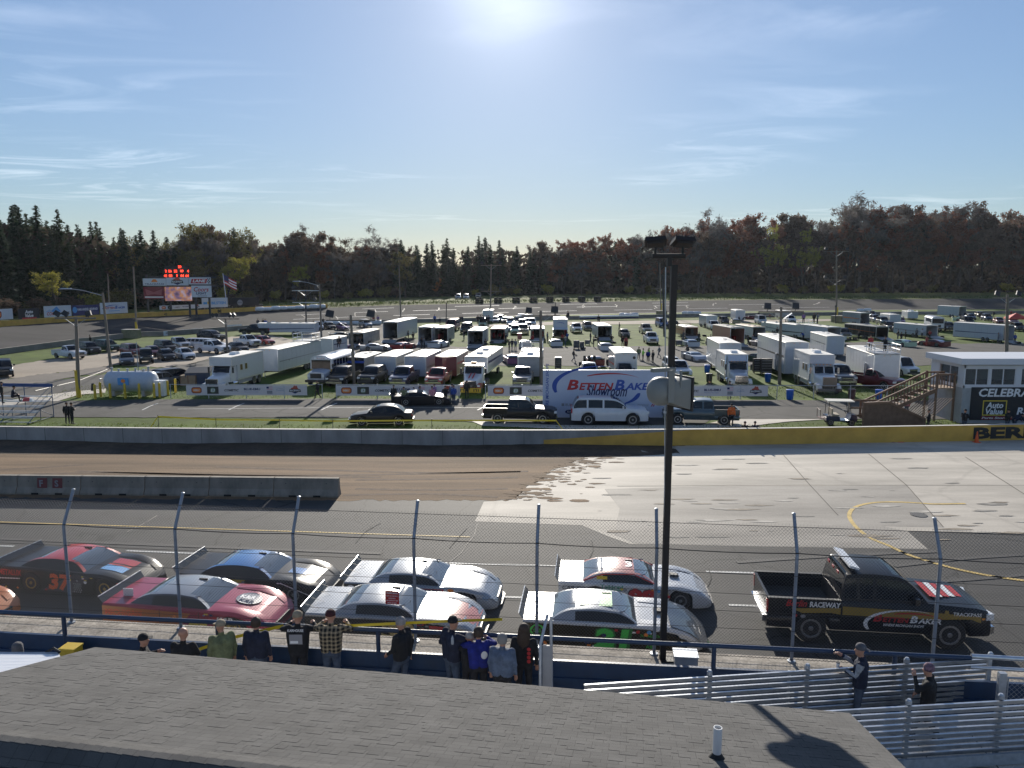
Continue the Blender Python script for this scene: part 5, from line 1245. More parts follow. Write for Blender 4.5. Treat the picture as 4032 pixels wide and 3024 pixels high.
# ---------------------------------------------------------------- enclosed trailers
TRW=paint('trailer_shaded_white',(.46,.49,.54));LEN={}  # white dimmed and blued, the shade on the trailer sides painted in
def trailer(L,W,H,pix,heading,label,side=None,roof=OFFW,rear='closed',nose='flat',anchor='f',front=None,ac=1,vents=2,zb=.42,axles=2,z=0.0,deck=False,goose=0,door=False,trim=ALU,group='enclosed race trailers in the paddock',inner=None,name='enclosed_trailer',cat='trailer',logo=None,ramp=True,sidelogo=None,ty=None):
    """box body with its own roof, doors and wheels; x forward, an open rear shows the inside"""
    side=side or TRW;front=front or side;inner=inner or INTER
    h=R(heading);d=Vector((math.cos(h),math.sin(h),0));p=G(pix,z)
    if ty:H=max(2.1,(HT(p.y,ty)-z)/KI)
    c0=p-d*L/2*KI if anchor == 'f' else p+d*L/2*KI if anchor == 'r' else p
    e=empty(name,c0,h,label,cat,group);e.scale=(KI,)*3
    x0,x1=-L/2,L/2;t=.06;w=W/2;hh=H-zb
    b=MB()
    for s in (-1,1):b.box(((x0+x1)/2,s*(w-t/2),zb+hh/2),(L,t,hh),side)
    if nose == 'v':
        for s in (-1,1):b.add([(x1,s*w,zb),(x1+.7,s*.25,zb),(x1+.7,s*.25,H),(x1,s*w,H)],[(0,1,2,3) if s > 0 else (3,2,1,0)],side)
        b.add([(x1+.7,-.25,zb),(x1+.7,.25,zb),(x1+.7,.25,H),(x1+.7,-.25,H)],[(0,1,2,3)],side)
    else:b.box((x1-t/2,0,zb+hh/2-.0),(t-.002,W-2*t-.004,hh),front)
    if nose == 'stripe':pass
    b.build('wall',e)
    b=MB();n=6
    prof=[(-w-.02,H-.0)]+[(-w+.02+(W-.04)*k/n,H+.03+.07*math.sin(math.pi*k/n)) for k in range(n+1)]+[(w+.02,H)]
    V=[(x0-.02,y,z_) for y,z_ in prof]+[(x1+.02,y,z_) for y,z_ in prof];m=len(prof)
    b.add(V,[(k,k+1,m+k+1,m+k)[::-1] for k in range(m-1)]+[tuple(range(m)),tuple(range(2*m-1,m-1,-1))],roof)
    if nose == 'v':b.add([(x1,-w,H+.01),(x1+.7,-.25,H+.01),(x1+.7,.25,H+.01),(x1,w,H+.01)],[(0,1,2,3)],roof)
    for j in range(1,int(L/1.6)):b.box((x0+1.6*j,0,H+.095),(.03,W*.6,.01),GREYP)
    b.build('roof',e,30)
    b=MB();b.box((0,0,zb-.04),(L-.05,W-.1,.1),DARKP)
    for s in (-1,1):b.box((0,s*(w+.008),zb+.03),(L,.016,.10),trim);b.box((0,s*(w+.008),H-.05),(L,.016,.09),trim)
    if nose != 'v':
        for s in (-1,1):b.box((x1+.004,s*(w-.05),zb+hh/2),(.03,.11,hh),trim)
    b.build('frame',e)
    if rear == 'open':
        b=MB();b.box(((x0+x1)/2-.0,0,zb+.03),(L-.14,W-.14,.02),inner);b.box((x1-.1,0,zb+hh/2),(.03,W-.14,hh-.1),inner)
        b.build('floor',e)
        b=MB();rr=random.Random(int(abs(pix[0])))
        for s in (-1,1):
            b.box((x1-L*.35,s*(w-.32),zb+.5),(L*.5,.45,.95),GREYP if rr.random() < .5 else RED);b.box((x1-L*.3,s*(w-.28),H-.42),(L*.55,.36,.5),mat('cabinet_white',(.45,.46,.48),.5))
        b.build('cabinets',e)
        if ramp:
            b=MB();b.box((x0-.95,0,zb*.5),(2.0,W-.16,.06),GREYP,ry=-.2);b.build('ramp_door',e)
        b=MB()
        for s in (-1,1):b.box((x0+.03,s*(w-.03),zb+hh/2),(.07,.07,hh),trim)
        b.box((x0+.03,0,H-.07),(.07,W,.12),trim);b.build('door_frame',e)
    else:
        b=MB();b.box((x0+.03,0,zb+hh/2),(.06,W-2*t-.004,hh),side);b.box((x0-.01,0,zb+hh/2),(.02,W*.86,hh*.88),side)
        b.build('rear_door',e)
        for s in (-1,1):patch('taillight',e,(x0-.02,s*(w-.12),zb+.1),(.03,.12,.08),REDLT)
    for k in range(axles):
        for s in (-1,1):wheel(e,-L*.12-.42*axles+.85*k,s*(w-.02),.36,.2)
    for k in range(ac):patch('air_conditioner',e,(L*(.28-.35*k),0,H+.24),(.95,.72,.28),WHITE,top=.86)
    for k in range(vents):patch('roof_vent',e,(L*(-.05-.28*k),.25,H+.13),(.42,.42,.10),GREYP,top=.8)
    rg=random.Random(int(abs(pix[0])*7+abs(pix[1])));gc=rg.choice((I_RED,I_NAV,I_GRY,I_GRY,I_BLK,I_ORG))
    b=MB()
    for s in (-1,1):
        y=s*(w+.006);b.box((x1-L*.2,y,zb+.98),(.86,.012,1.86),side);b.box((x1-L*.2-.34,y+s*.02,zb+1.0),(.05,.03,.12),DARKP)
        for k in range(int(L/1.22)):b.box((x0+1.22*(k+.5),s*(w+.003),zb+hh/2),(.018,.006,hh-.2),GREYP)
    b.build('side_door',e)
    if rg.random() < .65:
        b=MB();z1=zb+hh*rg.uniform(.3,.6);t_=rg.uniform(.08,.3);sl_=rg.uniform(-.3,.3)
        for s in (-1,1):
            y=s*(w+.0145);f=[(x0+.3,y,z1),(x1-.4,y,z1+sl_),(x1-.4,y,z1+sl_+t_),(x0+.3,y,z1+t_*.4)];b.face(f if s < 0 else f[::-1],gc)
        b.build('side_stripe',e)
    for s in (-1,1):patch('marker_light',e,(x1+(.01 if nose != 'v' else -.4),s*.3,H-.1),(.03,.12,.04),AMBER)
    if door:b=MB();b.box((L*.22,-w-.01,zb+1.05),(.82,.02,1.9),side);b.box((L*.22-.3,-w-.03,zb+1.05),(.05,.02,.1),DARKP);b.build('side_door',e);b=MB();b.box((L*.22+.78,-w-.2,zb+1.05),(.74,.04,1.85),side,rz=R(-25));b.build('open_door_leaf',e)
    if deck:
        b=MB();x_d0,x_d1,y_d=(x1-2.9,x1-.05,w-.05) if deck == 'front' else (x0+.1,x0+2.9,w-.05)
        b.box(((x_d0+x_d1)/2,0,H+.14),(x_d1-x_d0,W,.05),GREYP);b.build('viewing_deck',e);b=MB()
        for zz in (.55,1.05):
            Pd=[(x_d0,-y_d,H+zz),(x_d1,-y_d,H+zz),(x_d1,y_d,H+zz),(x_d0,y_d,H+zz)]
            for a,c in zip(Pd,Pd[1:]+Pd[:1]):b.tube([a,c],.03,WHITE,5)
        for x in (x_d0,(x_d0+x_d1)/2,x_d1):
            for s in (-1,1):b.tube([(x,s*y_d,H+.1),(x,s*y_d,H+1.05)],.03,WHITE,5)
        b.tube([(x_d1,0,H+.1),(x_d1,0,H+1.05)],.03,WHITE,5);b.build('deck_railing',e)
    if goose:
        b=MB();b.box((x1+goose/2,0,H-.75),(goose,W,1.5),side);b.build('gooseneck',e);b=MB();b.box((x1+goose/2,0,H+.02),(goose,W,.06),roof);b.build('gooseneck_roof',e)
        b=MB();b.tube([(x1+goose-.3,0,H-1.5),(x1+goose-.3,0,.95)],.08,DARKP,8);b.build('coupler',e)
    elif nose != 'none':
        b=MB();xx=x1+(.7 if nose == 'v' else 0);b.tube([(xx-.1,-.5,zb-.02),(xx+.95,0,zb-.02)],.045,DARKP,6);b.tube([(xx-.1,.5,zb-.02),(xx+.95,0,zb-.02)],.045,DARKP,6);b.tube([(xx+.75,0,.1),(xx+.75,0,.85)],.04,GALV,6);b.build('tongue',e)
    if logo:
        b=MB();b.T=Matrix.Translation((x1+.004+(0 if nose != 'v' else .7),0,0)) @ Matrix.Rotation(R(90),4,'Z');logo(b,W,H,zb);b.build('front_lettering',e)
    if sidelogo:
        b=MB();b.T=Matrix.Translation((0,-w-.012,0));sidelogo(b,L,H,zb);b.build('side_lettering',e)
    return e
# ---------------------------------------------------------------- conventional heavy trucks
def big_truck(pix,heading,label,col,box=None,boxm=None,name='semi_truck',cat='truck',anchor='f',split=False,grille=CHROME,fender=None,hoodm=None,slope=.16,sleeper=1.4,fairing=False,exhaust=True,L=8.0,boxh=3.6,over=0.0,windows=True,extra=None,group='heavy race haulers in the paddock',bumper=CHROME,sc=1.0):
    h=R(heading);d=Vector((math.cos(h),math.sin(h),0));p=G(pix);sc *= KI;c0=p-d*L/2*sc
    e=empty(name,c0,h,label,cat,group);e.scale=(sc,sc,sc);X=L/2;fender=fender or col;hoodm=hoodm or col
    # hood: a tapered shell from grille to windshield
    b=MB();hx0,hx1=X-2.15,X-.12
    rings=[]
    for t in (0,.25,.6,.88,1):
        x=hx0+(hx1-hx0)*t;w=.98-.30*t;zt=1.92-slope*2.2*t;zt -= .12 if t == 1 else 0;z0=.95
        half=[(-w,z0),(-w-.03,z0+(zt-z0)*.5),(-w+.02,zt-.16),(-w+.16,zt-.02),(-w*.4,zt+.06),(0,zt+.08)]
        rings.append([(x,y,z) for y,z in sgn_pts(half)])
    m=len(rings[0]);V=[q_ for r_ in rings for q_ in r_]
    b.add(V,[(i*m+k,i*m+k+1,(i+1)*m+k+1,(i+1)*m+k) for i in range(len(rings)-1) for k in range(m-1)]+[tuple((len(rings)-1)*m+k for k in range(m))],hoodm)
    b.build('hood',e,50)
    for s in (-1,1):
        b=MB();n=9;P=[]
        for k in range(n+1):
            a=math.pi*(.02+.96*k/n);P.append((X-.95+.68*math.cos(a),.42+.68*math.sin(a)))
        inner=[(X-.95+.56*math.cos(math.pi*(.02+.96*k/n)),.40+.56*math.sin(math.pi*(.02+.96*k/n))) for k in range(n+1)]
        b.prism(P+inner[::-1],s*.72,s*1.18,fender);b.box((X-.30,s*.93,.80),(.5,.46,.42),fender,top=.8);o=b.build('fender',e)
        patch('headlight',e,(X-.04,s*.93,.88),(.06,.30,.2),LAMPG)
        wheel(e,X-.95,s*.98,.50,.28,CHROME)
        b=MB();b.tube([(hx0-.1,s*1.1,2.6),(hx0+.05,s*1.38,2.6),(hx0+.05,s*1.38,1.9),(hx0-.1,s*1.1,1.9)],.018,CHROME,5);b.box((hx0+.05,s*1.38,2.25),(.06,.2,.62),DARKP if not split else CHROME);b.build('side_mirror',e)
        b=MB();b.lathe([(.30,-.55),(.32,-.52),(.32,.52),(.30,.55)],CHROME,14,(hx0-.9,s*.92,.72),'x');b.build('fuel_tank',e,40)
    gw,gz=.62,(1.92-slope*2.2-.12)
    b=MB();b.box((X-.09,0,(.86+gz)/2+.02),(.08,gw*2+.12,gz-.86+.1),CHROME);b.build('grille_surround',e)
    b=MB();b.box((X-.045,0,(.86+gz)/2),(.02,gw*2,gz-.90),DARKP if grille is not CHROME else mat('grille_mesh',(.22,.19,.16),.4,.7))
    for k in range(6):b.box((X-.03,0,.95+(gz-1.0)*k/6),(.015,gw*2-.04,.028),grille)
    b.build('grille',e)
    b=MB();b.box((X+.02,0,.52),(.16,2.35,.34),bumper);b.build('front_bumper',e)
    # cab
    cx0,cx1,zc0,zc1,cw=hx0-1.25,hx0+.05,.95,2.78,1.05
    b=MB();prof=[(cx0,zc0),(cx1,zc0),(cx1+.02,1.86),(cx1-.34,zc1-.08),(cx1-.5,zc1),(cx0,zc1+.04)]
    b.prism([(a,c) for a,c in prof],-cw,cw,col);b.build('cab',e)
    sh_=Vector((cx1-.34-cx1-.02,0,zc1-.08-1.86));nrm=Vector((sh_.z,0,-sh_.x)).normalized()*.012
    spans=[(-.93,-.05),(.05,.93)] if split else [(-.93,.93)]
    A=Vector((cx1+.02,0,1.86));
    for a,c in spans:
        g=MB();q1,q2=A+sh_*.1+nrm,A+sh_*.92+nrm;g.add([(q1.x,a,q1.z),(q1.x,c,q1.z),(q2.x,c*.97,q2.z),(q2.x,a*.97,q2.z),],[(0,1,2,3)],GLASS);g.build('windshield',e)
    for s in (-1,1):
        g=MB();y=s*(cw+.008);f=[(cx0+.25,y,1.9),(cx1-.12,y,1.9),(cx1-.38,y,2.6),(cx0+.25,y,2.6)];g.face(f if s < 0 else f[::-1],GLASS);g.build('side_window',e)
        b=MB();b.box((cx0+.62,s*(cw+.006),1.75),(1.05,.012,1.6),col);b.build('door',e)
    b=MB();b.box((cx1-.34,0,zc1-.02),(.34,2.0,.05),DARKP if not split else CHROME,ry=.3);b.build('sun_visor',e)
    for k in range(5):patch('roof_light',e,(cx1-.42,-.7+.35*k,zc1+.04),(.08,.12,.06),AMBER)
    b=MB();b.box((-.2,0,.70),(L-.5,.8,.22),DARKP);b.build('chassis',e)
    bx1=cx0
    if sleeper:
        b=MB();b.box((cx0-sleeper/2,0,(.95+3.0)/2),(sleeper,2.15,2.05),col,top=.98);b.build('sleeper',e);bx1=cx0-sleeper
    if fairing:
        b=MB();P=[]
        for t in (0,.5,1):P.append((cx0-.2+(cx1-.35-cx0)*(1-t),2.78+.75*math.sin(t*1.4)))
        b.prism(P+[(cx0-.2,2.78)],-.98,.98,col);b.build('roof_fairing',e,40)
    if box:
        bl_=bx1+X;bz0=1.0;b=MB()
        b.box((bx1-bl_/2,0,(bz0+boxh)/2),(bl_,2.5,boxh-bz0),boxm or TRW)
        if over:b.box((bx1+over/2,0,boxh-.46),(over,2.5,.9),boxm or TRW)
        b.build('box_body',e)
        b=MB();b.box((bx1-bl_/2+over/2,0,boxh+.02),(bl_+over,2.44,.05),OFFW);b.build('box_roof',e)
        patch('air_conditioner',e,(bx1-bl_*.3,0,boxh+.18),(1.0,.75,.28),WHITE,top=.85)
        b=MB()
        for s in (-1,1):
            for xx in (bx1+over,bx1-bl_+.0):b.box((xx-.03,s*1.25,(bz0+boxh)/2 if xx < bx1-.1 else (boxh-.46)),(.08,.06,boxh-bz0 if xx < bx1-.1 else .92),ALU)
            b.box((bx1-bl_/2,s*1.262,bz0+.06),(bl_,.02,.12),ALU);b.box((bx1-bl_/2+over/2,s*1.262,boxh-.05),(bl_+over,.02,.1),ALU)
        b.build('box_trim',e)
        b=MB();b.box((bx1-bl_/2,0,.78),(bl_-.1,2.3,.42),GREYP);b.build('storage_skirt',e)
        if windows:
            for s in (-1,1):
                for xx in (bx1-.8,bx1-1.9):
                    if xx >-X+.4:
                        b=MB();b.box((xx,s*1.262,2.35),(.64,.03,.74),ALU);o=b.build('box_window',e);g=MB();g.box((xx,s*1.282,2.35),(.52,.012,.62),mat('amber_glass',(.09,.065,.03),.1));g.build('pane',o)
    for k in range(2):
        for s in (-1,1):wheel(e,-X+.95+1.25*k,s*.95,.50,.5,CHROME)
    if exhaust:
        for s in (-1,1):
            b=MB();b.tube([(cx0+.02,s*1.18,.9),(cx0+.02,s*1.18,3.25),(cx0-.1,s*1.18,3.5)],.07,CHROME,10);b.build('exhaust_stack',e,50)
    if extra:extra(e,X,cx0,cx1)
    return e
# ================================================================ the infield, row by row
P_=place
# three vehicles on show by the wall
o=P_('pickup',q('k',330,618),-4,'black','black crew cab pickup with chrome mirrors parked in front of the showroom billboard','c',1.0,group=None)
o.location.y=53.2
o=P_('bigsuv',(2408,1682),-3,'white','white full size suv parked in front of the showroom billboard','c',1.13,group=None);suv=o;o.location.y=52.7
for pr in ('pickup',):pass
o=P_('pickup',q('l',190,760),180-6,'bluegrey','dark blue grey crew cab pickup parked right of the loudspeaker','c',1.0,group=None);o.location.y=52.8
P_('sedan',(1504,1668),183,'black','low black coupe parked alone on the grass by the concrete wall','c',1.03,group=None)
# left car park
P_('bigsuv',q('c',60,880),-56,'black','black suv or pickup front cut off by the left edge of the picture')
P_('regcab',q('c',1010,590),-28,'white','white single cab pickup parked at the left end of the gravel lot','c')
P_('suv',q('c',1300,520),-38,'black','dark hatchback parked right behind the white single cab pickup','c',.95)
P_('suv',q('c',1560,490),-30,'green','very dark green suv parked in front of the low grey wall','c')
P_('sedan',q('c',1850,700),-62,'grey','grey sedan at the front left corner of the car park');P_('suv',q('d',60,585),-40,'maroon','maroon suv behind the grey sedan','c',.95)
P_('jeep',q('d',235,690),-62,'black','black boxy off road car with a pale hard top');P_('sedan',q('d',300,590),-50,'maroon','small maroon car half hidden behind the boxy off road car','c',.95)
P_('suv',q('d',450,545),-42,'black','black suv in the second row of the car park','c');P_('sedan',q('d',500,655),-55,'black','black sedan between the boxy off road car and the white sedan');P_('sedan',q('d',740,640),-48,'white','white sedan at the right end of the front row')
P_('pickup',q('d',600,510),-45,'silver','grey pickup with a chrome grille left of the limousine','c',.95);P_('limo',q('d',900,500),-22,'white','long white stretch limousine','c',1.0)
P_('pickup',q('d',1000,560),-28,'white','bright white pickup parked in front of the limousine','c');P_('bigsuv',q('d',985,415),-25,'black','black long suv behind the limousine','c',1.0)
P_('sedan',q('d',1285,545),-45,'black','black sedan right of the bright white pickup','c');P_('pickup',q('d',1400,480),-40,'white','silver white pickup behind the motorhome trailer','c',.97);P_('sedan',q('d',1580,460),-35,'red','bright red car at the right end of the car park','c')
P_('pickup',q('d',1500,345),172,'black','black pickup with people standing in its bed beyond the car park','c',1.08)
P_('bigsuv',q('d',560,920),60,'black','black suv seen from behind near the fuel tank','c',.95);P_('suv',q('d',400,950),62,'grey','dark grey car seen from behind right beside the fuel tank','c',.9)
# pale box trailer pair at the end of the turn
trailer(11.5,2.5,3.5,q('d',1880,345),178,'long pale grey box trailer standing beside the far turn',ty=q('d',0,212)[1],anchor='c',ac=0,axles=2,zb=.6)
# row one: tow vehicles and trailers facing the fence
P_('pickup',q('e',610,1392),-97,'black','black pickup right beside the yellow and white bus');P_('bigsuv',q('e',1065,1372),-97,'black','long black suv with a race car wing on its roof')
P_('pickup',q('e',1530,1392),-97,'navy','dark blue pickup in front of the beige roofed trailers');P_('regcab',q('f',205,1392),-97,'red','red and white pickup with tyres piled in its bed')
P_('pickup',q('f',1490,1396),-94,'grey','grey pickup with a shining hood in front of the trailer with the viewing deck')
trailer(6.5,2.5,2.9,q('e',910,1255),-97,'white trailer with a blue awning over its dark open front',ty=q('e',0,955)[1],front=INTER,side=GREYP,ac=0,logo=lambda b,W,H,zb:b.box((0,-.25,H-.45),(W*.98,.5,.04),I_BLU,rx=.35))
trailer(8.0,2.55,3.0,q('e',1360,1261),-97,'cream trailer with two roof vents behind the dark blue pickup',ty=q('e',0,940)[1],side=paint('trailer_cream',(.52,.49,.42)),front=TRW,ac=0,vents=2)
trailer(8.0,2.55,2.75,q('e',1790,1275),-97,'silver grey trailer left of the red and white one',ty=q('e',0,940)[1],side=paint('trailer_silver',(.40,.43,.50)),roof=GREYP,ac=0,vents=1)
trailer(7.5,2.5,3.0,q('f',390,1265),-97,'red and white trailer with a pointed nose',ty=q('f',0,935)[1],side=paint('trailer_red',(.17,.025,.03)),nose='v',roof=mat('cream_roof',(.62,.55,.40),.6),ac=0)
trailer(12.5,2.6,3.9,q('f',830,1305),-97,'tall white trailer behind the red tow truck',ty=q('f',0,945)[1],zb=1.0,roof=mat('warm_roof',(.55,.47,.36),.6,var=.15),ac=2)
trailer(9.0,2.6,3.6,q('f',1600,1300),-94,'white trailer with a railed viewing deck on its roof',ty=q('f',0,945)[1],deck='rear',front=GREYP,zb=.6)
trailer(7.5,2.59,2.75,q('g',1155,1254),-92,'plain white trailer with a round emblem just above the billboard',ty=q('g',0,890)[1],ac=0,logo=lambda b,W,H,zb:disc(b,W*.36,H-.5,.17,.17,I_BLK))
P_('sedan',q('g',640,1280),-93,'silver','silver car roof showing over the top edge of the billboard left of centre',sc=1.12);P_('suv',q('g',1170,1300),-91,'grey','dark car roof showing over the billboard in front of the emblem trailer')
P_('pickup',q('g',2005,1283),-88,'white','white pickup with a black grille right behind the loudspeaker');P_('suv',q('g',1885,1180),-90,'white','white suv half hidden by the brown light pole',sc=.95)
# school bus of a race team
def hauler_bus(pix,heading,label,L,top,low,anchor='f',name='bus',hood=True,group=None,stripe=None,sc=1.0,z=0.0):
    h=R(heading);d=Vector((math.cos(h),math.sin(h),0));p=G(pix,z);c0=p-d*L/2*KI if anchor == 'f' else p
    e=empty(name,c0,h,label,'bus',group);e.scale=(KI,)*3;X=L/2;w=1.2;hz_=1.6 if hood else 0
    b=MB();P=[(-w,.7),(-w,1.6)];b.box((-hz_/2,0,1.2),(L-hz_,2*w,1.0),low);b.build('lower_body',e)
    b=MB();prof=[(-w+.0,1.70),(-w+.02,2.75),(-w+.25,3.0),(-.5,3.12),(0,3.14)];pr=sgn_pts(prof);m=len(pr)
    x0,x1=-X,X-hz_
    V=[(x0,y,z_) for y,z_ in pr]+[(x1,y,z_) for y,z_ in pr];b.add(V,[(k,k+1,m+k+1,m+k)[::-1] for k in range(m-1)]+[tuple(range(m)),tuple(range(2*m-1,m-1,-1))],top);b.build('upper_body',e,40)
    nW=int((L-hz_-1.5)/.95)
    for s in (-1,1):
        for k in range(nW):
            x=x1-1.0-.95*k;o=patch('window',e,(x,s*(w+.005),2.28),(.78,.02,.72),DARKP);g=MB();g.box((x,s*(w+.018),2.28),(.68,.01,.60),GLASS);g.build('pane',o)
    patch('windshield',e,(x1+.012,0,2.2),(.03,2*w-.3,.95),GLASS)
    b=MB();b.box((x1+.01,0,2.86),(.03,1.5,.22),WHITE);b.T=Matrix.Translation((x1+.028,0,2.86)) @ Matrix.Rotation(R(90),4,'Z');b.T=b.T;b.text('Racing',0,0,I_RED,w=.9,h=.14,center=True);b.build('destination_board',e)
    if hood:
        b=MB();rings=[]
        for t in (0,.5,1):
            x=x1+hz_*t;ww=1.05-.15*t;zt=1.72-.22*t;rings.append([(x,y,z_) for y,z_ in sgn_pts([(-ww,.75),(-ww,zt-.15),(-ww+.2,zt),(0,zt+.06)])])
        m=len(rings[0]);V=[q_ for r_ in rings for q_ in r_];b.add(V,[(i*m+k,i*m+k+1,(i+1)*m+k+1,(i+1)*m+k) for i in range(2) for k in range(m-1)]+[tuple(2*m+k for k in range(m))],top if stripe is None else stripe);b.build('hood',e,40)
    xf=X
    patch('grille',e,(xf+.01,0,1.15),(.04,1.2,.5),DARKP);patch('front_bumper',e,(xf+.08,0,.62),(.14,2.3,.28),DARKP);patch('rear_bumper',e,(-X-.05,0,.62),(.12,2.3,.25),DARKP)
    for s in (-1,1):
        patch('headlight',e,(xf+.015,s*.8,1.15),(.04,.24,.24),LAMPG);wheel(e,X-1.0 if hood else X-1.9,s*1.0,.48,.28);wheel(e,-X+2.2,s*.95,.48,.4)
        b=MB();b.tube([(x1+.1,s*1.15,2.1),(x1+.3,s*1.4,2.2)],.02,DARKP,5);b.box((x1+.3,s*1.42,2.1),(.06,.18,.4),DARKP);b.build('side_mirror',e)
    return e
YB=paint('bus_yellow',(.40,.25,.04))
hauler_bus(q('e',350,1375),-97,'white and yellow team bus between the motorhome trailer and the black pickup',9.5,PBODY,YB,stripe=paint('bus_hood',(.45,.48,.55)))
trailer(6,2.4,2.9,q('e',590,950),-97,'white flat roofed trailer with a folding chair on top',ac=0,anchor='c',vents=0)
hauler_bus((3590,1140),180,'old white school bus parked at the edge of the wood beyond the back stretch',11.0,PBODY,PBODY,anchor='c',z=2.45)
# red tow truck, haulers
def red_extra(e,X,cx0,cx1):
    b=MB()
    for y in (-.28,.12):b.add([(X-2.1,y,2.03),(X-.3,y,1.66),(X-.3,y+.16,1.66),(X-2.1,y+.16,2.03)],[(0,1,2,3)],I_RED)
    b.build('hood_stripes',e);b=MB();b.box((cx1-.5,0,3.02),(.3,2.5,.1),DARKP)
    b.build('light_bar',e);patch('beacon',e,(cx1-.5,0,3.15),(.25,.5,.16),AMBER)
    b=MB();b.box((X+.11,0,.42),(.03,2.4,.5),YELLOW);[b.box((X+.13,y,.42+dz),(.02,.09,hh_),I_BLK) for y,dz,hh_ in ((-1,0,.3),(-.85,.08,.12),(-.66,0,.3),(-.5,-.05,.14),(.45,0,.3),(.6,.1,.1),(.75,0,.3),(.95,0,.26))];b.build('bumper_board',e)
big_truck(q('f',740,1480),-97,'red and white tow truck with an amber beacon at the paddock fence',PBODY,fender=COLR['red'],name='tow_truck',sleeper=0,L=6.8,extra=red_extra,grille=DARKP,bumper=COLR['red'],slope=.2,exhaust=False,sc=.92)
a,c=G(q('d',985,1033)),G(q('d',2060,720));hd=math.degrees(math.atan2(a.y-c.y,a.x-c.x))
mh=big_truck(q('d',985,1033),hd,'big white motorhome truck at the left end of the banner fence',PBODY,box=True,name='motorhome_truck',sleeper=0,L=9.5,over=1.3,exhaust=False,grille=DARKP,slope=.15,sc=.95)
trailer(13.0,2.6,4.0,q('d',1640,845),hd,'very long white race trailer coupled behind the motorhome truck',ty=q('d',0,520)[1],zb=.75,ac=0,axles=3,vents=0,deck='rear',name='race_trailer')
big_truck(q('h',1180,1420),-95,'grey white semi truck with a roof fairing and box behind the banner fence',paint('truck_silver',(.48,.50,.54)),box=True,sleeper=0,L=9.0,fairing=True,boxh=3.5,hoodm=paint('hood_grey',(.36,.38,.43)),sc=.95,bumper=CHROME)
trailer(9,2.55,3.7,q('h',900,1130),-95,'white hauler trailer standing behind the grey white semi truck',ac=0,anchor='c',vents=1,zb=.7)
big_truck(q('i',610,1500),-96,'white old style semi truck with a tall chrome grille and split windshield',PBODY,box=True,sleeper=0,L=9.5,split=True,slope=.02,boxh=3.75,over=.35,exhaust=True,sc=.98)
trailer(13.5,2.6,4.0,q('h',1960,1275),-95,'long tall white trailer left of the old style semi truck',ty=q('h',0,735)[1],zb=.7,ac=0,door=True,front=TRW,name='race_trailer')
trailer(10.5,2.6,3.2,q('i',1420,1412),-99,'white trailer with an open side door and a viewing deck with two people',ty=q('i',0,915)[1],deck='front',door=True,ac=0,zb=.5)
P_('pickup',q('i',870,1385),-95,'grey','dark grey heavy pickup beside the old style semi truck',sc=1.08);P_('regcab',q('i',1640,1445),-60,'maroon','dark red pickup in front of the viewing deck trailer',sc=1.12)
P_('van',q('j',290,1010),-78,'white','white passenger van behind the dark red pickup',sc=1.02)
trailer(9,2.5,3.0,q('i',560,900),-97,'white trailer with a flat pale roof behind the old style semi truck',ac=0,anchor='c')
# row two: open trailers behind the paddock lane (rear doors towards the lane)
OG='open race trailers facing the paddock lane'
def ot(L,W,H,s,zx,zy,hd,label,**k):return trailer(L,W,H,q(s,zx,zy),hd,label,rear='open',anchor='r',group=OG,ac=k.pop('ac',0),ty=q(s,0,k.pop('t'))[1] if 't' in k else None,**k)
ot(9,2.6,3.2,'e',935,790,83,'open trailer with a dark mural on its side and red cabinets inside',t=590,side=mat('mural_grey',(.30,.29,.27),.5,var=.5,scale=.7),roof=mat('warm_roof',(.55,.47,.36),.6,var=.15))
ot(14,2.6,4.1,'e',1430,745,83,'very tall long white open trailer',t=435,zb=.9,vents=0,name='race_trailer')
ot(6.5,2.4,2.8,'f',90,750,84,'white trailer with a dark half open rear door left of the patterned one',t=510,roof=GREYP);ot(6.5,2.4,2.8,'f',320,745,84,'grey patterned trailer with its rear doors open',t=520,side=mat('mural_grey',(.30,.29,.27),.5,var=.5,scale=.7),roof=GREYP)
ot(8.5,2.55,3.1,'f',820,795,86,'open trailer with a black rear and pale side',t=560);ot(8.5,2.55,3.3,'f',1140,730,86,'open trailer with a red edged door frame',t=535,trim=paint('trim_red',(.3,.05,.05)),roof=mat('warm_roof',(.55,.47,.36),.6,var=.15))
ot(8,2.5,3.0,'f',1720,700,88,'open trailer with ladders lying on its grey roof',t=545,roof=GREYP);ot(8.5,2.6,3.4,'g',850,690,91,'white open trailer with a big roof hatch',t=490,vents=1)
t=ot(9,2.6,3.9,'f',2050,700,87,'tall hauler with a blue emblem and a lowered awning',t=400,ramp=False,zb=.7);b=MB();b.T=Matrix.Translation((-4.55,0,0)) @ Matrix.Rotation(R(-90),4,'Z');b.box((0,0,3.0),(2.4,.04,1.5),TRW);b.box((0,-.7,2.15),(2.7,1.5,.05),TRW,rx=.15);arc_band(b,0,2.9,.8,.35,20,160,.12,.1,I_BLU,y=-.03);b.build('awning',t)
ot(6.5,2.5,2.8,'h',450,670,93,'open trailer with an orange front and white roof',t=530,side=paint('trailer_orange',(.40,.13,.06)),vents=1);ot(8,2.5,3.1,'h',1115,780,97,'orange pink open trailer with a dark roof',t=515,side=paint('trailer_salmon',(.48,.22,.16)),roof=mat('dark_roof',(.16,.16,.15),.7,var=.2))
ot(8,2.5,3.0,'h',1430,690,97,'white open trailer with a rounded tan roof',t=505,roof=mat('tan_roof',(.48,.36,.25),.6,var=.15));ot(8.5,2.5,3.1,'h',1830,625,98,'white open trailer with rusty streaks on its side',t=475,side=mat('streaked_white',(.55,.54,.50),.5,var=.25,scale=2,streak=(3,3,.3)))
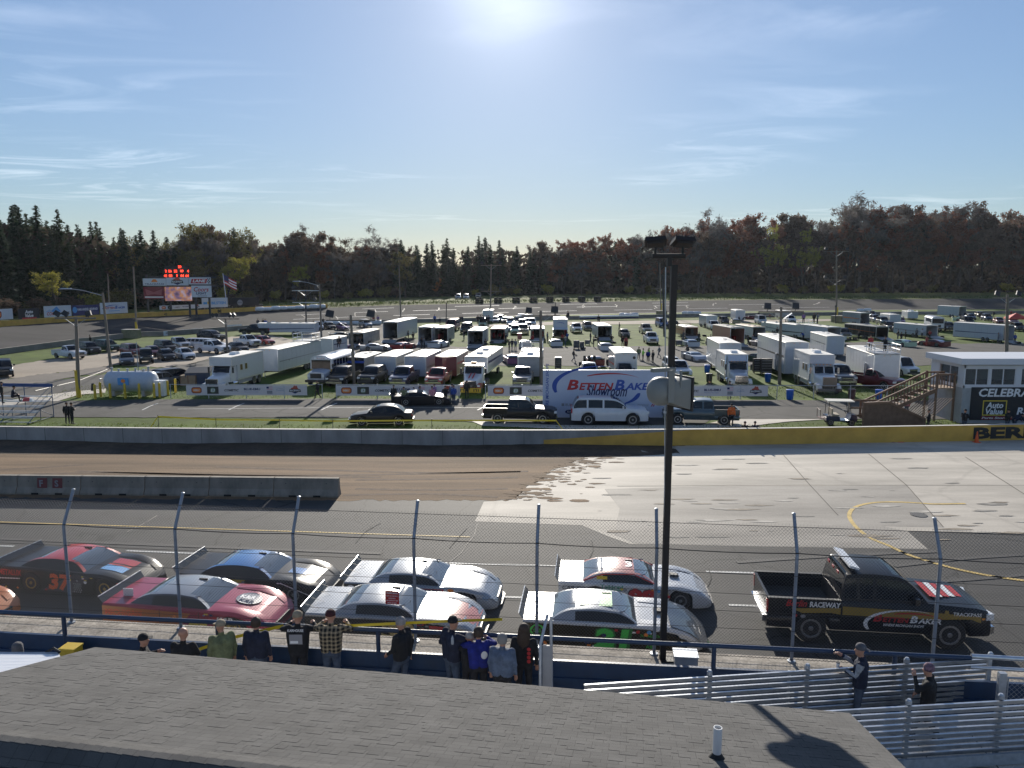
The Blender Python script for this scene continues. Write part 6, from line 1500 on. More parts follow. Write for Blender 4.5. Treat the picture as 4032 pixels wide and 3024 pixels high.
ot(8.5,2.6,3.2,'i',325,690,99,'open trailer with three people on a railed roof deck',t=490,deck='rear');ot(9,2.55,3.0,'i',670,740,100,'white open trailer with a white race car inside',t=510)
ot(9,2.6,3.2,'i',1370,690,103,'black open trailer with a shiny dark side',t=500,side=paint('trailer_black',(.02,.02,.022)),roof=mat('dark_roof',(.16,.16,.15),.7,var=.2));ot(8.5,2.6,3.1,'j',505,545,104,'white open trailer with a broad dark doorway right of the black trailer',t=395)
ot(10,2.6,2.9,'j',1415,600,110,'long white open trailer at the right end of the paddock',t=395,vents=0)
# far row of vehicles and trailers
trailer(6,2.5,2.9,q('h',745,520),-88,'plain white box trailer standing at the back wall',ty=q('h',0,345)[1],ac=0);trailer(7,2.5,2.8,q('h',1830,390),-95,'grey trailer with a rounded roof at the back wall',ty=q('h',0,310)[1],ac=0,side=GREYP)
trailer(8,2.5,3.1,q('i',1560,470),-100,'pale blue white trailer with a rounded roof behind the black trailer',ty=q('i',0,330)[1],ac=0);trailer(7,2.5,3.2,q('j',280,330),-105,'white camper trailer with two roof units behind the white bus',ty=q('j',0,245)[1],ac=2)
hauler_bus(q('j',575,470),-108,'white shuttle bus in the far row',8.0,PBODY,PBODY,hood=False)
van=P_('van',q('f',660,605),-95,'black','dark old van behind the patterned trailer');P_('van',q('f',450,570),-96,'maroon','boxy maroon camper van with a pale roof',sc=1.15)
for s,zx,zy,hd,kd,col,lab in [('f',920,520,-92,'van','lime','pale green van with a crowd of men standing on its roof'),('f',1400,540,-90,'sedan','silver','glinting silver car left of the glinting cluster'),('f',1395,620,-90,'suv','lime','pale green suv at the left of the glinting cluster'),('f',1520,620,-90,'pickup','black','black pickup with a glinting hood between two open trailers'),('f',1560,480,-90,'sedan','tan','tan car at the back of the glinting cluster'),('f',1110,450,-90,'sedan','silver','silver car right of the crowd on the van'),
    ('g',460,600,-88,'pickup','white','white pickup right beside the tall hauler with the awning'),('g',1160,665,-90,'sedan','black','black car alone on the grass right of the white open trailer'),('g',1475,615,-91,'pickup','tan','tan pickup right behind another white pickup on the open grass'),('g',1555,765,-92,'pickup','white','white pickup standing on the grass edge of the paddock lane'),
    ('h',235,545,-88,'suv','black','dark suv with roof bars right of the brown light pole'),('h',810,560,-93,'pickup','white','white pickup in front of the plain box trailer'),('h',1490,470,-96,'van','white','white van between the race cars and the streaked trailer'),('i',75,450,-98,'suv','white','white suv behind the roof deck trailer'),('i',1310,440,-100,'suv','silver','silver suv behind the black trailer'),('i',960,590,70,'pickup','silver','silver pickup seen from behind left of the black trailer'),('i',860,690,-99,'pickup','black','black pickup between the open trailer and the black trailer'),
    ('i',1430,480,-100,'bigsuv','bluegrey','blue grey suv at the corner of the pale trailer'),('j',120,490,70,'suv','white','white suv with tinted glass left of the broad doorway trailer'),('j',740,470,-104,'bigsuv','black','tall black suv right of the white shuttle bus'),('j',895,495,70,'pickup','cream','cream pickup coupled to the long white trailer'),('j',1190,345,-108,'suv','navy','dark blue suv at the far right fence'),('j',1000,330,-105,'sedan','grey','grey car parked beside the green and white race car'),('j',1490,400,-110,'pickup','maroon','maroon pickup under the red canopy'),('j',1330,380,-110,'sedan','maroon','maroon car left of the red canopy'),
    ('i',1250,380,-100,'jeep','silver','silver off road car with a roof rack at the back wall'),('j',155,380,-104,'sedan','purple','purple and white car in front of the camper trailer'),('e',1120,520,-60,'suv','silver','silver suv behind the mural trailer'),('e',400,560,-70,'suv','white','white suv with its hood open beside the pale box trailer'),('e',330,930,-90,'sedan','black','black car glimpsed behind the team bus')]:
    P_(kd,q(s,zx,zy),hd,col,lab)
for zx,zy,col,lab in [(565,108,'silver','glinting silver car on the far grass beyond the back stretch, left of three'),(680,108,'white','white car on the far grass beyond the back stretch, middle of three'),(855,90,'tan','tan car on the far grass beyond the back stretch, right of three')]:P_('suv',q('f',zx,zy),-90,col,lab,z=2.45,sc=1.1,group='cars on the far grass')

# the crowded corners of the paddock: more cars packed between the trailers
rq=random.Random(21)
for s,zx,zy,hd,kd,col in [('f',1345,575,-90,'sedan','silver'),('f',1450,575,-90,'sedan','white'),('f',1500,520,-90,'suv','silver'),('f',1590,545,-91,'sedan','silver'),('f',1640,500,-91,'suv','white'),('f',1330,490,-89,'suv','white'),('f',1250,455,-89,'sedan','grey'),('f',1180,440,-89,'suv','silver')]:
    P_(kd,q(s,zx,zy),hd,col,'glinting pale car in the tight cluster between the open trailers',group='glinting cars packed between the open trailers')
for s,zx,zy,hd,kd,col,lab in [('h',950,470,-94,'suv','black','black suv between the orange and salmon trailers at the back wall'),('i',1120,420,-100,'sedan','maroon','dark red car with an open hood at the back wall'),('j',60,330,-104,'suv','grey','grey suv left of the camper trailer'),('j',40,470,-104,'pickup','black','black pickup left of the white tinted suv'),('j',960,400,-106,'van','black','black van behind the cream pickup'),('j',1100,300,-108,'sedan','black','black car at the far right fence, left of the blue suv'),('j',1560,470,-110,'suv','black','black suv at the right edge of the paddock beside the canopy'),('h',60,520,-88,'van','blue','blue van hidden behind the brown light pole'),('g',620,560,-88,'suv','grey','grey suv on the grass left of the roof hatch trailer'),('e',230,590,-75,'pickup','navy','navy pickup behind the end of the very long trailer'),('e',590,545,-60,'sedan','black','black car with a raised hood on the open asphalt'),('e',790,560,-60,'sedan','purple','purple car left of the mural trailer'),('i',1560,560,70,'suv','black','black suv right of the black trailer')]:
    P_(kd,q(s,zx,zy),hd,col,lab)
ot(7,2.5,2.9,'i',1120,480,100,'plain grey open trailer behind the silver pickup',side=GREYP);ot(7.5,2.5,3.0,'j',870,300,106,'small white trailer in the last row at the right',ramp=False)
trailer(6.5,2.4,2.8,q('h',1120,415),-95,'short white trailer at the back wall left of the white van',ac=0,anchor='c');trailer(7,2.5,3.0,q('f',1010,430),-92,'white trailer behind the crowd on the pale green van',ac=0,anchor='c')
# ================================================================ late model race cars
WSH=mat('race_windshield',(.10,.12,.14),.05,spec=.9,coat=1.0)
LEXAN=mat('spoiler_sheet',(.06,.065,.07),.25,spec=.5)
LM_TOP=[(-2.45,.82),(-1.6,.825),(.75,.785),(1.45,.735),(2.0,.61),(2.3,.43),(2.45,.27)]
LM_WID=[(-2.45,.98),(-1.2,1.0),(1.5,1.0),(2.0,.97),(2.3,.90),(2.45,.74)]
LM_C=dict(rb=-1.70,rt=-1.02,ft=.0,fb=.70,z=1.06,tum=.19,pill=[],cq=.72,aq=.15,pw=.04)
def late_model(name,label,top,side,roof,detail=True,sail=None,deco=None,hood=None,rim=STEEL,cat='race car',group=None,frontm=None):
    e=empty(name,(0,0,0),0,label,cat,group)
    b=MB();body_loft(b,LM_TOP,LM_WID,.09,(-1.25,1.45),.33,side,top,tumble=.012,crown=.02,archk=1.16,split=.62,edge=.045)
    o=weld(b.build('body',e));o.data.polygons.foreach_set('use_smooth',[True]*len(o.data.polygons));o.data.set_sharp_from_angle(angle=R(24))
    for s in (-1,1):     # raised front fenders
        b=MB();rings=[]
        for t in range(9):
            x=.75+1.5*t/8;hgt=.06*math.sin(math.pi*t/8);z=lerp_tab(LM_TOP,x);w=lerp_tab(LM_WID,x)
            rings.append([(x,s*(w-.012),z-.05),(x,s*(w-.06),z+hgt*.7),(x,s*(w-.22),z+hgt+.012),(x,s*(w-.42),z+.03)])
        V=[q_ for r_ in rings for q_ in r_];F=[(i*4+k,i*4+k+1,(i+1)*4+k+1,(i+1)*4+k) for i in range(8) for k in range(3)]
        b.add(V,F if s < 0 else [f[::-1] for f in F],top);b.build('fender',e,40)
    cabin_loft(e,LM_TOP,LM_WID,LM_C,sail or roof,roof,glass=True,wk=.90,names=('windshield','rear_window','side_window'))
    for k in KIDS[e.name]:
        if k.name.startswith(('windshield','rear_window')):k.data.materials[0]=WSH
        if k.name.startswith('side_window') and detail:k.data.materials[0]=mat('window_net',(.010,.011,.013),.35)
    for x in (-1.25,1.45):
        for s in (-1,1):wheel(e,x,s*.84,.33,.27,rim,rimr=.6,spokes=0)
    # spoiler
    b=MB();zt=.825
    b.add([(-2.44,-.96,zt),(-2.44,.96,zt),(-2.56,.96,zt+.18),(-2.56,-.96,zt+.18),(-2.45,-.96,zt),(-2.45,.96,zt),(-2.57,.96,zt+.18),(-2.57,-.96,zt+.18)],[(0,1,2,3),(7,6,5,4),(3,2,6,7),(0,3,7,4),(1,5,6,2)],LEXAN);b.tube([(-2.565,-.97,zt+.18),(-2.565,.97,zt+.18)],.014,ALU,5)
    o=b.build('spoiler',e);b=MB()
    for y in (-.7,-.25,.25,.7):b.tube([(-2.54,y,zt+.15),(-2.12,y,zt+.02)],.005,DARKP,4)
    b.build('spoiler_brace',o)
    b=MB();b.prism([(2.02,-.92),(2.40,-.72),(2.56,-.40),(2.58,.40),(2.40,.72),(2.02,.92)],.06,.09,DARKP,'xy');b.build('splitter',e)
    b=MB();b.box((2.40,0,.27),(.10,.9,.14),DARKP);b.box((2.30,-.62,.27),(.08,.26,.11),DARKP,rz=-.5);b.box((2.30,.62,.27),(.08,.26,.11),DARKP,rz=.5);b.build('grille',e)
    if hood:b=MB();b.box((1.32,0,.83),(.32,.3,.05),hood,ry=.06,top=.7);b.build('hood_scoop',e)
    if detail:
        b=MB()
        for s in (-1,1):
            b.face([(2.10,s*.935,.42),(2.31,s*.82,.36),(2.33,s*.80,.43),(2.12,s*.93,.51)] if s < 0 else [(2.12,s*.93,.51),(2.33,s*.80,.43),(2.31,s*.82,.36),(2.10,s*.935,.42)],LAMPG)
        b.build('headlight_decal',e)
        b=MB()
        for s in (-1,1):
            for x0,x1 in ((-.6,.35),(-.9,-.35)):b.tube([(x0,s*.77,.88),(x1,s*.67,1.06)],.018,mat('roll_bar',(.30,.30,.32),.4),6)
        b.build('roll_bar',e,50)
        b=MB();b.tube([(.40,-.30,.88),(.42,-.32,1.05)],.008,DARKP,4);b.box((-.15,.35,1.12),(.25,.04,.05),DARKP);b.build('roof_antenna',e)
        if deco:
            b=MB();deco(b);clutter(b,name_seed(label));b.v=[(x,y,z*.885) for x,y,z in b.v];b.build('side_decals',e)
    return e
SY=-1.004
def name_seed(s):return sum(map(ord,s))
def clutter(b,seed):
    r=random.Random(seed);C_=(I_WHT,I_RED,I_YEL,I_LBL,I_GRY,I_ORG,I_NAV)
    for k in range(15):
        x=r.choice((r.uniform(-2.38,-1.72),r.uniform(.5,1.0),r.uniform(.55,1.02),r.uniform(-.85,.4)));z=r.uniform(.14,.34) if x <-.5 else r.uniform(.55,.78);w,h=r.uniform(.05,.16),r.uniform(.03,.07);m=r.choice(C_)
        if r.random() < .4:disc(b,x,z,h,h,m,y=SY,thick=.0065,n=12)
        else:b.face([(x,SY-.0055,z),(x+w,SY-.0055,z),(x+w+.01,SY-.0055,z+h),(x+.01,SY-.0055,z+h)],m)
    b.face([(.44,SY-.002,.12),(.455,SY-.002,.12),(.455,SY-.002,.86),(.44,SY-.002,.86)],DARKP);b.face([(-.72,SY-.002,.12),(-.705,SY-.002,.12),(-.705,SY-.002,.9),(-.72,SY-.002,.9)],DARKP)
def hoodq(b,x0,x1,y0,y1,m):
    X=[x0+(x1-x0)*k/5 for k in range(6)]
    for a,c in zip(X,X[1:]):b.face([(a,y0,lerp_tab(LM_TOP,a)+.026),(c,y0,lerp_tab(LM_TOP,c)+.026),(c,y1,lerp_tab(LM_TOP,c)+.026),(a,y1,lerp_tab(LM_TOP,a)+.026)],m)
def put_car(e,px,heading,sc=1.0,W=1.0,z=0.0):
    h=R(heading);p=G(px,z)+Vector((-math.sin(h),math.cos(h),0))*W*sc
    e.location=p;e.rotation_euler=(0,0,h);e.scale=(sc,sc,sc)
def top_text(e,s,x,y,z,m,h,w,shear=0,rx=0.0,name='roof_number'):
    b=MB();b.T=Matrix.Translation((x,y,z)) @ Matrix.Rotation(rx,4,'Y') @ Matrix.Rotation(R(90),4,'X') @ Matrix.Rotation(R(180),4,'X');b.T=Matrix.Translation((x,y,z)) @ Matrix.Rotation(rx,4,'Y') @ Matrix.Rotation(R(-90),4,'X')
    b.text(s,0,0,m,h=h,w=w,bold=.03,shear=shear,center=True,thick=.003);return b.build(name,e)
def panel(b,pts,m,k=0):b.face([(x,SY-.0015*k,z) for x,z in pts],m)
GOLD=mat('print_gold',(.30,.20,.04),.5);BRNP=paint('dark_bronze',(.035,.028,.015),.3)
c_black=paint('race_black',(.014,.014,.017));c_white=paint('race_white',(.52,.53,.55));c_silver=paint('race_silver',(.32,.34,.37),.4);c_maroon=paint('race_maroon',(.34,.018,.055),.1);c_orange=paint('race_orange',(.50,.14,.02));c_red=paint('race_red',(.50,.035,.03));c_blue=paint('race_blue',(.05,.20,.50));c_pink=paint('race_salmon',(.58,.22,.18));c_green=paint('race_green',(.03,.42,.06));c_gun=paint('race_gunmetal',(.07,.08,.10),.4)
RCG='race cars rolling on the front stretch'
def d37(b):
    panel(b,[(-2.44,.12),(-1.75,.12),(-1.75,.9),(-2.44,.9)],c_black);b.text('METALUX',-2.4,.62,I_RED,w=.85,h=.22,y=SY,bold=.03,thick=.005);panel(b,[(-2.44,.46),(-1.62,.50),(-1.62,.54),(-2.44,.50)],I_WHT,1)
    panel(b,[(-.9,.14),(.3,.14),(1.0,.8),(.4,.86),(-.4,.4)],mat('print_graphite',(.06,.06,.07),.5),1);b.text('37',-.55,.2,mat('print_neon',(.80,.13,.03),.5),h=.62,w=.85,y=SY,shear=.12,bold=.05,thick=.008)
    for k in range(5):
        for j in range(4):disc(b,.38+j*.075+(k % 2)*.035,.2+k*.075,.028,.03,I_GRY,y=SY,thick=.007,n=6)
    panel(b,[(1.9,.5),(2.1,.5),(2.1,.66),(1.92,.66)],I_RED,3)
e=late_model('race_car','black race car with a red roof and the red number 37',c_black,c_black,c_red,sail=c_black,deco=d37,rim=mat('rim_gold',(.35,.22,.04),.4,.5),group=RCG);put_car(e,(255,2346),-11,1.0)
b=MB()
for y0,y1,m in ((-.5,-.12,I_LBL),(-.1,-.02,I_RED),(0.05,.45,c_red)):hoodq(b,.95,1.75,y0,y1,m)
b.build('hood_graphics',e)
def d97(b):
    b.text('97',-2.3,.5,I_WHT,w=.62,h=.38,y=SY,shear=.2,bold=.04);panel(b,[(-1.0,.16),(1.0,.1),(1.2,.3),(-.8,.75)],I_NAV,0);b.text('ENGINE PRO',-.75,.42,I_WHT,w=1.2,h=.2,y=SY,bold=.03,rot=R(-6),thick=.007);panel(b,[(-.9,.7),(-.2,.74),(-.1,.84),(-.7,.84)],I_YEL,2);panel(b,[(-.6,.2),(0,.2),(.1,.32),(-.5,.34)],I_YEL,2);panel(b,[(1.05,.78),(2.1,.35),(2.1,.38),(1.05,.82)],I_WHT,1);panel(b,[(.3,.1),(1.0,.1),(1.0,.5),(.3,.55)],c_blue,1)
e=late_model('race_car','dark blue black race car with a light blue roof and the number 97',c_black,c_black,c_blue,sail=c_black,deco=d97,group=RCG);put_car(e,(982,2374),-8,1.0)
b=MB();hoodq(b,1.0,1.6,-.3,.15,c_blue);b.build('hood_graphics',e)
def dm(b):
    panel(b,[(-2.44,.1),(-.3,.1),(.2,.78),(-2.44,.88)],c_orange,0);b.text('MICHIGAN',-2.35,.58,mat('print_burnt',(.75,.10,.02),.5),w=1.1,h=.2,y=SY,bold=.03,thick=.005);panel(b,[(.1,.3),(.6,.3),(.7,.5),(.2,.62)],I_YEL,1);b.text('K&R',.95,.52,I_WHT,w=.5,h=.2,y=SY,shear=.2,bold=.04,thick=.006);b.text('SERVICE',.85,.4,I_YEL,w=.7,h=.08,y=SY,thick=.006)
e=late_model('race_car','maroon race car with orange flanks, a silver roof and an oval on its hood',c_maroon,c_maroon,c_silver,sail=c_gun,deco=dm,rim=mat('rim_gold',(.35,.22,.04),.4,.5),group=RCG);put_car(e,(728,2508),-8,1.03)
b=MB();n=18;b.add([(1.42+.36*math.cos(2*math.pi*k/n),.02+.36*math.sin(2*math.pi*k/n),.045+lerp_tab(LM_TOP,1.42+.36*math.cos(2*math.pi*k/n))) for k in range(n)],[tuple(range(n))],mat('oval_grey',(.09,.11,.17),.4));o=b.build('hood_oval',e)
top_text(e,'K&R',1.42,-.02,.822,I_WHT,.2,.45,rx=R(6),name='hood_lettering')
b=MB();b.box((-2.0,-.45,.95),(.30,.02,.22),I_WHT);b.build('rear_placard',e)
def d77(b):
    panel(b,[(-2.44,.1),(-1.0,.1),(-.4,.5),(-1.3,.92),(-2.44,.9)],I_BLK,0);panel(b,[(-2.44,.1),(-1.55,.1),(-1.55,.5),(-2.44,.5)],I_LBL,1);disc(b,-2.22,.7,.14,.15,I_WHT,y=SY,thick=.006);disc(b,-2.22,.7,.09,.1,I_RED,y=SY,thick=.008);b.text('Griffin',-2.02,.62,I_WHT,w=.68,h=.2,y=SY,bold=.03,thick=.007);b.text('TRUCKING',-2.35,.2,I_WHT,w=.4,h=.07,y=SY,thick=.007)
    b.text('77',-.02,.24,I_GRY,h=.56,w=.76,y=SY,shear=.2,bold=.05,thick=.008);b.text('77',-.06,.21,I_RED,h=.62,w=.86,y=SY,shear=.2,bold=.07,thick=.005);panel(b,[(.82,.2),(1.0,.2),(1.0,.62),(.82,.62)],I_GRY,1);panel(b,[(-.8,.1),(.9,.1),(.9,.16),(-.6,.18)],I_RED,2);disc(b,1.0,.80,.10,.06,I_ORG,y=SY,thick=.006)
    b.text('WIX',2.0,.5,I_LBL,w=.2,h=.12,y=SY,thick=.03)
e=late_model('race_car','white and silver race car with a black rear flank and the number 77',c_silver,c_white,c_silver,sail=c_silver,deco=d77,group=RCG);put_car(e,(1652,2404),-6,.97)
def d33(b):
    panel(b,[(-2.44,.1),(2.0,.1),(2.0,.5),(1.0,.82),(-2.44,.84)],I_BLK,0);b.text('33',-.25,.22,mat('print_cream',(.55,.42,.16),.5),h=.55,w=.95,y=SY,bold=.05,thick=.006);panel(b,[(1.1,.62),(1.5,.6),(1.5,.7),(1.1,.72)],I_RED,2);b.text('3',-2.2,.35,mat('print_cream',(.55,.42,.16),.5),h=.3,y=SY,thick=.006)
e=late_model('race_car','silver race car with a salmon nose and black flanks reading 33',c_silver,c_silver,c_silver,sail=c_silver,deco=d33,group=RCG);put_car(e,(1538,2542),-6,1.0)
b=MB();V=[]
for x in (.95,1.3,1.6,1.9,2.15,2.36):
    w=lerp_tab(LM_WID,x)-.1-(.25 if x < 1.2 else 0);z=lerp_tab(LM_TOP,x)
    for k in range(7):y=-w+2*w*k/6;V.append((x,y,z+.042*(1-abs(k-3)/3.2)+.008))
b.add(V,[(i*7+k,(i+1)*7+k,(i+1)*7+k+1,i*7+k+1) for i in range(5) for k in range(6)],c_pink);b.build('salmon_nose',e,50)
def d98(b):
    b.text('CAR CITY',-2.32,.66,I_BLK,w=.92,h=.13,y=SY,bold=.01);b.text('Winning',-2.0,.48,I_GRY,w=.36,h=.07,y=SY);panel(b,[(-2.44,.1),(-1.7,.1),(-2.44,.24)],I_RED,1)
    b.text('Tailored',-1.1,.74,mat('print_teal',(.03,.25,.16),.5),w=.72,h=.15,y=SY,bold=.02);panel(b,[(-1.12,.68),(-.4,.68),(-.4,.72),(-1.12,.72)],mat('print_teal',(.03,.25,.16),.5),1)
    b.text('98',-.2,.2,I_RED,h=.56,w=.88,y=SY,bold=.06,thick=.007);b.text('98',-.23,.17,I_BLK,h=.62,w=.94,y=SY,bold=.07,thick=.004)
    for x,z in ((-.32,.72),(-.45,.58),(.86,.72),(1.06,.72),(.85,.58),(.85,.3)):disc(b,x,z,.075,.075,I_GRY if z > .4 else I_ORG,y=SY,thick=.006)
    b.text('IONIC',1.08+.0,.84-.1,I_BLK,w=.0001+.3,h=.1,y=SY);panel(b,[(.92,.48),(1.12,.48),(1.12,.58),(.92,.58)],I_RED,1);panel(b,[(.8,.4),(1.0,.4),(1.0,.46),(.8,.46)],I_ORG,1)
    panel(b,[(-1.0,.1),(1.05,.1),(1.05,.14),(-1.0,.14)],mat('print_teal',(.03,.25,.16),.5),1)
e=late_model('race_car','white race car with a red roof and the red number 98',c_white,c_white,c_pink,sail=c_white,hood=DARKP,deco=d98,group=RCG);put_car(e,(2498,2399),-6,.96)
top_text(e,'98',-.35,0,1.125,I_WHT,.5,.6)
b=MB()
for s in (-1,1):
    b.tube([(.70,s*.88,.80),(.0,s*.73,1.045)],.022,c_red,5);b.tube([(-1.62,s*.88,.86),(-1.0,s*.74,1.035),(.0,s*.73,1.065)],.022,c_red,5)
b.build('window_frame',e,50)
b=MB();b.box((-1.05,-.86,.96),(.34,.012,.13),I_YEL,rx=R(20));b.build('quarter_decal',e)
def d21(b):
    panel(b,[(-2.44,.1),(2.0,.1),(2.0,.52),(1.0,.8),(-2.44,.86)],BRNP,0);disc(b,-2.05,.62,.2,.2,I_GRN,y=SY,thick=.006);b.text('CAS',-2.05,.62,I_BLK,w=.24,h=.14,y=SY,bold=.02,center=True,thick=.009);disc(b,-2.05,.62,.165,.165,BRNP,y=SY,thick=.007,n=6);b.text('CAS',-2.05,.62,I_GRN,w=.2,h=.12,y=SY,bold=.02,center=True,thick=.01)
    b.text('21',-.5,.16,I_GRN,h=.62,w=.95,y=SY,shear=.1,bold=.05,thick=.008);b.text('21',-.55,.12,mat('print_dark_green',(.02,.16,.03),.5),h=.7,w=1.1,y=SY,shear=.1,bold=.07,thick=.005);b.text('TOWARDS THE',.85-.1,.56,I_GRN,w=.62-.05,h=.08,y=SY,shear=.2,thick=.006);b.text('AIM',1.0-.1,.2,I_GRN,w=.25,h=.1,y=SY,thick=.006)
e=late_model('race_car','silver white race car with a green roof patch and the green number 21',c_white,c_white,c_silver,sail=c_silver,hood=DARKP,deco=d21,group=RCG);put_car(e,(2410,2570),-6,1.0)
b=MB();V=[]
for x in (-.9,-.6,-.3,.0):
    for k in range(5):y=-.52+1.04*k/4;V.append((x,y,1.118+.02*(1-abs(k-2)/2)))
b.add(V,[(i*5+k,(i+1)*5+k,(i+1)*5+k+1,i*5+k+1) for i in range(3) for k in range(4)],c_green);b.build('roof_patch',e,50)
b=MB();V=[]
for x,z in ((1.55,.77),(2.1,.58),(2.45,.30),(2.66,.09)):
    for k in range(6):V.append((x,-.9+1.8*k/5,z+.02*math.sin(k*2.1)+.035))
b.add(V,[(i*6+k,(i+1)*6+k,(i+1)*6+k+1,i*6+k+1) for i in range(3) for k in range(5)],c_gun)
for k in range(7):b.add([(2.2+.05*k,-.88+.06*k,.46-.05*k),(2.68,-.80+.1*k,.12),(2.68,-.76+.1*k,.14),(2.3+.05*k,-.8+.06*k,.44-.05*k)],[(0,1,2,3)],I_GRN if k % 3 == 1 else c_white)
b.build('nose_graphics',e,50)
e=late_model('race_car','orange race car of which only the nose shows at the left edge',c_orange,c_orange,c_orange,deco=None,group=RCG);put_car(e,(-400,2490),-9,1.0)
b=MB();hoodq(b,1.5,2.1,-.3,.4,mat('oval_grey',(.22,.25,.33),.4));b.build('hood_patch',e)
# ---------------------------------------------------------------- pace truck
pt=light_vehicle('pickup');recolor(pt,{PRIM:COLR['black']});KIDS['pace_truck']=KIDS[pt.name];pt.name='pace_truck'
tag(pt,'black pace truck with a white light board on its cab and dealership lettering','pickup truck');put_car(pt,(3452,2545),-6.5,1.02,W=1.0)
PY=-1.014
def pp(b,pts,m,k=0):b.face([(x,PY-.002*k,z) for x,z in pts],m)
b=MB()
pp(b,[(-2.3,.98),(-1.0,1.05),(-1.0,.86),(-1.25,.9),(-2.0,.86)],GOLD);pp(b,[(-.95,1.10),(1.2,1.05),(2.6,.98),(2.6,.80),(2.35,.9),(1.4,.84),(-.95,.86)],GOLD)
b.text('Berlin',-2.45,1.04,I_RED,w=.56,h=.19,y=PY,shear=.35,bold=.02,thick=.006);b.text('RACEWAY',-1.82,1.04,I_WHT,w=.82,h=.16,y=PY,shear=.1,bold=.04,thick=.006)
betten(b,-.15,.72,1.75,I_RED,I_WHT,y=PY,thick=.008);arc_band(b,.72,.66,1.12,.42,205,60,.13,.03,I_WHT,y=PY,thick=.009);arc_band(b,.85,.68,.95,.33,120,35,.05,.03,I_RED,y=PY,thick=.009)
b.text('WHERE MICHIGAN SHOPS',.12,.60,I_WHT,w=1.05,h=.075,y=PY,shear=.25,bold=.02,thick=.008)
b.text('TRACKPASS',1.88,.98,I_WHT,w=.72,h=.10,y=PY,bold=.02,thick=.008);pp(b,[(1.64,.96),(1.80,.96),(1.76,1.12),(1.68,1.12)],GOLD,3);pp(b,[(2.62,.90),(2.70,.90),(2.70,.95),(2.62,.95)],AMBER,3);disc(b,-2.2,.78,.07,.05,I_RED,y=PY,thick=.006);disc(b,-1.98,.77,.07,.05,I_GRY,y=PY,thick=.006)
b.build('side_decals',pt)
b=MB();b.box((-.62,0,2.10),(.26,1.5,.06),WHITE,ry=R(14));o=b.build('light_board',pt);b=MB();[b.box((-.62,y,2.02),(.05,.05,.16),DARKP) for y in (-.6,.6)];b.build('board_bracket',o)
b=MB()
for k in range(5):b.add([(1.45+.2*k,-.55+.08*k,1.315-.022*k),(1.63+.2*k,-.55+.08*k,1.295-.022*k),(1.63+.2*k,.5,1.305-.022*k),(1.45+.2*k,.5,1.325-.022*k)],[(0,1,2,3)],I_RED if k % 2 == 0 else I_WHT)
b.build('hood_graphics',pt)
b=MB();[b.box((-.96,y,1.86),(.03,.16,.07),REDLT) for y in (-.42,0,.42)];b.build('cab_brake_light',pt)
# infield race cars share one proto
LEN['race_car']=4.9
def mk(kind):return late_model('race_car',None,PBODY,PBODY,PBODY,detail=False)
for s,zx,zy,hd,col,anc,lab in [('e',1220,845,8,'silver','c','silver race car seen from the side in front of the mural trailer'),('e',1620,825,65,'red','c','red race car seen from behind at the tall white open trailer'),('f',200,815,70,'white','r','white race car with a blue badge on its tail by the patterned trailers'),('e',545,865,65,'purple','r','white and purple race car behind the flat roofed trailer'),('e',740,665,20,'black','c','dark race car on the open asphalt behind the long trailer'),
    ('f',1535,815,88,'silver','r','silver white race car by the open trailer with ladders on its roof'),('f',1390,1050,100,'purple','r','purple race car between the tall trailer and the viewing deck trailer'),('f',2000,795,92,'white','r','white race car under the lowered awning'),('g',880,855,90,'white','r','white race car behind the open trailer with the roof hatch'),('g',745,1075,95,'maroon','r','maroon race car with a rack of spare tyres on its tail'),
    ('h',490,800,94,'white','r','white race car at the orange fronted trailer'),('h',600,1015,-80,'silver','f','silver race car nose towards the semi truck'),('h',880,800,97,'silver','r','pale grey truck bodied race car at the salmon trailer'),('h',1400,1000,110,'green','c','dark green race car behind the black tool carts'),('h',1540,800,100,'silver','r','race car nose first in the tan roofed trailer with a man leaning on it'),('h',1090,452,80,'tan','c','pale race car parked at the back wall by the concrete lane'),('h',1310,398,160,'maroon','c','maroon race car at the back wall beside the white van'),
    ('i',1000,445,80,'cream','c','cream race car at the back wall near the thin lamp post'),('i',670,690,100,'white','c','white race car parked inside the open trailer'),('j',280,655,112,'lime','r','white and dark race car behind the broad doorway trailer'),('j',690,655,118,'maroon','r','dark maroon race car on the paddock lane right of the man in red'),('j',880,345,-25,'lime','c','green and white race car in the far row')]:
    place('race_car',q(s,zx,zy),hd,col,lab,anc,group='race cars in the paddock',maker=mk,cat='race car')
o=place('race_car',q('e',1880,1625),5,'black','dark blue race car with its crew around it on the pit road','c',1.1,maker=mk,cat='race car',group='race cars in the paddock');o.location.z=0
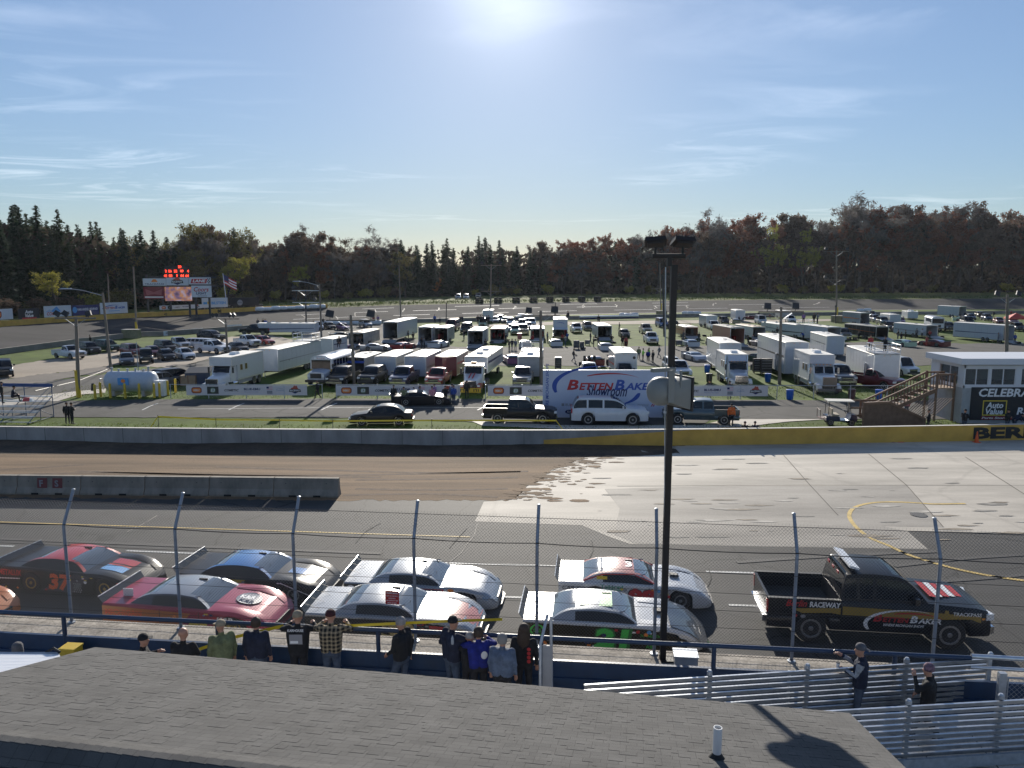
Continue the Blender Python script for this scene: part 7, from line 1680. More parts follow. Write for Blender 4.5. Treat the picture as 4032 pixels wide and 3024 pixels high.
# ================================================================ trees
def leafmat(name,col,var=.35):
    m=bpy.data.materials.new(name);m.use_nodes=True;t=m.node_tree;b=t.nodes['Principled BSDF'];out=t.nodes['Material Output']
    b.inputs['Roughness'].default_value=.8;b.inputs['Specular IOR Level'].default_value=.15
    g=t.nodes.new('ShaderNodeNewGeometry');oi=t.nodes.new('ShaderNodeObjectInfo')
    ad=t.nodes.new('ShaderNodeMath');ad.operation='MULTIPLY_ADD';ad.inputs[1].default_value=.6;t.links.new(g.outputs['Random Per Island'],ad.inputs[0]);
    m2=t.nodes.new('ShaderNodeMath');m2.operation='MULTIPLY';m2.inputs[1].default_value=.4;t.links.new(oi.outputs['Random'],m2.inputs[0]);t.links.new(m2.outputs[0],ad.inputs[2])
    r=t.nodes.new('ShaderNodeValToRGB');e=r.color_ramp.elements;e[0].color=(*[c*(1-var) for c in col],1);e[1].color=(*[min(1,c*(1+var)) for c in col],1);t.links.new(ad.outputs[0],r.inputs[0])
    t.links.new(r.outputs[0],b.inputs['Base Color'])
    tr=t.nodes.new('ShaderNodeBsdfTranslucent');t.links.new(r.outputs[0],tr.inputs[0]);mx=t.nodes.new('ShaderNodeMixShader');mx.inputs[0].default_value=.35
    t.links.new(b.outputs[0],mx.inputs[1]);t.links.new(tr.outputs[0],mx.inputs[2]);t.links.new(mx.outputs[0],out.inputs[0])
    return m
L_PINE,L_SPR=leafmat('pine_needles',(.042,.058,.027)),leafmat('spruce_needles',(.033,.052,.030))
L_RED,L_BRN,L_GRY,L_YGR,L_OLV,L_ORG=leafmat('maple_buds',(.205,.088,.054)),leafmat('oak_buds',(.135,.095,.068)),leafmat('bare_twigs',(.14,.125,.115),.2),leafmat('spring_leaves',(.27,.25,.05)),leafmat('olive_leaves',(.15,.13,.045)),leafmat('orange_leaves',(.27,.13,.045))
BARK=mat('bark',(.060,.050,.042),.95,var=.4,scale=2);BARKG=mat('pale_bark',(.11,.10,.09),.95,var=.3,scale=2)
def rv(r):
    while True:
        v=Vector((r.uniform(-1,1),r.uniform(-1,1),r.uniform(-1,1)))
        if .05 < v.length < 1:return v.normalized()
def deciduous(seed,H,leaf,nleaf,size,bark=BARK,spread=.26,low=.28,name='bare_tree',twigs=True,ys=1.0):
    r=random.Random(seed);e=empty(name);tips=[];b=MB()
    def grow(p,d,L,rad,lev):
        n=3;pts=[p];dd=d.copy()
        for k in range(n):
            dd=(dd+rv(r)*.16+Vector((0,0,.07))).normalized();pts.append(pts[-1]+dd*L/n)
        b.tube(pts,[rad*(1-.55*k/n) for k in range(n+1)],bark,5 if lev < 2 else 3,cap=False)
        if lev >= 3:tips.append((pts[-1],dd));tips.append((pts[-2],dd));return
        m=(5,4,4)[lev] if lev else 6
        for k in range(m):
            f=r.uniform(.35,1) if lev else r.uniform(low,1);i=min(n-1,int(f*n));q_=pts[i].lerp(pts[i+1],f*n-i)
            az=r.uniform(0,6.28);side=Vector((math.cos(az),math.sin(az),0));up=r.uniform(.35,.9) if lev == 0 else r.uniform(.1,.8)
            nd=(side*(1-up*.5)+dd*up+Vector((0,0,.25))).normalized();grow(q_,nd,L*r.uniform(.42,.62)*(1.15-.35*f if lev == 0 else 1),rad*(.5 if lev else .42),lev+1)
    grow(Vector((0,0,0)),Vector((r.uniform(-.05,.05),r.uniform(-.05,.05),1)).normalized(),H*.80,H*.014+.05,0)
    b.build('trunk',e)
    c=MB();zt=max(t[0].z for t in tips);k_=H/zt
    V=[];F=[]
    for k in range(nleaf):
        p,d=r.choice(tips);o=p+rv(r)*r.uniform(.1,1.0)*H*.055;s=size*r.uniform(.5,1.3)
        u=rv(r)*s;w=rv(r).cross(u).normalized()*s*(.55 if not twigs else .16);n0=len(V);V += [o-u*.5,o+w*.5,o+u*.5,o-w*.5];F.append((n0,n0+1,n0+2,n0+3))
    c.add(V,F,leaf);c.build('crown',e)
    e.scale=(k_,k_*ys,k_);return e
def conifer(seed,H,leaf,spread=.16,name='spruce_tree',ragged=.3,base=.06,dens=1.0,pine=False):
    r=random.Random(seed);e=empty(name);b=MB();b.tube([(0,0,0),(r.uniform(-.2,.2),0,H*.5),(0,0,H)],[H*.013+.06,H*.009+.03,.02],BARK,6,cap=False);b.build('trunk',e)
    V=[];F=[];nw=int(H*1.9*dens)
    def quad(o,u,w):n0=len(V);V.extend([o-u*.5,o+w*.5,o+u*.5,o-w*.5]);F.append((n0,n0+1,n0+2,n0+3))
    for i in range(nw):
        f=i/nw;z=H*(base+(1-base)*f)
        prof=(1-f) ** .62 if not pine else (math.sin(min(1,(1-f)*1.5)*math.pi/2) ** .8*(.55+.45*r.random()))
        Rr=H*spread*prof*r.uniform(1-ragged,1+ragged*.5)+.15
        for k in range(9 if not pine else 8):
            if r.random() < ragged*.45:continue
            az=r.uniform(0,6.28);L=Rr*r.uniform(.7,1.1);d=Vector((math.cos(az),math.sin(az),r.uniform(-.32,.02) if not pine else r.uniform(-.05,.45)));s=Vector((-math.sin(az),math.cos(az),0));nseg=max(2,int(L/.55))
            for j in range(nseg):
                t=(j+.6)/nseg;o=Vector((0,0,z))+d*L*t+rv(r)*.14+Vector((0,0,-.12*L*t*t))
                sz=(1.45-.6*t)*min(1.15,.35+L*.28);quad(o,(d+rv(r)*.5).normalized()*sz*1.1,(s+rv(r)*.6).normalized()*sz*.75)
                if r.random() < .6:quad(o+s*r.uniform(-.4,.4)*sz+Vector((0,0,-.15)),(d*.6+s*r.choice((-1,1))+rv(r)*.3).normalized()*sz,(rv(r)+Vector((0,0,-.6))).normalized()*sz*.5)
    c=MB();c.add(V,F,leaf);c.build('crown',e);return e
def shrub(seed,H,leaf,n,name='shrub'):
    r=random.Random(seed);e=empty(name);b=MB();tips=[]
    for k in range(9):
        az=r.uniform(0,6.28);p=Vector((math.cos(az)*H*.35,math.sin(az)*H*.35,H*r.uniform(.55,.95)));b.tube([(0,0,0),p*.5+Vector((0,0,H*.1)),p],[.05,.03,.012],BARK,4,False);tips += [p,p*.7,p*.85]
    b.build('stem',e);V=[];F=[]
    for k in range(n):
        o=r.choice(tips)+rv(r)*r.uniform(.05,.30)*H;o.z=max(.05,o.z);s=H*.075*r.uniform(.6,1.4);u=rv(r)*s;w=rv(r).cross(u).normalized()*s*.6;n0=len(V);V += [o-u,o+w,o+u,o-w];F.append((n0,n0+1,n0+2,n0+3))
    c=MB();c.add(V,F,leaf);c.build('foliage',e);return e
TP={}
for k in range(3):
    TP['red',k]=(deciduous(10+k,24,L_RED,5200,.85,twigs=False,low=.12),24);TP['brn',k]=(deciduous(20+k,24,L_BRN,5000,.80,twigs=False,low=.10),24)
    TP['gry',k]=(deciduous(30+k,26,L_GRY,4200,1.3,BARKG,low=.3),26);TP['pin',k]=(conifer(40+k,24,L_PINE,.17,'pine_tree',.35,.04,1.15,True),24);TP['spr',k]=(conifer(50+k,22,L_SPR,.175,ragged=.22,base=.03,dens=1.25),22)
for k in range(2):TP['ygr',k]=(deciduous(60+k,12,L_YGR,3000,.42,twigs=False,name='budding_tree',low=.15),12);TP['olv',k]=(deciduous(70+k,16,L_OLV,3200,.50,twigs=False,name='budding_tree',low=.15),16)
TP['org',0]=(deciduous(80,12,L_ORG,2600,.42,twigs=False,name='budding_tree',low=.12),12)
TP['shr',0]=(shrub(90,3,L_OLV,800),3);TP['shr',1]=(shrub(91,3,L_BRN,800),3);TP['shr',2]=(shrub(92,3,L_YGR,700),3)
used=set();ZG=2.45
DESC=dict(red='reddish budding tree',brn='brown twiggy bare tree',gry='pale grey bare tree',pin='dark ragged pine',spr='dark pointed spruce',ygr='yellow green spring tree',olv='olive green budding tree',org='orange leaved young tree',shr='low bushy shrub')
TN=[0]
# photo column (in 2212 wide pixels) of the tree line and its top edge
SKY=[(-200,430),(0,440),(60,443),(120,452),(150,462),(185,468),(225,478),(250,505),(270,490),(300,505),(330,496),(350,510),(385,510),(410,500),(450,484),(480,500),(515,492),(560,505),(600,515),(640,505),(690,500),(740,520),(790,522),(850,525),(900,522),(950,516),(1000,522),(1040,512),(1100,518),(1160,530),(1220,520),(1280,520),(1340,505),(1380,500),(1430,490),(1500,472),(1560,468),(1640,474),(1700,470),(1780,466),(1850,460),(1920,452),(1990,458),(2050,455),(2100,450),(2170,462),(2212,455),(2450,440)]
def wood_y(px):
    """distance of the wood's near edge along the view axis"""
    return lerp_tab([(-300,152),(0,158),(250,190),(500,222),(800,262),(1100,300),(1500,322),(2212,344),(2500,350)],px)
def near(px):
    return 'left of the scoreboard' if px < 280 else 'behind the scoreboard' if px < 520 else 'left of the middle of the back stretch' if px < 900 else 'in the middle of the back stretch' if px < 1250 else 'right of the middle of the back stretch' if px < 1700 else 'above the old school bus' if px < 2050 else 'at the right end of the wood'
def plant(kind,px,Y,topz,rnd,label=None,group='trees of the wood around the track',cat='tree',wmul=1.0,z=ZG):
    k=rnd.choice([i for (n,i) in TP if n == kind]);src,H0=TP[kind,k]
    if (kind,k) in used:o=copy_tree(src);o.name=src.name.split('.')[0]
    else:used.add((kind,k));o=src;o['bs']=tuple(src.scale)
    bs=tuple(src['bs'])
    if 'bs' in o and o is not src:del o['bs']
    X=(px*1.8228-2016)/FPX*(Y*_c+(CAM_H-z)*_s);s=max(.25,(topz-z)/H0)
    o.location=(X,Y,z-.1);o.rotation_euler=(0,0,rnd.uniform(0,6.28));w=s*rnd.uniform(.85,1.15)*wmul;o.scale=(bs[0]*w,bs[1]*w,bs[2]*s)
    TN[0] += 1
    return tag(o,label or '%s standing %s' % (DESC[kind],near(px)),cat,group if not label else None)
rt=random.Random(5)
def mix(px):
    if px < 240:return ['pin','spr','spr','spr']
    if px < 400:return ['spr','pin','spr','olv','spr']
    if px < 560:return ['brn','brn','pin','olv','gry']
    if px < 850:return ['brn','brn','gry','brn','red']
    if px < 1180:return ['spr','pin','spr','spr']
    if px < 1400:return ['brn','spr','red','brn','gry']
    if px < 1800:return ['red','brn','red','brn','red','gry']
    return ['brn','red','brn','red','brn']
for row,(dy,f,step) in enumerate([(0,.93,27),(9,1.0,29),(20,1.02,33)]):
    px=-170+row*9
    while px < 2400:
        p=px+rt.uniform(-8,8);Y=wood_y(p)+dy+rt.uniform(-3,3);tz=AT((p*1.8228,lerp_tab(SKY,p)*1.8228),Y).z
        kd=rt.choice(mix(p));hf=f*rt.uniform(.82,1.03) if row else f*rt.uniform(.62,.98)
        plant(kd,p,Y,ZG+(tz-ZG)*hf,rt);px += step*rt.uniform(.75,1.25)
# single trees that stand out against the rest
for kd,px,dY,py,lab,w in [('ygr',125,-14,588,'yellow flowering bushy tree behind the beer billboard',1.3),('olv',400,-6,540,'olive gold tree right behind the scoreboard digits',1.2),('ygr',490,-8,556,'yellow green round tree between the scoreboard and the flag',1.15),('olv',452,4,486,'tall olive tree whose top stands above the scoreboard',1.0),('ygr',640,-10,575,'small yellow green tree behind the dark light mast',1.1),('olv',875,-8,545,'rounded gold olive tree left of the middle of the back stretch',1.2),('org',945,-14,600,'small orange tree at the edge of the far grass',.8),
    ('ygr',1665,-6,490,'slim yellow green tree on the right, left of a twin',.7),('ygr',1735,-6,497,'slim yellow green tree on the right, right of its twin',.75),('gry',665,12,487,'pale grey bare tree rising above the wood, left of the middle',1.0),('gry',815,16,490,'pale bare spreading tree just left of the dark spruces',1.2),('gry',1855,6,428,'tallest bare tree of the wood, above the right light mast',1.3),('gry',2070,6,443,'fan shaped bare tree above the wood on the far right',1.1),('gry',1520,8,452,'pale bare tree at the left shoulder of the right hand wood',1.2),('gry',1895,12,430,'tall bare tree just right of the tallest one',1.1),
    ('pin',140,2,449,'tall ragged pine at the crest of the left wood',.9),('spr',45,4,441,'pointed spruce at the top of the left wood',.9),('spr',95,4,440,'pointed spruce right of another at the crest of the left wood',.9),('spr',272,2,489,'single pointed spruce left of the scoreboard',.9),('spr',313,2,494,'second pointed spruce left of the scoreboard',.9),('spr',340,0,495,'third pointed spruce, closest to the scoreboard',.9),('pin',512,8,488,'pine whose round top stands above the flag',.9),('pin',1035,6,508,'pine standing highest above the middle of the back stretch',.9),('spr',868,4,516,'pointed spruce at the left end of the dark conifer row',1.0),('spr',1010,-12,590,'small dark conifer at the edge of the far grass',1.6)]:
    Y=wood_y(px)+dY;plant(kd,px,Y,AT((px*1.8228,py*1.8228),Y).z,rt,lab,wmul=w)
sr=random.Random(8)
for k in range(70):
    px=sr.uniform(-60,2300)
    if 890 < px < 1010:continue
    Y=wood_y(px)-sr.uniform(3,9);plant('shr',px,Y,ZG+sr.uniform(1.6,4.2),sr,None,'shrubs along the edge of the wood','shrub',1.3)
# undergrowth and far trunks seen as one mass under the crowns
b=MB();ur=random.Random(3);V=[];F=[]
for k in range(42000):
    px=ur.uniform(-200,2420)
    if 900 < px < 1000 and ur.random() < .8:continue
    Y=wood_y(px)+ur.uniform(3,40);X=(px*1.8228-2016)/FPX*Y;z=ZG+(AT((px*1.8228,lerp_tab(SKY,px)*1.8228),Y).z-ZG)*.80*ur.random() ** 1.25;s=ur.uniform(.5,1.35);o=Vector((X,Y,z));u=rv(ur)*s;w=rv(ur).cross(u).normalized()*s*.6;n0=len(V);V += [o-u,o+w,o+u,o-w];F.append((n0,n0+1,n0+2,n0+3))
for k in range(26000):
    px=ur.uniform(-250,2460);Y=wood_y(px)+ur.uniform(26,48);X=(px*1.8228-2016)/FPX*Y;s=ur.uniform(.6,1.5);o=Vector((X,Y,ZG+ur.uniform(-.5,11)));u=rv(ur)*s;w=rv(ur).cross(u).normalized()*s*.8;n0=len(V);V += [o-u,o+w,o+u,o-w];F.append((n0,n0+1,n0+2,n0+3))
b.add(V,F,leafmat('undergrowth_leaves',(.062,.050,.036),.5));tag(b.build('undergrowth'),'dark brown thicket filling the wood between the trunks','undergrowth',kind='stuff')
b=MB();pr_=[]  # added rise that blocks the bright horizon between the trunks
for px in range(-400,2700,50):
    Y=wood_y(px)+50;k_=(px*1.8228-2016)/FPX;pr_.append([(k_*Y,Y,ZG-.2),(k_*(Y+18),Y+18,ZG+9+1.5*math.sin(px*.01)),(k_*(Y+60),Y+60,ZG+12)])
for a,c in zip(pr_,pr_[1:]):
    for k in range(2):b.face([a[k],c[k],c[k+1],a[k+1]],mat('backdrop_brown',(.060,.045,.032),.95,var=.5,scale=.4))
tag(b.build('backdrop',smooth=60),'low brown rise added behind the wood to block the bright horizon','backdrop',kind='structure')
# brush and weeds along the outer edge of the back stretch
b=MB();V=[];F=[]
for k in range(9000):
    u=ur.uniform(40,NB-1);p=bank(u,1.0)+bank_n(int(u))*(1.5+abs(ur.gauss(0,6)));o=p+Vector((0,0,abs(ur.gauss(0,.35))));s=ur.uniform(.12,.4);a=rv(ur)*s;a.z=abs(a.z)+s;w=Vector((ur.uniform(-1,1),ur.uniform(-1,1),0))*s*.4;n0=len(V);V += [o-w,o+w,o+w*.3+a];F.append((n0,n0+1,n0+2))
b.add(V,F,leafmat('weed_blades',(.060,.085,.022),.5));tag(b.build('weeds'),'tall weeds along the outer edge of the back stretch','weeds',kind='stuff')
# grass tufts in the strip behind the infield wall and in the paddock
b=MB();V=[];F=[]
for k in range(16000):
    if k < 7000:X=ur.uniform(-42,32);Y=iw_y(X)+ur.uniform(.4,6.5)
    else:X=ur.uniform(-40,48);Y=ur.uniform(63.5,71)
    if Y < 60 and (Y > G((2016+X/Y*3000,1648)).y):continue
    s=ur.uniform(.04,.11);o=Vector((X,Y,-.02));a=Vector((ur.uniform(-.5,.5)*s,ur.uniform(-.5,.5)*s,s));az=ur.uniform(0,6.28);w=Vector((math.cos(az),math.sin(az),0))*s*.45;n0=len(V);V += [o-w,o+w,o+a];F.append((n0,n0+1,n0+2))
b.add(V,F,leafmat('grass_blades',(.115,.15,.030),.4));tag(b.build('grass_tufts'),'short tufts of grass in the strips beside wall and fence','grass',kind='stuff')
# ================================================================ people
def surface_nets(F,o,h):
    s=F < 0;sh=tuple(n-1 for n in F.shape);cnt=np.zeros(sh,np.int32);P=np.zeros(sh+(3,))
    cs=[(i,j,k) for i in (0,1) for j in (0,1) for k in (0,1)]
    sl=lambda A,c:A[c[0]:A.shape[0]-1+c[0],c[1]:A.shape[1]-1+c[1],c[2]:A.shape[2]-1+c[2]]
    for a in cs:
        for ax in range(3):
            if a[ax]:continue
            b=list(a);b[ax]=1;fa,fb=sl(F,a),sl(F,b);m=(fa < 0) != (fb < 0);t=np.where(m,fa/np.where(m,fa-fb,1),0);cnt += m
            for x in range(3):P[...,x] += m*(a[x]+(t if x == ax else 0))
    act=cnt > 0;idx=np.full(sh,-1);idx[act]=np.arange(act.sum());cell=np.argwhere(act)
    V=(cell+P[act]/cnt[act][:,None])*h+o;Q=[]
    for ax in range(3):
        u,v=(ax+1) % 3,(ax+2) % 3;A=np.swapaxes(s,0,0);n=list(F.shape)
        r=[slice(1,n[x]-1) for x in range(3)];r[ax]=slice(0,n[ax]-1);r2=list(r);r2[ax]=slice(1,n[ax])
        d=s[tuple(r)] != s[tuple(r2)];pos=np.argwhere(d);inside=s[tuple(r)][d]
        off=np.array([r[x].start for x in range(3)]);c=pos+off
        def cc(du,dv):k=c.copy();k[:,u] -= du;k[:,v] -= dv;return idx[k[:,0],k[:,1],k[:,2]]
        q_=np.stack([cc(1,1),cc(0,1),cc(0,0),cc(1,0)],1);q_[~inside]=q_[~inside][:,::-1];Q.append(q_)
    return V,np.concatenate(Q)
SKIN=mat('skin',(.42,.22,.15),.55);HAIR=mat('brown_hair',(.045,.028,.018),.7);HAIRG=mat('grey_hair',(.22,.21,.20),.7);SHOE=mat('dark_shoes',(.03,.028,.027),.6)
cloth=lambda n,c:mat('cloth_' +n,c,.88,var=.3,scale=9,bump=1.0,detail=3)
TOPS=dict(black=cloth('black',(.014,.014,.016)),navy=cloth('navy',(.016,.02,.04)),green=cloth('sage_green',(.15,.17,.085)),royal=cloth('royal_blue',(.012,.02,.19)),denim=cloth('blue_grey',(.10,.135,.20)),grey=cloth('grey',(.16,.16,.17)),red=cloth('red',(.28,.03,.03)),orange=cloth('orange',(.62,.13,.03)),lime=cloth('lime',(.25,.65,.06)),purple=cloth('purple',(.22,.12,.28)),pink=cloth('pink',(.55,.24,.28)),white=cloth('white',(.55,.56,.58)),blue=cloth('blue',(.03,.07,.28)))
LEGS=dict(jeans=cloth('denim',(.055,.075,.115)),dark=cloth('dark_trousers',(.018,.018,.022)),light=cloth('light_denim',(.14,.18,.24)),red=TOPS['red'])
BASE_T,BASE_L=TOPS['black'],LEGS['jeans']
def person_mesh(J,h=.035,fat=1.0,top=BASE_T,legs=BASE_L,fingers=False,skinarm=False):
    """one continuous body grown from tapered limbs; J gives the joints"""
    B=[];v=lambda k:np.array(J[k],float)
    def cap(a,b,ra,rb,m,sq=1.0):B.append((np.array(a,float),np.array(b,float),ra,rb,m,sq))
    pel,che,nec,hd=v('pelvis'),v('chest'),v('neck'),v('head')
    for dx in (-.07,.07):cap(pel+(dx,0,0),che+(dx*1.35,0,0),.125*fat,.128*fat,1)
    cap(pel+(-.06,0,-.05),pel+(.06,0,-.05),.12*fat,.12*fat,2);cap(che+(-.13,0,.08),che+(.13,0,.08),.085,.085,1)
    cap(che+(0,0,.1),nec,.07,.055,1);cap(nec,hd+(0,0,-.06),.052,.055,0)
    fd=np.array(J.get('face',(0,1,0)),float);cap(hd+(0,0,-.03)+fd*.02,hd+(0,0,.045),.082,.095,0);cap(hd+fd*.085+(0,0,-.01),hd+fd*.105+(0,0,-.03),.017,.02,0);cap(hd+fd*.045+(0,0,-.09),hd+fd*.03+(0,0,-.07),.045,.06,0)
    sd=np.array((fd[1],-fd[0],0));[cap(hd+sd*s*.09+(0,0,.01),hd+sd*s*.095+(0,0,-.03),.018,.014,0) for s in (-1,1)]
    for s in 'LR':
        sh_,el,wr=v('sh' +s),v('el' +s),v('wr' +s);cap(sh_,el,.070*fat ** .5,.052,1);cap(el,wr,.050,.036 if not skinarm else .034,0 if skinarm else 1)
        d=(wr-el)/np.linalg.norm(wr-el);cap(wr,wr+d*.085,.030,.036,0)
        if fingers:
            a=np.cross(d,(0,0,1.));a=a/(np.linalg.norm(a)+1e-6);dn=np.cross(d,a)
            for k,L in enumerate((.065,.078,.074,.058)):
                p0=wr+d*.095+a*(-.03+.02*k);p1=p0+d*L*.6+dn*.01;cap(p0,p1,.0115,.0105,0);cap(p1,p1+d*L*.3+dn*L*.45,.0105,.0095,0)
            p0=wr+d*.03-a*.034;cap(p0,p0+d*.045-a*.028,.014,.0115,0)
        hi,kn,an=v('hi' +s),v('kn' +s),v('an' +s);cap(hi,kn,.098*fat ** .6,.068,2);cap(kn,an,.066,.050,2)
        t=np.array(J.get('toe' +s,fd*.15),float);cap(an+(0,0,-.045),an+t+(0,0,-.055),.042,.036,3)
    lo=np.min([np.minimum(a,b)-max(ra,rb) for a,b,ra,rb,*_ in B],0)-3*h;hi_=np.max([np.maximum(a,b)+max(ra,rb) for a,b,ra,rb,*_ in B],0)+3*h
    n=np.ceil((hi_-lo)/h).astype(int)+1;gx=[lo[k]+h*np.arange(n[k]) for k in range(3)];Xg=np.stack(np.meshgrid(*gx,indexing='ij'),-1)
    def sd_(P,a,b,ra,rb):
        ab=b-a;t=np.clip(((P-a) @ ab)/(ab @ ab+1e-9),0,1);return np.linalg.norm(P-(a+t[...,None]*ab),axis=-1)-(ra+(rb-ra)*t)
    F=None;kk=.025 if h < .02 else .03
    for a,b,ra,rb,m,sq in B:
        d=sd_(Xg,a,b,ra,rb);k2=kk if max(ra,rb) > .02 else .006
        if F is None:F=d
        else:e=np.clip(.5+.5*(F-d)/k2,0,1);F=F*(1-e)+d*e-k2*e*(1-e)
    V,Q=surface_nets(F,lo,h);C=V[Q].mean(1);D=np.stack([sd_(C,a,b,ra,rb) for a,b,ra,rb,m,sq in B],1);mi=np.array([m for*_,m,_ in B])[D.argmin(1)]
    me=bpy.data.meshes.new('person');me.from_pydata(V.tolist(),[],Q.tolist());[me.materials.append(x) for x in (SKIN,top,legs,SHOE)]
    me.polygons.foreach_set('material_index',mi.astype(np.int32));me.polygons.foreach_set('use_smooth',np.ones(len(Q),bool));me.update();return me
def joints(pose='stand',**k):
    J=dict(pelvis=(0,0,.96),chest=(0,.0,1.28),neck=(0,.01,1.50),head=(0,.03,1.645),shL=(-.20,0,1.41),shR=(.20,0,1.41),elL=(-.27,-.02,1.13),elR=(.27,-.02,1.13),wrL=(-.27,.07,.89),wrR=(.27,.07,.89),hiL=(-.09,0,.92),hiR=(.09,0,.92),knL=(-.11,.02,.50),knR=(.11,.02,.50),anL=(-.12,-.01,.09),anR=(.12,-.01,.09))
    if pose == 'walk':J.update(knL=(-.09,.17,.52),anL=(-.09,.24,.10),knR=(.09,.02,.50),anR=(.09,-.30,.14),elL=(-.26,-.12,1.15),wrL=(-.25,-.06,.92),elR=(.26,.06,1.14),wrR=(.24,.22,.98))
    if pose == 'bend':J.update(chest=(0,.27,1.17),neck=(0,.44,1.27),head=(0,.55,1.31),shL=(-.2,.38,1.23),shR=(.2,.38,1.23),elL=(-.24,.52,.98),elR=(.24,.52,.98),wrL=(-.2,.66,.85),wrR=(.2,.66,.85))
    if pose == 'hips':J.update(elL=(-.38,-.08,1.17),wrL=(-.20,.06,1.02),elR=(.38,-.08,1.17),wrR=(.20,.06,1.02))
    if pose == 'arms':J.update(elL=(-.27,.10,1.18),wrL=(-.08,.24,1.22),elR=(.27,.10,1.18),wrR=(.08,.26,1.20))
    if pose == 'phone':J.update(elL=(-.28,.08,1.18),wrL=(-.14,.28,1.28),elR=(.27,.06,1.16),wrR=(.12,.28,1.20))
    if pose == 'rail':J.update(elL=(-.38,.18,1.30),wrL=(-.26,.38,1.34),elR=(.38,.18,1.30),wrR=(.26,.38,1.34))
    if pose == 'sit':J.update(pelvis=(0,0,.50),chest=(0,.06,.82),neck=(0,.10,1.03),head=(0,.14,1.17),shL=(-.2,.08,.95),shR=(.2,.08,.95),elL=(-.26,.18,.70),elR=(.26,.18,.70),wrL=(-.12,.36,.62),wrR=(.12,.36,.62),hiL=(-.09,.02,.47),hiR=(.09,.02,.47),knL=(-.12,.44,.50),knR=(.12,.44,.50),anL=(-.12,.46,.09),anR=(.12,.46,.09))
    J.update(k);return J
def headgear(e,J,kind,col,seed=0):
    hd=Vector(J['head']);fd=Vector(J.get('face',(0,1,0)));a=math.atan2(fd.y,fd.x)-math.pi/2;b=MB();b.T=Matrix.Translation(hd) @ Matrix.Rotation(a,4,'Z')
    if kind in ('cap','capback','beanie','hood'):
        r=.107;lo={'cap':.03,'capback':.03,'beanie':-.005,'hood':-.1}[kind]
        b.lathe([(r*.99,lo),(r*1.02,lo+.035),(r*.96,.085),(r*.74,.125),(r*.38,.148),(.004,.153)],col,18,(0,-.004,0),cap=False)
        if kind == 'cap':b.add([(-.075,.07,.045),(.075,.07,.045),(.06,.185,.03),(-.06,.185,.03),(-.075,.07,.055),(.075,.07,.055),(.06,.185,.038),(-.06,.185,.038)],[(3,2,1,0),(4,5,6,7),(2,3,7,6)],col)
        if kind == 'capback':b.add([(-.075,-.08,.04),(.075,-.08,.04),(.06,-.18,.01),(-.06,-.18,.01),(-.075,-.08,.05),(.075,-.08,.05),(.06,-.18,.02),(-.06,-.18,.02)],[(0,1,2,3),(7,6,5,4),(3,2,6,7)],col)
        return b.build('hood' if kind == 'hood' else 'cap' if 'cap' in kind else 'knit_cap',e,50)
    b.lathe([(.098,-.055),(.108,-.02),(.109,.05),(.095,.10),(.055,.138),(.004,.15)],col,18,(0,-.018,0),cap=False)
    if kind == 'long':
        rr=random.Random(3)
        for k in range(26):
            t=R(200+140*k/25) ;x,y=math.cos(t)*.098,math.sin(t)*.085;b.tube([(x,y,.06),(x*1.22,y*1.35-.01,-.10),(x*1.35+rr.uniform(-.02,.02),y*1.5-.02,-.22-rr.random()*.06),(x*1.15,y*1.35,-.36-rr.random()*.08)],[.022,.026,.022,.006],col,5)
    return b.build('hair',e,60)
def near_person(pix,face,label,J,top,legs,gear,gcol,H=1.76,fat=1.0,z=None,at=None,fingers=True,skinarm=False,cat='person'):
    e=bpy.data.objects.new('person',person_mesh(J,.0135,fat,top,legs,fingers,skinarm));COL.objects.link(e)
    p=at if at else G(pix,z);e.location=p;e.rotation_euler=(0,0,R(face));s=H/1.80;e.scale=(s,s,s)
    if gear:headgear(e,J,gear,gcol)
    return tag(e,label,cat,'spectators at the railing')
def spectator(px,py,off,face,label,J,top,legs,gear,gcol,fat=1.0,skinarm=False,H=1.77):
    """head top at this photo point, feet on the walkway; nobody stands inside the railing"""
    p=G((px,py),FLOOR+H);n=Vector((-math.sin(RA),math.cos(RA),0));gap=(RP(0)-p).dot(n)
    if gap < off:p=on_rail(px,py,-off);H=p.z-FLOOR
    p.z=FLOOR
    return near_person(None,face,label,J,top,legs,gear,gcol,H,fat*1.06,at=p,skinarm=skinarm)
T_,L_=TOPS,LEGS;CAPB=cloth('cap_black',(.012,.012,.014));CAPT=cloth('cap_tan',(.24,.20,.14));CAPR=cloth('cap_dark_red',(.05,.012,.014));CAPG=cloth('cap_grey',(.09,.09,.10));KNIT=cloth('knit_grey',(.25,.23,.22))
qn=lambda s,x,y:dict(A=(0+x*.452,1900+y*.452),B=(500+x*.452,2350+y*.452),C=(1450+x*.3617,2350+y*.3617),E=(3200+x*.376,2450+y*.376))[s]
DN=-math.degrees(0)
spectator(*qn('A',140,1395),.36,0,'person in a grey hooded top behind the bright metal canopy',joints(),T_['grey'],L_['dark'],'hood',CAPG)
spectator(*qn('B',125,318),.36,-70,'man with a black cap and black vest, lowest at the roof edge',joints('phone'),T_['black'],L_['dark'],'cap',CAPB)
spectator(*qn('B',480,272),.36,0,'bald man in a black jacket behind the roof edge',joints('arms'),T_['black'],L_['dark'],None,None,1.1)
spectator(*qn('B',815,200),.36,32,'man in a sage green sweater and tan cap',joints(face=(-.5,.86,0)),T_['green'],L_['dark'],'cap',CAPT,1.22)
spectator(*qn('B',1118,178),.36,0,'heavy man in a dark navy jacket with short brown hair',joints(),T_['navy'],L_['jeans'],'short',HAIR,1.28)
o=spectator(*qn('B',1480,122),.32,0,'man in a black hooded sweater with printing on its back, leaning on the rail',joints('rail'),T_['black'],L_['dark'],'cap',CAPT,1.15)
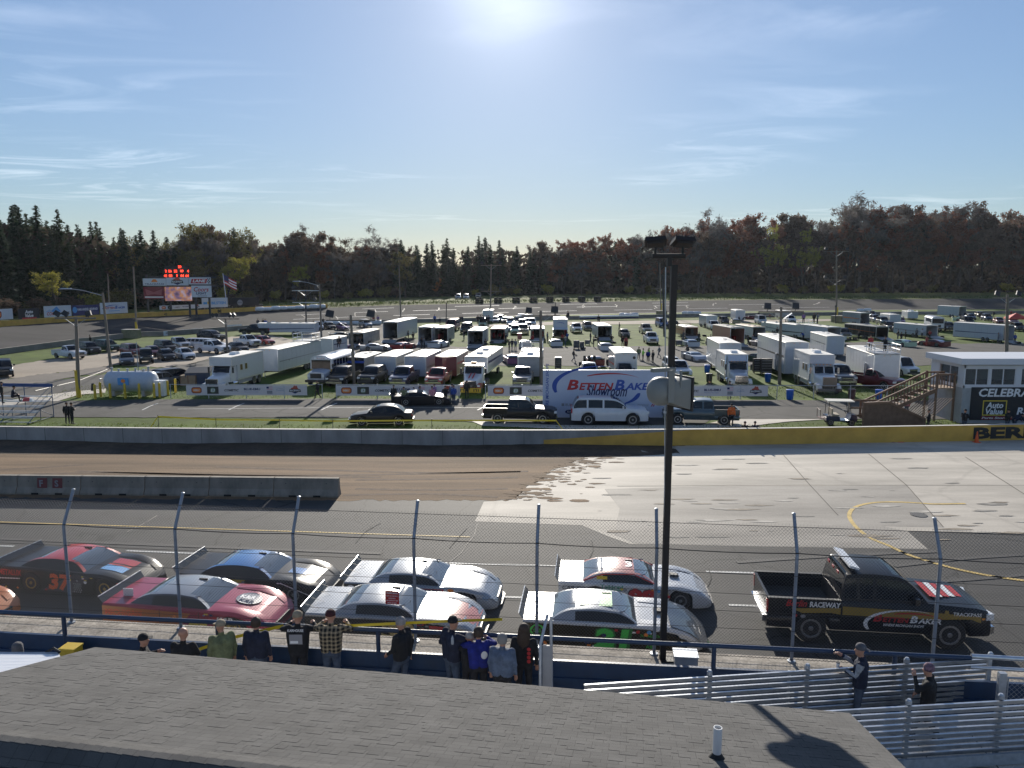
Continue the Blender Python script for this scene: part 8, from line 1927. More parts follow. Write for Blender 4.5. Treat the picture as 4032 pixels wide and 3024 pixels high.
b=MB();b.text('KARHOUSE',-.17,1.40,I_WHT,w=.34,h=.06,y=-.165,bold=.02);rect(b,-.14,1.12,.14,1.34,I_GRY,y=-.165);rect(b,-.12,1.14,.05,1.2,I_WHT,y=-.17);b.build('back_print',o)
def plaid():
    m=mat('cloth_plaid',(.2,.17,.12),.9);t=m.node_tree;bs=t.nodes['Principled BSDF'];tc=t.nodes.new('ShaderNodeTexCoord');ws=[]
    for ax in ('X','Z'):
        w=t.nodes.new('ShaderNodeTexWave');w.bands_direction=ax;w.inputs['Scale'].default_value=3.6;t.links.new(tc.outputs['Object'],w.inputs[0]);r=t.nodes.new('ShaderNodeMath');r.operation='GREATER_THAN';r.inputs[1].default_value=.62;t.links.new(w.outputs[1],r.inputs[0]);ws.append(r.outputs[0])
    a=t.nodes.new('ShaderNodeMath');a.operation='ADD';t.links.new(ws[0],a.inputs[0]);t.links.new(ws[1],a.inputs[1]);d=t.nodes.new('ShaderNodeMath');d.operation='MULTIPLY';d.inputs[1].default_value=.5;t.links.new(a.outputs[0],d.inputs[0])
    r=t.nodes.new('ShaderNodeValToRGB');r.color_ramp.elements[0].color=(.012,.011,.010,1);r.color_ramp.elements[1].color=(.34,.27,.17,1);t.links.new(d.outputs[0],r.inputs[0]);t.links.new(r.outputs[0],bs.inputs['Base Color']);return m
spectator(*qn('B',1768,112),.32,0,'man in a black and tan plaid shirt leaning on the blue railing',joints('rail'),plaid(),L_['jeans'],'cap',CAPR,1.12)
o=spectator(*qn('C',362,215),.36,62,'man with a pale knit cap, black printed sweater and jeans, turned to the left',joints('walk',face=(.2,.98,0),elL=(-.27,.04,1.14),wrL=(-.2,.22,1.0),elR=(.26,-.06,1.15),wrR=(.24,-.04,.9)),T_['black'],L_['jeans'],'beanie',KNIT,1.2)
o=spectator(*qn('C',908,208),.36,-48,'tall man in a dark navy jacket holding a clear plastic bottle',joints(elL=(-.30,-.05,1.15),wrL=(-.10,.2,1.12),face=(.3,.95,0),elR=(.30,.2,1.32),wrR=(.3,.42,1.38)),T_['navy'],L_['jeans'],'cap',CAPB,1.18)
b=MB();b.lathe([(.028,0),(.032,.02),(.032,.13),(.014,.17),(.014,.19)],mat('clear_bottle',(.6,.65,.7),.1,trans=.5),10);bo=b.build('bottle',loc=on_rail(*qn('C',918,515),-.62));tag(bo,'clear plastic water bottle in the hand of the tall man in navy','bottle')
spectator(*qn('C',1105,388),.22,0,'smaller person in black with arms raised beside the royal blue sweater',joints('rail'),T_['black'],L_['dark'],'cap',KNIT,.95,H=1.62)
o=spectator(*qn('C',1200,325),.36,10,'person in a royal blue hooded sweater with a white emblem',joints('rail'),T_['royal'],L_['dark'],'short',HAIR,1.1);b=MB();disc(b,.10,1.22,.07,.09,I_WHT,y=-.16);b.build('emblem',o)
spectator(*qn('C',1460,398),.36,-12,'grey haired man in a blue grey shirt wearing a dark face mask strap',joints(face=(.4,.9,0)),T_['denim'],L_['dark'],'short',HAIRG,1.32)
o=spectator(*qn('C',1695,288),.36,-10,'woman with long wavy brown hair in a black printed top',joints(wrL=(-.25,.02,.86)),T_['black'],L_['dark'],'long',HAIR,.95);b=MB();[disc(b,.13,1.3-.09*k,.04,.04,I_RED,y=-.15) for k in range(4)];b.build('sleeve_print',o)
# two people on the right hand walkway
o=near_person(qn('E',465,1075),62,'man in a dark vest and backwards cap holding a phone and a drink',joints(elL=(-.29,.06,1.17),wrL=(-.16,.30,1.22),elR=(.28,.10,1.2),wrR=(.18,.38,1.36)),T_['navy'],L_['jeans'],'capback',CAPG,1.78,1.12,FLOOR)
b=MB()
for s in (-1,1):
    a=[(s*.20,0,1.42),(s*.285,.06 if s < 0 else .10,1.18)];c=(-.16,.27,1.22) if s < 0 else (.18,.34,1.35);b.tube([a[0],a[1],c],[.080,.064,.046],cloth('grey_sleeve',(.30,.31,.33)),12)
b.build('sleeve',o,60)
b=MB();b.tube([(-.12,0,.985),(.12,.0,.985)],.132,cloth('white_hem',(.55,.55,.56)),10);b.build('shirt_hem',o,60) if 0 else None
ph=Matrix.Translation(o.location) @ Matrix.Rotation(R(62),4,'Z')
b=MB();b.box((0,0,0),(.075,.012,.15),DARKP,rx=-.5);t=b.build('phone',loc=ph @ Vector((.18,.50,1.36)),rz=R(62));tag(t,'dark phone held out by the man in the vest','phone')
b=MB();b.lathe([(.030,0),(.036,.12)],mat('paper_cup',(.6,.6,.62),.5),12);b.lathe([(.037,.12),(.037,.135)],DARKP,12);t=b.build('drink_cup',loc=ph @ Vector((-.14,.42,1.20)));tag(t,'pale drink cup in the hand of the man in the vest','cup')
near_person(qn('E',1170,1265),55,'woman in a black hooded sweater with a patterned scarf round her head, stepping left',joints('walk',elL=(-.25,.18,1.24),wrL=(-.10,.26,1.46),face=(0,1,0)),T_['black'],L_['dark'],'beanie',mat('scarf',(.16,.10,.13),.9,var=.9,scale=14),1.68,1.12,FLOOR)
# far figures: six poses, copied and re-dressed
FAR={}
def far(s,zx,zy,pose,face,top,legs='jeans',label='',z=0.0,H=1.76,gear='cap',pix=None,group='people in the infield'):
    k=(pose,gear)
    if k not in FAR:
        J=joints(pose);o=bpy.data.objects.new('person',person_mesh(J,.036));COL.objects.link(o);headgear(o,J,gear,CAPB if gear == 'cap' else HAIR);FAR[k]=o
    else:o=copy_tree(FAR[k])
    p=G(pix or q(s,zx,zy),z);o.location=p;o.rotation_euler=(0,0,R(face));sc=H/1.80*KI;o.scale=(sc,)*3
    recolor(o,{BASE_T.name:TOPS[top],BASE_L.name:LEGS[legs]});return tag(o,label,'person',group)
zr_=iw_y
for a in [('c',985,1545,'stand',10,'black','dark','left one of two people in black on the grass by the bleacher'),('c',1050,1550,'arms',-30,'black','dark','right one of two people in black on the grass by the bleacher'),
    ('e',375,1545,'walk',70,'black','dark','man in black walking past the gap in the banner fence'),('e',1480,1620,'stand',0,'black','dark','person in a dark hood standing by the blue race car, leftmost of its crew'),('e',1625,1650,'hips',0,'green','jeans','man in olive standing by the blue race car'),('e',1730,1615,'bend',-20,'white','jeans','person in a pale top bending over the blue race car'),('e',1860,1640,'stand',10,'grey','jeans','person in a pale grey hooded top by the blue race car'),('e',1880,1530,'bend',180,'black','dark','person in black leaning over the blue race car from behind'),('e',2035,1640,'stand',0,'pink','light','child in a pink top right of the blue race car'),('e',2075,1600,'arms',60,'purple','jeans','man in a purple shirt right of the blue race car'),
    ('f',385,1630,'arms',20,'black','dark','person in black on the pit road, leftmost of three right of the blue race car'),('f',480,1600,'stand',0,'denim','jeans','person in a denim top, middle of three right of the blue race car'),('f',505,1625,'walk',10,'blue','jeans','woman in blue, rightmost of three right of the blue race car'),('f',695,1545,'stand',0,'black','dark','person in black standing before the red tow truck'),
    ('f',1310,845,'stand',120,'black','dark','left man of three behind the tall trailer'),('f',1350,835,'arms',200,'navy','jeans','middle man of three behind the tall trailer'),('f',1400,840,'stand',160,'grey','jeans','man in a pale shirt, right of three behind the tall trailer'),('f',865,760,'sit',180,'black','jeans','person sitting in the black open trailer'),('f',970,790,'sit',150,'black','jeans','person sitting at the corner of the black open trailer'),('f',40,815,'stand',60,'black','dark','left one of a pair behind the red race car'),('f',75,815,'hips',-60,'grey','dark','right one of a pair behind the red race car'),
    ('g',400,1010,'walk',-80,'black','jeans','man in black striding over the paddock lane'),('g',950,1010,'stand',0,'black','dark','man in a black shirt beside the emblem trailer'),('g',1345,975,'stand',180,'green','jeans','man in olive left of the officials in lime'),('g',1405,1000,'arms',-90,'lime','dark','official in a lime jacket facing right'),('g',1495,990,'arms',90,'lime','dark','official in a lime vest, right of the other one'),('g',1480,1020,'stand',0,'royal','dark','man in royal blue among the officials'),('g',1550,1030,'stand',40,'black','dark','man in black at the right of the officials'),('g',1640,950,'walk',100,'grey','jeans','man in a grey shirt walking away from the officials'),('g',690,800,'hips',-90,'black','dark','man in black left of the white race car with the roof hatch trailer'),('g',758,790,'stand',60,'navy','jeans','man in navy by the rear of the roof hatch trailer'),('g',1110,790,'stand',0,'black','dark','thin person in black beside the orange barrel cart'),('g',1160,795,'hips',180,'red','dark','man in a dark red top on the grass edge'),('g',1065,560,'walk',90,'black','dark','person walking on the grass right of the roof hatch trailer'),
    ('h',390,940,'walk',110,'black','light','man in black and pale jeans walking on the lane right of the light pole'),('h',200,820,'stand',60,'green','jeans','man in olive beside the black table'),('h',690,790,'stand',150,'black','dark','man in black by the engine cart'),('h',1480,800,'bend',-80,'purple','dark','person in mauve leaning on the nose of a race car'),('h',1480,940,'stand',0,'grey','dark','person beside the green race car behind the tool carts'),('h',600,500,'stand',30,'grey','dark','person in grey left of the plain box trailer'),('h',645,520,'sit',180,'black','dark','person in black crouching by the plain box trailer'),('h',1425,375,'stand',0,'black','dark','person in black under the white cart roof'),('h',1585,385,'sit',180,'red','dark','person in red under the white cart roof'),('h',1140,450,'stand',20,'black','dark','person in black by the pale race car at the back wall'),
    ('h',705,1535,'hips',180,'black','jeans','man in black leaning on the right banner, left of two'),('h',1000,1555,'hips',180,'navy','jeans','man in navy with a cap leaning on the right banner, right of two'),('i',805,440,'stand',40,'black','dark','person in black by the thin lamp post'),('i',905,430,'sit',200,'maroon' if 0 else 'red','dark','person in dark red sitting behind the black trailer'),('i',1275,690,'stand',20,'black','dark','person in black at the corner of the black trailer'),
    ('j',145,590,'hips',0,'black','dark','man in black left of the lime white race car'),('j',195,560,'stand',60,'black','dark','person in black against the white trailer wall'),('j',325,540,'stand',180,'grey','dark','person in grey with pale hair by the broad doorway trailer'),('j',390,545,'arms',180,'white','dark','person in white by the broad doorway trailer'),('j',445,645,'hips',20,'red','red','driver in a bright red suit beside two race cars'),('j',575,530,'stand',180,'black','dark','person in black inside the broad doorway'),('j',538,965,'walk',60,'black','jeans','man in black walking with a hand on the blue barrel'),('j',1075,320,'stand',0,'black','dark','left one of two people near the far right fence'),('j',1110,320,'bend',90,'black','dark','right one of two people near the far right fence'),('j',1450,290,'stand',0,'red','dark','person in red beside the canopy'),
    ('e',375,860,'stand',10,'grey','dark','left one of two people left of the purple race car'),('e',445,880,'hips',-10,'navy','dark','right one of two people left of the purple race car'),('e',755,830,'stand',0,'grey','jeans','person behind the flat roofed trailer'),('e',1760,720,'arms',30,'black','dark','man in black at the rear of the very tall trailer'),('e',320,520,'stand',0,'black','dark','person in black behind the pale box trailer'),('e',455,480,'stand',0,'black','dark','person in black by the tyre bundles'),('f',600,445,'stand',0,'black','dark','left one of two people behind the dark old van'),('f',628,445,'stand',0,'navy','dark','right one of two people behind the dark old van'),('c',1318,400,'stand',90,'black','dark','person standing at the low grey wall behind the parked suvs')]:far(*a[:7],a[7])
for s,zx,zy,z,pose,face,top,lab in [('i',1200,855,3.08,'stand',0,'red','woman in dark red standing on the white viewing deck, left of two'),('i',1410,880,3.08,'hips',-70,'black','woman in black standing on the white viewing deck, right of two'),('i',232,455,3.35,'stand',0,'purple','person in mauve on the far railed deck, leftmost of three'),('i',385,455,3.35,'stand',0,'black','person in black on the far railed deck, middle of three'),('i',435,460,3.35,'hips',40,'grey','person in grey on the far railed deck, rightmost of three'),
    ('f',855,470,2.35,'hips',180,'black','first man from the left standing on the pale green van'),('f',895,470,2.35,'stand',180,'black','second man from the left standing on the pale green van'),('f',930,472,2.35,'arms',180,'navy','third man from the left standing on the pale green van'),('f',985,475,2.35,'stand',180,'black','fourth man from the left standing on the pale green van'),('f',1012,475,2.35,'hips',180,'navy','rightmost man standing on the pale green van'),('f',228,455,1.9,'stand',180,'blue','man in blue standing high behind the very tall trailer'),('f',305,460,1.4,'sit',180,'navy','man sitting high left of the camper van'),('d',1523,262,1.0,'stand',180,'navy','man with a white cap in the bed of the black pickup'),('d',1585,262,1.0,'stand',180,'black','second person in the bed of the black pickup'),('d',1612,265,1.0,'hips',180,'blue','third person, in blue, in the bed of the black pickup'),('e',1185,430,2.0,'sit',180,'red','person in red sitting on the white tyre bundles'),('e',1250,430,2.0,'sit',180,'purple','person in mauve sitting on the white tyre bundles'),('e',690,800,3.0,'sit',180,'black','person sitting on a folding chair on the flat trailer roof'),('g',760,440,3.55,'sit',180,'black','person sitting at the edge of the roof hatch trailer'),('f',2170,385,4.0,'sit',120,'black','person reclining on the tall hauler roof')]:far(s,zx,zy,pose,face,top,'dark',lab,z=z)
for px,top,pose,face,lab,leg in [(q('l',492,740)[0],'orange','stand',180,'person in a bright orange shirt behind the dark blue grey pickup','dark'),(q('j',462,1500)[0],'black','arms',60,'photographer in black behind the yellow wall at the timber ramp','dark'),(q('j',885,1500)[0],'black','phone',-60,'man in black with a white cap by the corner of the tower','jeans'),(q('j',1395,1500)[0],'black','arms',200,'man in black in front of the tower banner','jeans'),(q('j',1480,1500)[0],'navy','bend',-90,'man in navy bending down in front of the tower banner','jeans')]:
    Y=49.4 if px > 3300 else 51.6;o=far('j',0,0,pose,face,top,leg,lab,pix=(px,1700),H=1.8);o.location=((px-2016)/FPX*(Y*_c+CAM_H*_s),Y,0)
o=far('j',285,1400,'stand',0,'pink','light','woman in a pink top at the foot of the timber stair',gear='short',pix=(3595,1650));o.location.y += 1.0
for px,lab,col in [(q('l',600,740)[0],'camera man in black leaning over the top of the yellow wall','black'),(q('l',710,740)[0],'man in a dark cap leaning on the yellow wall right of the camera man','navy')]:
    o=far('l',0,0,'rail',180,col,'dark',lab,pix=(px,1700),H=1.55,group='people in the infield');Y=47.0;o.location=((px-2016)/FPX*(Y*_c+CAM_H*_s),iw_y((px-2016)/FPX*48)+.62,0)
# two on the small bleacher
for zx,zy,pose,lab in [(40,1245,'stand','man in black standing on the bleacher at the left edge'),(190,1225,'sit','person with bare arms sitting on the top of the left bleacher')]:
    o=far('c',zx,zy,pose,-60,'black' if pose == 'stand' else 'navy','dark',lab,z=1.35 if pose == 'stand' else 1.5)

rp_=random.Random(31)
for k,(s,zx,zy) in enumerate([('e',1700,700),('e',1120,700),('e',1000,800),('f',150,700),('f',640,690),('f',900,700),('f',1180,720),('f',1250,740),('f',1640,760),('f',1760,760),('f',1870,720),('f',2130,780),('f',2080,740),('g',300,720),('g',960,760),('g',640,720),('h',330,700),('h',560,720),('h',740,760),('h',1010,800),('h',1060,730),('h',1260,780),('h',1340,760),('h',1700,640),('h',1900,650),('i',240,700),('i',430,690),('i',500,740),('i',600,760),('i',1030,700),('i',1600,680),('j',480,560),('j',1290,600),('j',1500,610),('h',980,480),('h',1210,440),('i',730,430),('j',900,310),('j',1250,300),('e',560,760)]):
    far(s,zx+rp_.uniform(-12,12),zy,rp_.choice(('stand','hips','arms','walk','bend','stand')),rp_.uniform(0,360),rp_.choice(('black','navy','black','grey','blue','red','black')),rp_.choice(('dark','jeans')),'crew member at work among the open trailers of the paddock',group='crew members among the open trailers')
# ================================================================ small things of the infield
hz_=MB();hz_.box((0,420,24),(1840,980,50.5),DARKP);ho=hz_.build('haze');hm=bpy.data.materials.new('haze_air');hm.use_nodes=True;t_=hm.node_tree;t_.nodes.remove(t_.nodes['Principled BSDF']);pv=t_.nodes.new('ShaderNodeVolumePrincipled');pv.inputs['Color'].default_value=(.80,.87,1,1);pv.inputs['Density'].default_value=.00005;pv.inputs['Anisotropy'].default_value=.35;t_.links.new(pv.outputs[0],t_.nodes['Material Output'].inputs['Volume']);ho.data.materials[0]=hm;tag(ho,'thin pale haze in the air over the whole speedway','haze',kind='stuff')
def put(name,pix,label,cat,group=None,rz=0.0,z=0.0):
    p=G(pix,z);e=empty(name,p,R(rz),label,cat,group);e.scale=(KI,)*3;return e
# bleacher at the left edge
e=put('bleacher',q('c',120,1545),'small blue and aluminium bleacher at the left edge behind the concrete wall','bleacher',rz=-4)
BLU=mat('bleacher_blue',(.02,.07,.16),.5)
for k in range(5):
    b=MB();b.box((-1.5,.35+.62*k,.42+.34*k),(6.6,.26,.04),ALU);b.build('seat_plank',e);b=MB();b.box((-1.5,.06+.62*k,.14+.34*k),(6.6,.2,.03),ALU);b.build('foot_plank',e)
for x in (-4.6,-2.8,-.8,1.6):
    b=MB();b.tube([(x,0,0),(x,3.2,1.75)],.035,BLU,6);b.tube([(x,3.2,0),(x,3.2,2.75)],.035,BLU,6);b.tube([(x,0,.05),(x,3.2,.05)],.03,BLU,6);b.tube([(x,1.6,.05),(x,1.6,.9)],.03,BLU,6);b.tube([(x,3.2,.1),(x,1.6,.85)],.025,BLU,6);b.build('frame',e)
b=MB();b.box((-1.5,3.22,2.65),(6.4,.04,.28),mat('bleacher_board',(.02,.06,.20),.5));b.build('back_board',e)
b=MB();[b.tube([(1.65,.2,.3+z),(1.65,3.2,1.75+z)],.02,BLU,5) for z in (.5,.95)];b.build('side_rail',e)
b=MB();b.box((0,0,.12),(.5,.3,.24),RED,rz=.4,top=.7);b.box((.25,.05,.1),(.3,.25,.2),I_WHT,top=.6);p=G(q('c',390,1215),1.6);tag(b.build('jacket',loc=p),'red and white jacket lying on the left bleacher','jacket')
# fuel tank with bollards
e=put('fuel_tank',q('c',1840,1150),'big pale horizontal fuel tank with a blue sticker behind yellow bollards','tank',rz=-3)
b=MB();TK=mat('tank_white',(.42,.47,.54),.45,var=.12,scale=1);b.lathe([(.3,-2.5),(.75,-2.42),(.98,-2.2),(1.02,-2.0),(1.02,2.0),(.98,2.2),(.75,2.42),(.3,2.5)],TK,28,(0,1.0,1.35),'x');b.build('shell',e,40)
b=MB();[b.box((x,1.0,.25),(.3,1.5,.5),CONC) for x in (-1.5,1.5)];b.build('saddle',e)
b=MB();rect(b,-.75,1.15,.35,1.85,I_LBL,y=-.10);disc(b,-.2,1.55,.22,.18,I_ORG,y=-.11);b.text('FUEL',-.2,1.28,I_WHT,w=.5,h=.1,y=-.11,center=True) if 0 else None;b.build('sticker',e)
for x,h_ in ((-1.9,.35),(-1.2,.2),(-.3,.25),(.5,.3),(1.3,.2),(1.8,.45)):b=MB();b.lathe([(.09,0),(.09,h_),(.14,h_),(.14,h_+.06)],GALV,10,(x,1.0,2.33));b.build('valve',e,40)
b=MB();b.box((3.0,.9,.75),(1.0,.9,1.5),WHITE);b.build('pump_cabinet',e);b=MB();b.tube([(-2.75,.3,0),(-2.75,.3,1.7),(-2.75,1.6,1.7),(-2.75,1.6,0)],.03,GALV,6);b.build('guard_frame',e)
for k,(s,zx,zy) in enumerate([('c',1385,1185),('c',1465,1150),('c',1605,1170),('c',1820,1172),('c',2028,1172),('d',320,1080),('d',382,1075),('d',385,1040),('d',477,1050),('d',568,1020)]):
    b=MB();b.lathe([(.10,0),(.10,1.15),(.085,1.22),(.03,1.26)],YELLOW,12);o=b.build('bollard',loc=G(q(s,zx,zy)))
    tag(o,['yellow bollard with a dark jacket hung on it, leftmost of all','yellow bollard second from the left, beyond the first','yellow bollard before the left end of the fuel tank','yellow bollard before the middle of the fuel tank','yellow bollard before the right end of the fuel tank','yellow bollard just right of the pump cabinet','yellow bollard before another one right of the pump cabinet','yellow bollard behind another one right of the pump cabinet','yellow bollard second from the right end','yellow bollard at the right end, nearest the banner'][k],'bollard','yellow bollards round the fuel tank')
b=MB();b.box((0,0,.0),(.3,.2,.62),I_BLK,top=.6);tag(b.build('jacket',loc=G(q('c',1370,1150))+Vector((0,-.1,.85))),'dark jacket hanging on the leftmost yellow bollard','jacket')
# dumpster, crate
e=put('dumpster',q('d',850,925),'dark blue dumpster behind the nose of the motorhome truck','dumpster',rz=8);DB=paint('dumpster_blue',(.012,.035,.11));b=MB();b.add([(-1.2,-.8,0),(1.2,-.8,0),(1.2,.9,0),(-1.2,.9,0),(-1.3,-.9,1.35),(1.3,-.9,1.35),(1.3,1.0,1.75),(-1.3,1.0,1.75)],[(3,2,1,0),(0,1,5,4),(1,2,6,5),(2,3,7,6),(3,0,4,7)],DB);b.build('bin',e);b=MB();b.add([(-1.3,-.95,1.38),(1.3,-.95,1.38),(1.3,1.0,1.80),(-1.3,1.0,1.80)],[(0,1,2,3)],DARKP);b.build('lid',e)
e=put('wooden_crate',q('d',715,940),'tan wooden crate between the parked suvs and the dumpster','crate');b=MB();b.box((0,.4,.55),(1.7,.9,1.1),mat('crate_wood',(.26,.20,.14),.85,var=.25,scale=3));b.build('crate_box',e);b=MB();[b.box((x,-.06,.55),(.1,.03,1.1),WDS) for x in (-.8,0,.8)];b.build('batten',e)
# plastic barrels
BBL=mat('barrel_blue',(.01,.10,.42),.4)
for s,zx,zy,m,lab in [('h',1560,1305,BBL,'blue barrel on the grass right of the grey white semi truck'),('h',1878,1560,BBL,'blue barrel by the pit road left of the old style semi truck'),('i',1325,1560,BBL,'blue barrel by the pit road in front of the dark red pickup'),('j',602,1010,BBL,'blue barrel beside the left wall of the tower'),('h',678,1170,BBL,'blue barrel left of the grey white semi truck'),('h',708,1305,DARKP,'black barrel left of the grey white semi truck'),('i',932,1550,mat('barrel_maroon',(.07,.015,.02),.5),'dark red trash barrel in front of the dark grey heavy pickup'),('g',1160,785,mat('barrel_red',(.2,.03,.02),.5),'dark red barrel cart on the grass edge behind a man')]:
    e=put('barrel',q(s,zx,zy),lab,'barrel','barrels in the paddock');b=MB();b.lathe([(.27,0),(.30,.04),(.33,.45),(.34,.9)],m,18);b.build('barrel_body',e,40);b=MB();b.lathe([(.36,.88),(.36,.94),(.31,.96)],m,18);b.build('rim',e,40)
# traffic cones on the apron
for px,py,m,lab in [(3508,1740,mat('cone_dark',(.28,.045,.02),.6),'darker red orange traffic cone, left of a pair at the yellow wall'),(3542,1740,mat('cone_orange',(.68,.10,.02),.55),'bright orange traffic cone, right of a pair at the yellow wall'),(3845,1742,mat('cone_orange',(.68,.10,.02),.55),'single orange traffic cone left of the big black letters')]:
    e=put('traffic_cone',(px,py),lab,'cone','traffic cones along the yellow wall');b=MB();b.lathe([(.15,.04),(.03,.78),(.025,.80)],m,16);b.build('cone',e,40);b=MB();b.box((0,0,.02),(.4,.4,.04),m);b.build('base',e)
# golf cart
e=put('golf_cart',q('l',1680,752),'dark blue golf cart with a pale roof on the grass behind the yellow wall','golf cart',rz=-8);NV=COLR['navy'];e.location.y=52.2
b=MB();b.prism([(-1.15,.32),(1.1,.32),(1.2,.5),(1.1,.82),(.75,.9),(.55,.42),(-.1,.42),(-.15,.7),(-1.15,.75)],-.58,.58,NV);b.build('body',e)
b=MB();b.box((-.45,0,.80),(.55,1.1,.14),mat('seat_tan',(.32,.27,.20),.6));b.box((-.72,0,1.1),(.12,1.1,.42),mat('seat_tan',(.32,.27,.20),.6));b.build('seat',e)
b=MB();b.box((-.1,0,1.92),(2.0,1.25,.07),mat('cart_roof',(.62,.58,.50),.5));b.build('roof',e)
for x,x2 in ((.72,.55),(-1.0,-.95)):
    for s in (-1,1):b=MB();b.tube([(x,s*.52,.8),(x2,s*.52,1.9)],.025,DARKP,6);b.build('roof_post',e)
b=MB();b.add([(.74,-.5,.9),(.74,.5,.9),(.58,.5,1.85),(.58,-.5,1.85)],[(0,1,2,3)],mat('cart_glass',(.5,.52,.55),.05,alpha=.35));b.build('windshield',e)
b=MB();b.tube([(.55,.2,.8),(.35,.2,1.1)],.02,DARKP,6);b.lathe([(.17,-.01),(.17,.01)],DARKP,14,(.33,.2,1.12));b.build('steering_wheel',e)
b=MB();b.tube([(-1.2,-.5,.5),(-1.6,-.5,.5),(-1.6,-.5,1.2),(-1.6,.5,1.2),(-1.6,.5,.5)],.025,mat('rack_brown',(.12,.06,.05),.6),6);b.box((-1.4,0,.52),(.45,1.0,.04),mat('rack_brown',(.12,.06,.05),.6));b.build('rear_rack',e)
for x in (-.8,.78):
    for s in (-1,1):wheel(e,x,s*.52,.24,.18)
# tool carts, tyres, canopy and other paddock clutter
for s,zx,zy,w,h_,m,lab in [('g',440,825,.9,1.3,INTER,'black tool chest left of the roof hatch trailer'),('g',520,825,.7,1.1,INTER,'second smaller tool chest left of the roof hatch trailer'),('g',600,770,.8,.8,INTER,'low dark cart with a frame on the grass'),('h',1415,1175,1.2,1.7,DARKP,'black tool cart, left of two right of the semi truck'),('h',1530,1190,1.3,1.8,DARKP,'black tool cart, right of two right of the semi truck'),('g',175,1125,.8,1.5,DARKP,'black cart with red handle left of the billboard top'),('h',270,780,1.0,.9,DARKP,'black table at the orange fronted trailer'),('f',1460,700,.8,1.2,RED,'red tool chest left of the open trailer with ladders')]:
    e=put('tool_cart',q(s,zx,zy),lab,'tool cart','tool carts in the paddock');b=MB();b.box((0,0,.12+h_/2),(w,.6,h_-.12),m);b.build('cabinet',e);b=MB();[b.box((0,-.31,.2+(h_-.2)*(k+.5)/5),(w*.9,.02,.03),GALV) for k in range(5)];b.build('drawer_handles',e);b=MB();[b.lathe([(.07,-.03),(.07,.03)],BLACK,8,(x,y,.07),'y') for x in (-w*.4,w*.4) for y in (-.2,.2)];b.build('castors',e)
def tyre(pix,label,z=0.0,flat=True):
    b=MB();b.lathe([(.18,-.12),(.32,-.13),(.35,-.08),(.35,.08),(.32,.13),(.18,.12)],BLACK,16,(0,0,.13 if flat else .35),'z' if flat else 'x',cap=False);o=b.build('tyre',loc=G(pix,z));tag(o,label,'tyre','loose tyres in the paddock')
for k,(zx,lab) in enumerate([(560,'upright spare tyre on the maroon race car, left one'),(630,'upright spare tyre on the maroon race car, middle one'),(700,'upright spare tyre on the maroon race car, right one')]):tyre(q('g',zx,1010),lab,.9,False)
tyre(q('g',540,825),'tyre lying flat by the tool chests');tyre(q('g',495,1100),'tyre standing by the cart left of the maroon race car',0,False);tyre(q('g',890,1060),'tyre standing right of the maroon race car',0,False)
for k,(zx,zy) in enumerate(((1145,545),(1185,560),(1215,570),(1250,575))):tyre(q('j',zx,zy),'tyre leaning on the long white trailer, number %s from the left' % ('one','two','three','four')[k],0,False)
e=put('canopy',q('j',1500,420),'red pop up canopy tent at the right edge of the paddock','canopy',rz=-15);RD=mat('canopy_red',(.50,.06,.04),.7);b=MB();P=[(-1.9,-1.9,2.2),(1.9,-1.9,2.2),(1.9,1.9,2.2),(-1.9,1.9,2.2),(0,0,3.3)];b.add(P+[(x,y,z_-.3) for x,y,z_ in P[:4]],[(0,1,4),(1,2,4),(2,3,4),(3,0,4),(5,6,1,0),(6,7,2,1),(7,8,3,2),(8,5,0,3)],RD);b.build('cover',e)
for x in (-1.85,1.85):
    for y in (-1.85,1.85):b=MB();b.tube([(x,y,0),(x,y,2.2)],.03,GALV,6);b.build('leg',e)
e=put('utility_cart',q('h',1580,385),'white flat roofed cart at the back wall','cart');b=MB();b.box((0,0,2.0),(3.2,1.6,.08),OFFW);b.build('roof',e);b=MB();b.box((0,0,.55),(2.6,1.2,.5),DARKP);b.build('body',e);b=MB();[b.tube([(x,y,.8),(x,y,2.0)],.03,DARKP,6) for x in (-1.3,1.3) for y in (-.6,.6)];b.build('roof_post',e)
# white wrapped tyre bundles and other soft barriers
WRAP=mat('white_wrap',(.60,.62,.65),.4,var=.2,scale=2,bump=.4);WB=MB();n=10
WB.lathe([(.15,-1.0),(.40,-.96),(.47,-.7),(.49,0),(.47,.7),(.40,.96),(.15,1.0)],WRAP,14,(0,0,.48),'x');wb0=None;gi=0
def bundle(p,rz,label):
    global wb0
    if wb0 is None:wb0=o=WB.build('tyre_bundle',None,50)
    else:o=copy_tree(wb0)
    o.location=p;o.rotation_euler=(0,0,rz);o.scale=(1,random.uniform(.9,1.1),random.uniform(.85,1.1));tag(o,label,'tyre bundle','white wrapped tyre bundles along the track')
for k in range(9):
    p,rz,u=wall_frame(1015+k*31-(6 if k > 5 else 0),-1.2+(k > 2)*.2);bundle(p,rz,'white wrapped tyre bundle at the end of the outer yellow wall')
for k in range(9):p=G(q('e',470+95*k,478));bundle(p,R(2),'white wrapped tyre bundle in the row behind the mural trailer')
for s,zx,zy in [('g',1120,352),('g',1190,356),('g',1280,358),('h',370,330),('h',440,333),('h',530,334),('f',1490,365),('f',1590,378),('i',1060,290),('i',1160,290)]:bundle(G(q(s,zx,zy)),R(6),'white wrapped tyre bundle lying on the far grass inside the back stretch')
dk=mat('black_tyre_stack',(.02,.02,.022),.9,var=.4,scale=3);b0=None
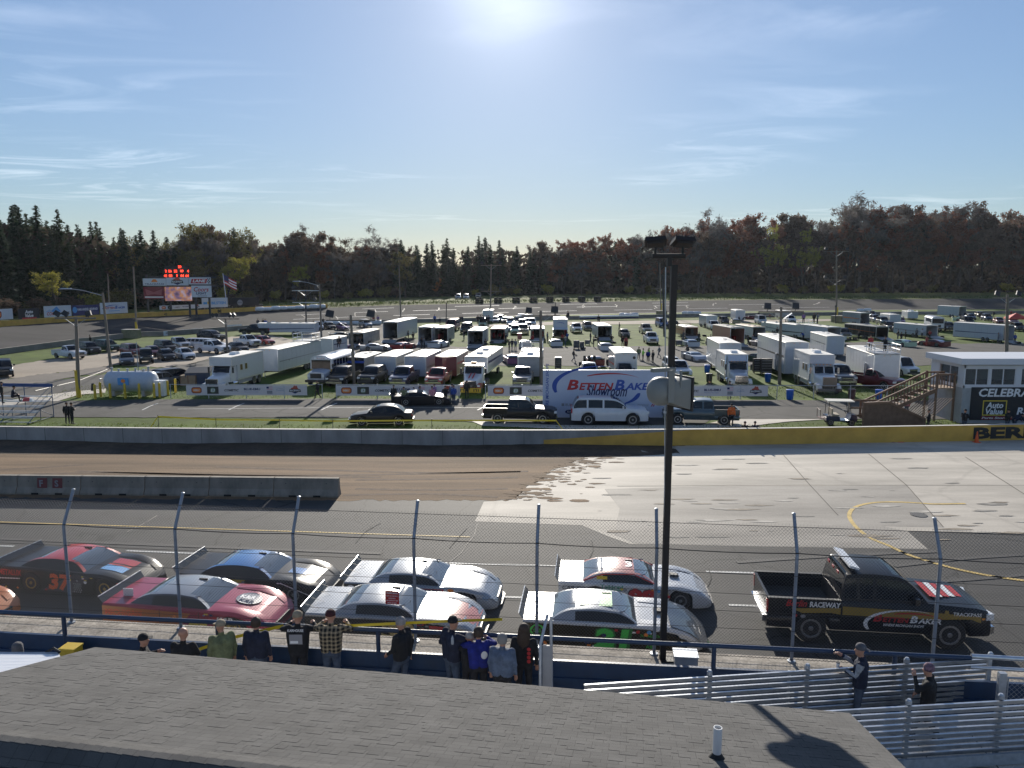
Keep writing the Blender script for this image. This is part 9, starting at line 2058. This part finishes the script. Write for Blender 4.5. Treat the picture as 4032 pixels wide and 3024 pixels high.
for k in range(17):
    u=36.5+k*.42 if k < 9 else 52.5+(k-9)*.85;p=bank(u,1.0)+bank_n(int(u))*3.0;b=MB()
    for j in range(3):b.lathe([(.5,.02+.5*j),(.62,.1+.5*j),(.62,.4+.5*j),(.5,.48+.5*j)],dk,10,(0,0,0));b.lathe([(.5,.02+.5*j),(.62,.1+.5*j),(.62,.4+.5*j),(.5,.48+.5*j)],dk,10,(1.2,.1,0))
    tag(b.build('tyre_stack',loc=p,rz=.3),'black tyre stack at the outer edge near the end of the yellow wall' if k < 9 else 'black tyre stack on the grass in front of the three far cars','tyre stack','black tyre stacks by the track')
# banner panels on the far inner wall
for s,x0,x1,zy,m,lab in [('b',460,720,1178,BW_,'pale lettered panel on the low inner wall, left of three'),('b',725,950,1155,BW_,'pale lettered panel on the low inner wall, middle of three'),('b',1250,1430,1098,BW_,'pale lettered panel on the low inner wall, right of three')]:
    p0,p1=G(q(s,x0,zy)),G(q(s,x1,zy-(x1-x0)*.09));o,L,h_=plate('wall_banner',p0+Vector((0,-.1,0)),p1+Vector((0,-.1,0)),.02,.82,m,.03);tag(o,lab,'banner','panels on the inner wall');b=MB();[rect(b,L*f,.3,L*(f+.12),.55,I_GRY) for f in (.1,.3,.5,.72)];b.build('lettering',o)
for x0,x1,m,lab in [(2030,2152,PBODY,'long white pipe rail lying along the back wall, left part'),(2282,2512,WHITE,'long white and blue pipe rail along the back wall, right part')]:
    p0,p1=G((x0,1262)),G((x1,1257));b=MB();b.tube([(0,0,.85),((p1-p0).length,0,.85)],.22,m,8);b.box(((p1-p0).length/2,.02,.5),((p1-p0).length,.1,.45),I_NAV);tag(b.build('pipe_rail',loc=p0+Vector((0,-.5,0)),rz=math.atan2(p1.y-p0.y,p1.x-p0.x)),lab,'rail')
for pa,pb,lab in [((538-12,1330),0,'concrete block at the foot of the pole with the yellow sleeve'),((3294,1268),0,'concrete block at the foot of the very tall light mast'),((2603,1246),0,'concrete block at the foot of the pole left of the brown pole')]:
    b=MB();b.box((0,0,.7),(2.6,1.2,1.4),mat('mossy_concrete',(.22,.20,.12),.9,var=.3,scale=1));b.box((0,0,1.42),(2.7,1.3,.06),CONC);tag(b.build('pole_block',loc=G(pa)+Vector((0,-.6,0))),lab,'block')
# yellow tape on posts along the wall
pts=[G(p,.85) for p in ((622,1640),(850,1652),(1100,1654),(1310,1658),(1700,1655),(2190,1656))];
for k,p in enumerate(pts[:5]):b=MB();b.tube([(0,0,-.0),(0,0,.95)],.02,DARKP,5);tag(b.build('stake',loc=(p.x,p.y,0)),'thin dark stake carrying the yellow tape along the grass strip','stake','stakes of the taped line')
tape([Vector((pts[0].x-.4,pts[0].y-.6,.05))]+pts+[Vector((pts[-1].x+.5,pts[-1].y-1.2,.3))],.10,'very long yellow tape strung along the grass strip behind the wall')
# guy cable between the pole with the yellow foot and the bleacher
b=MB();a,c=G(q('c',1560,780))+Vector((0,0,.2)),G(q('c',510,1065),1.9);b.tube([a,a.lerp(c,.5)-Vector((0,0,.25)),c],.03,CAB,5);tag(b.build('cable'),'dark cable hanging between the street lamp and the bleacher','cable')
b=MB();a,c=AT((2640,1085),95),AT((3294,1180),165);b.tube([a,a.lerp(c,.5)-Vector((0,0,.8)),c],.025,CAB,4);tag(b.build('cable'),'long thin overhead wire crossing in front of the back stretch','cable')
# jib of lettering: storm drain on the apron
b=MB();b.lathe([(.34,0),(.34,.012)],mat('drain_rim',(.10,.10,.10),.7),20);[b.box((-.28+.08*k,0,.014),(.03,.56*math.sqrt(max(.05,1-((-.28+.08*k)/.34) ** 2)),.006),I_BLK) for k in range(8)];tag(b.build('storm_drain',loc=G((3617,2027),.016)),'round storm drain grate in the apron behind the bent fence post','drain')

rt_=random.Random(17)
for s,zx,zy in [('e',870,800),('e',960,805),('e',1340,760),('f',740,800),('f',960,800),('f',1050,740),('f',1230,745),('f',1640,700),('g',720,700),('g',980,740),('h',330,690),('h',560,690),('h',640,640),('h',1000,790),('h',1230,785),('h',1330,720),('h',1520,700),('i',470,735),('i',560,750),('i',780,740),('i',830,700),('i',900,700),('i',980,690),('j',130,600),('j',620,540),('j',1320,600),('j',1540,610)]:tyre(q(s,zx+rt_.uniform(-10,10),zy),'black race tyre lying at the open end of a paddock trailer')
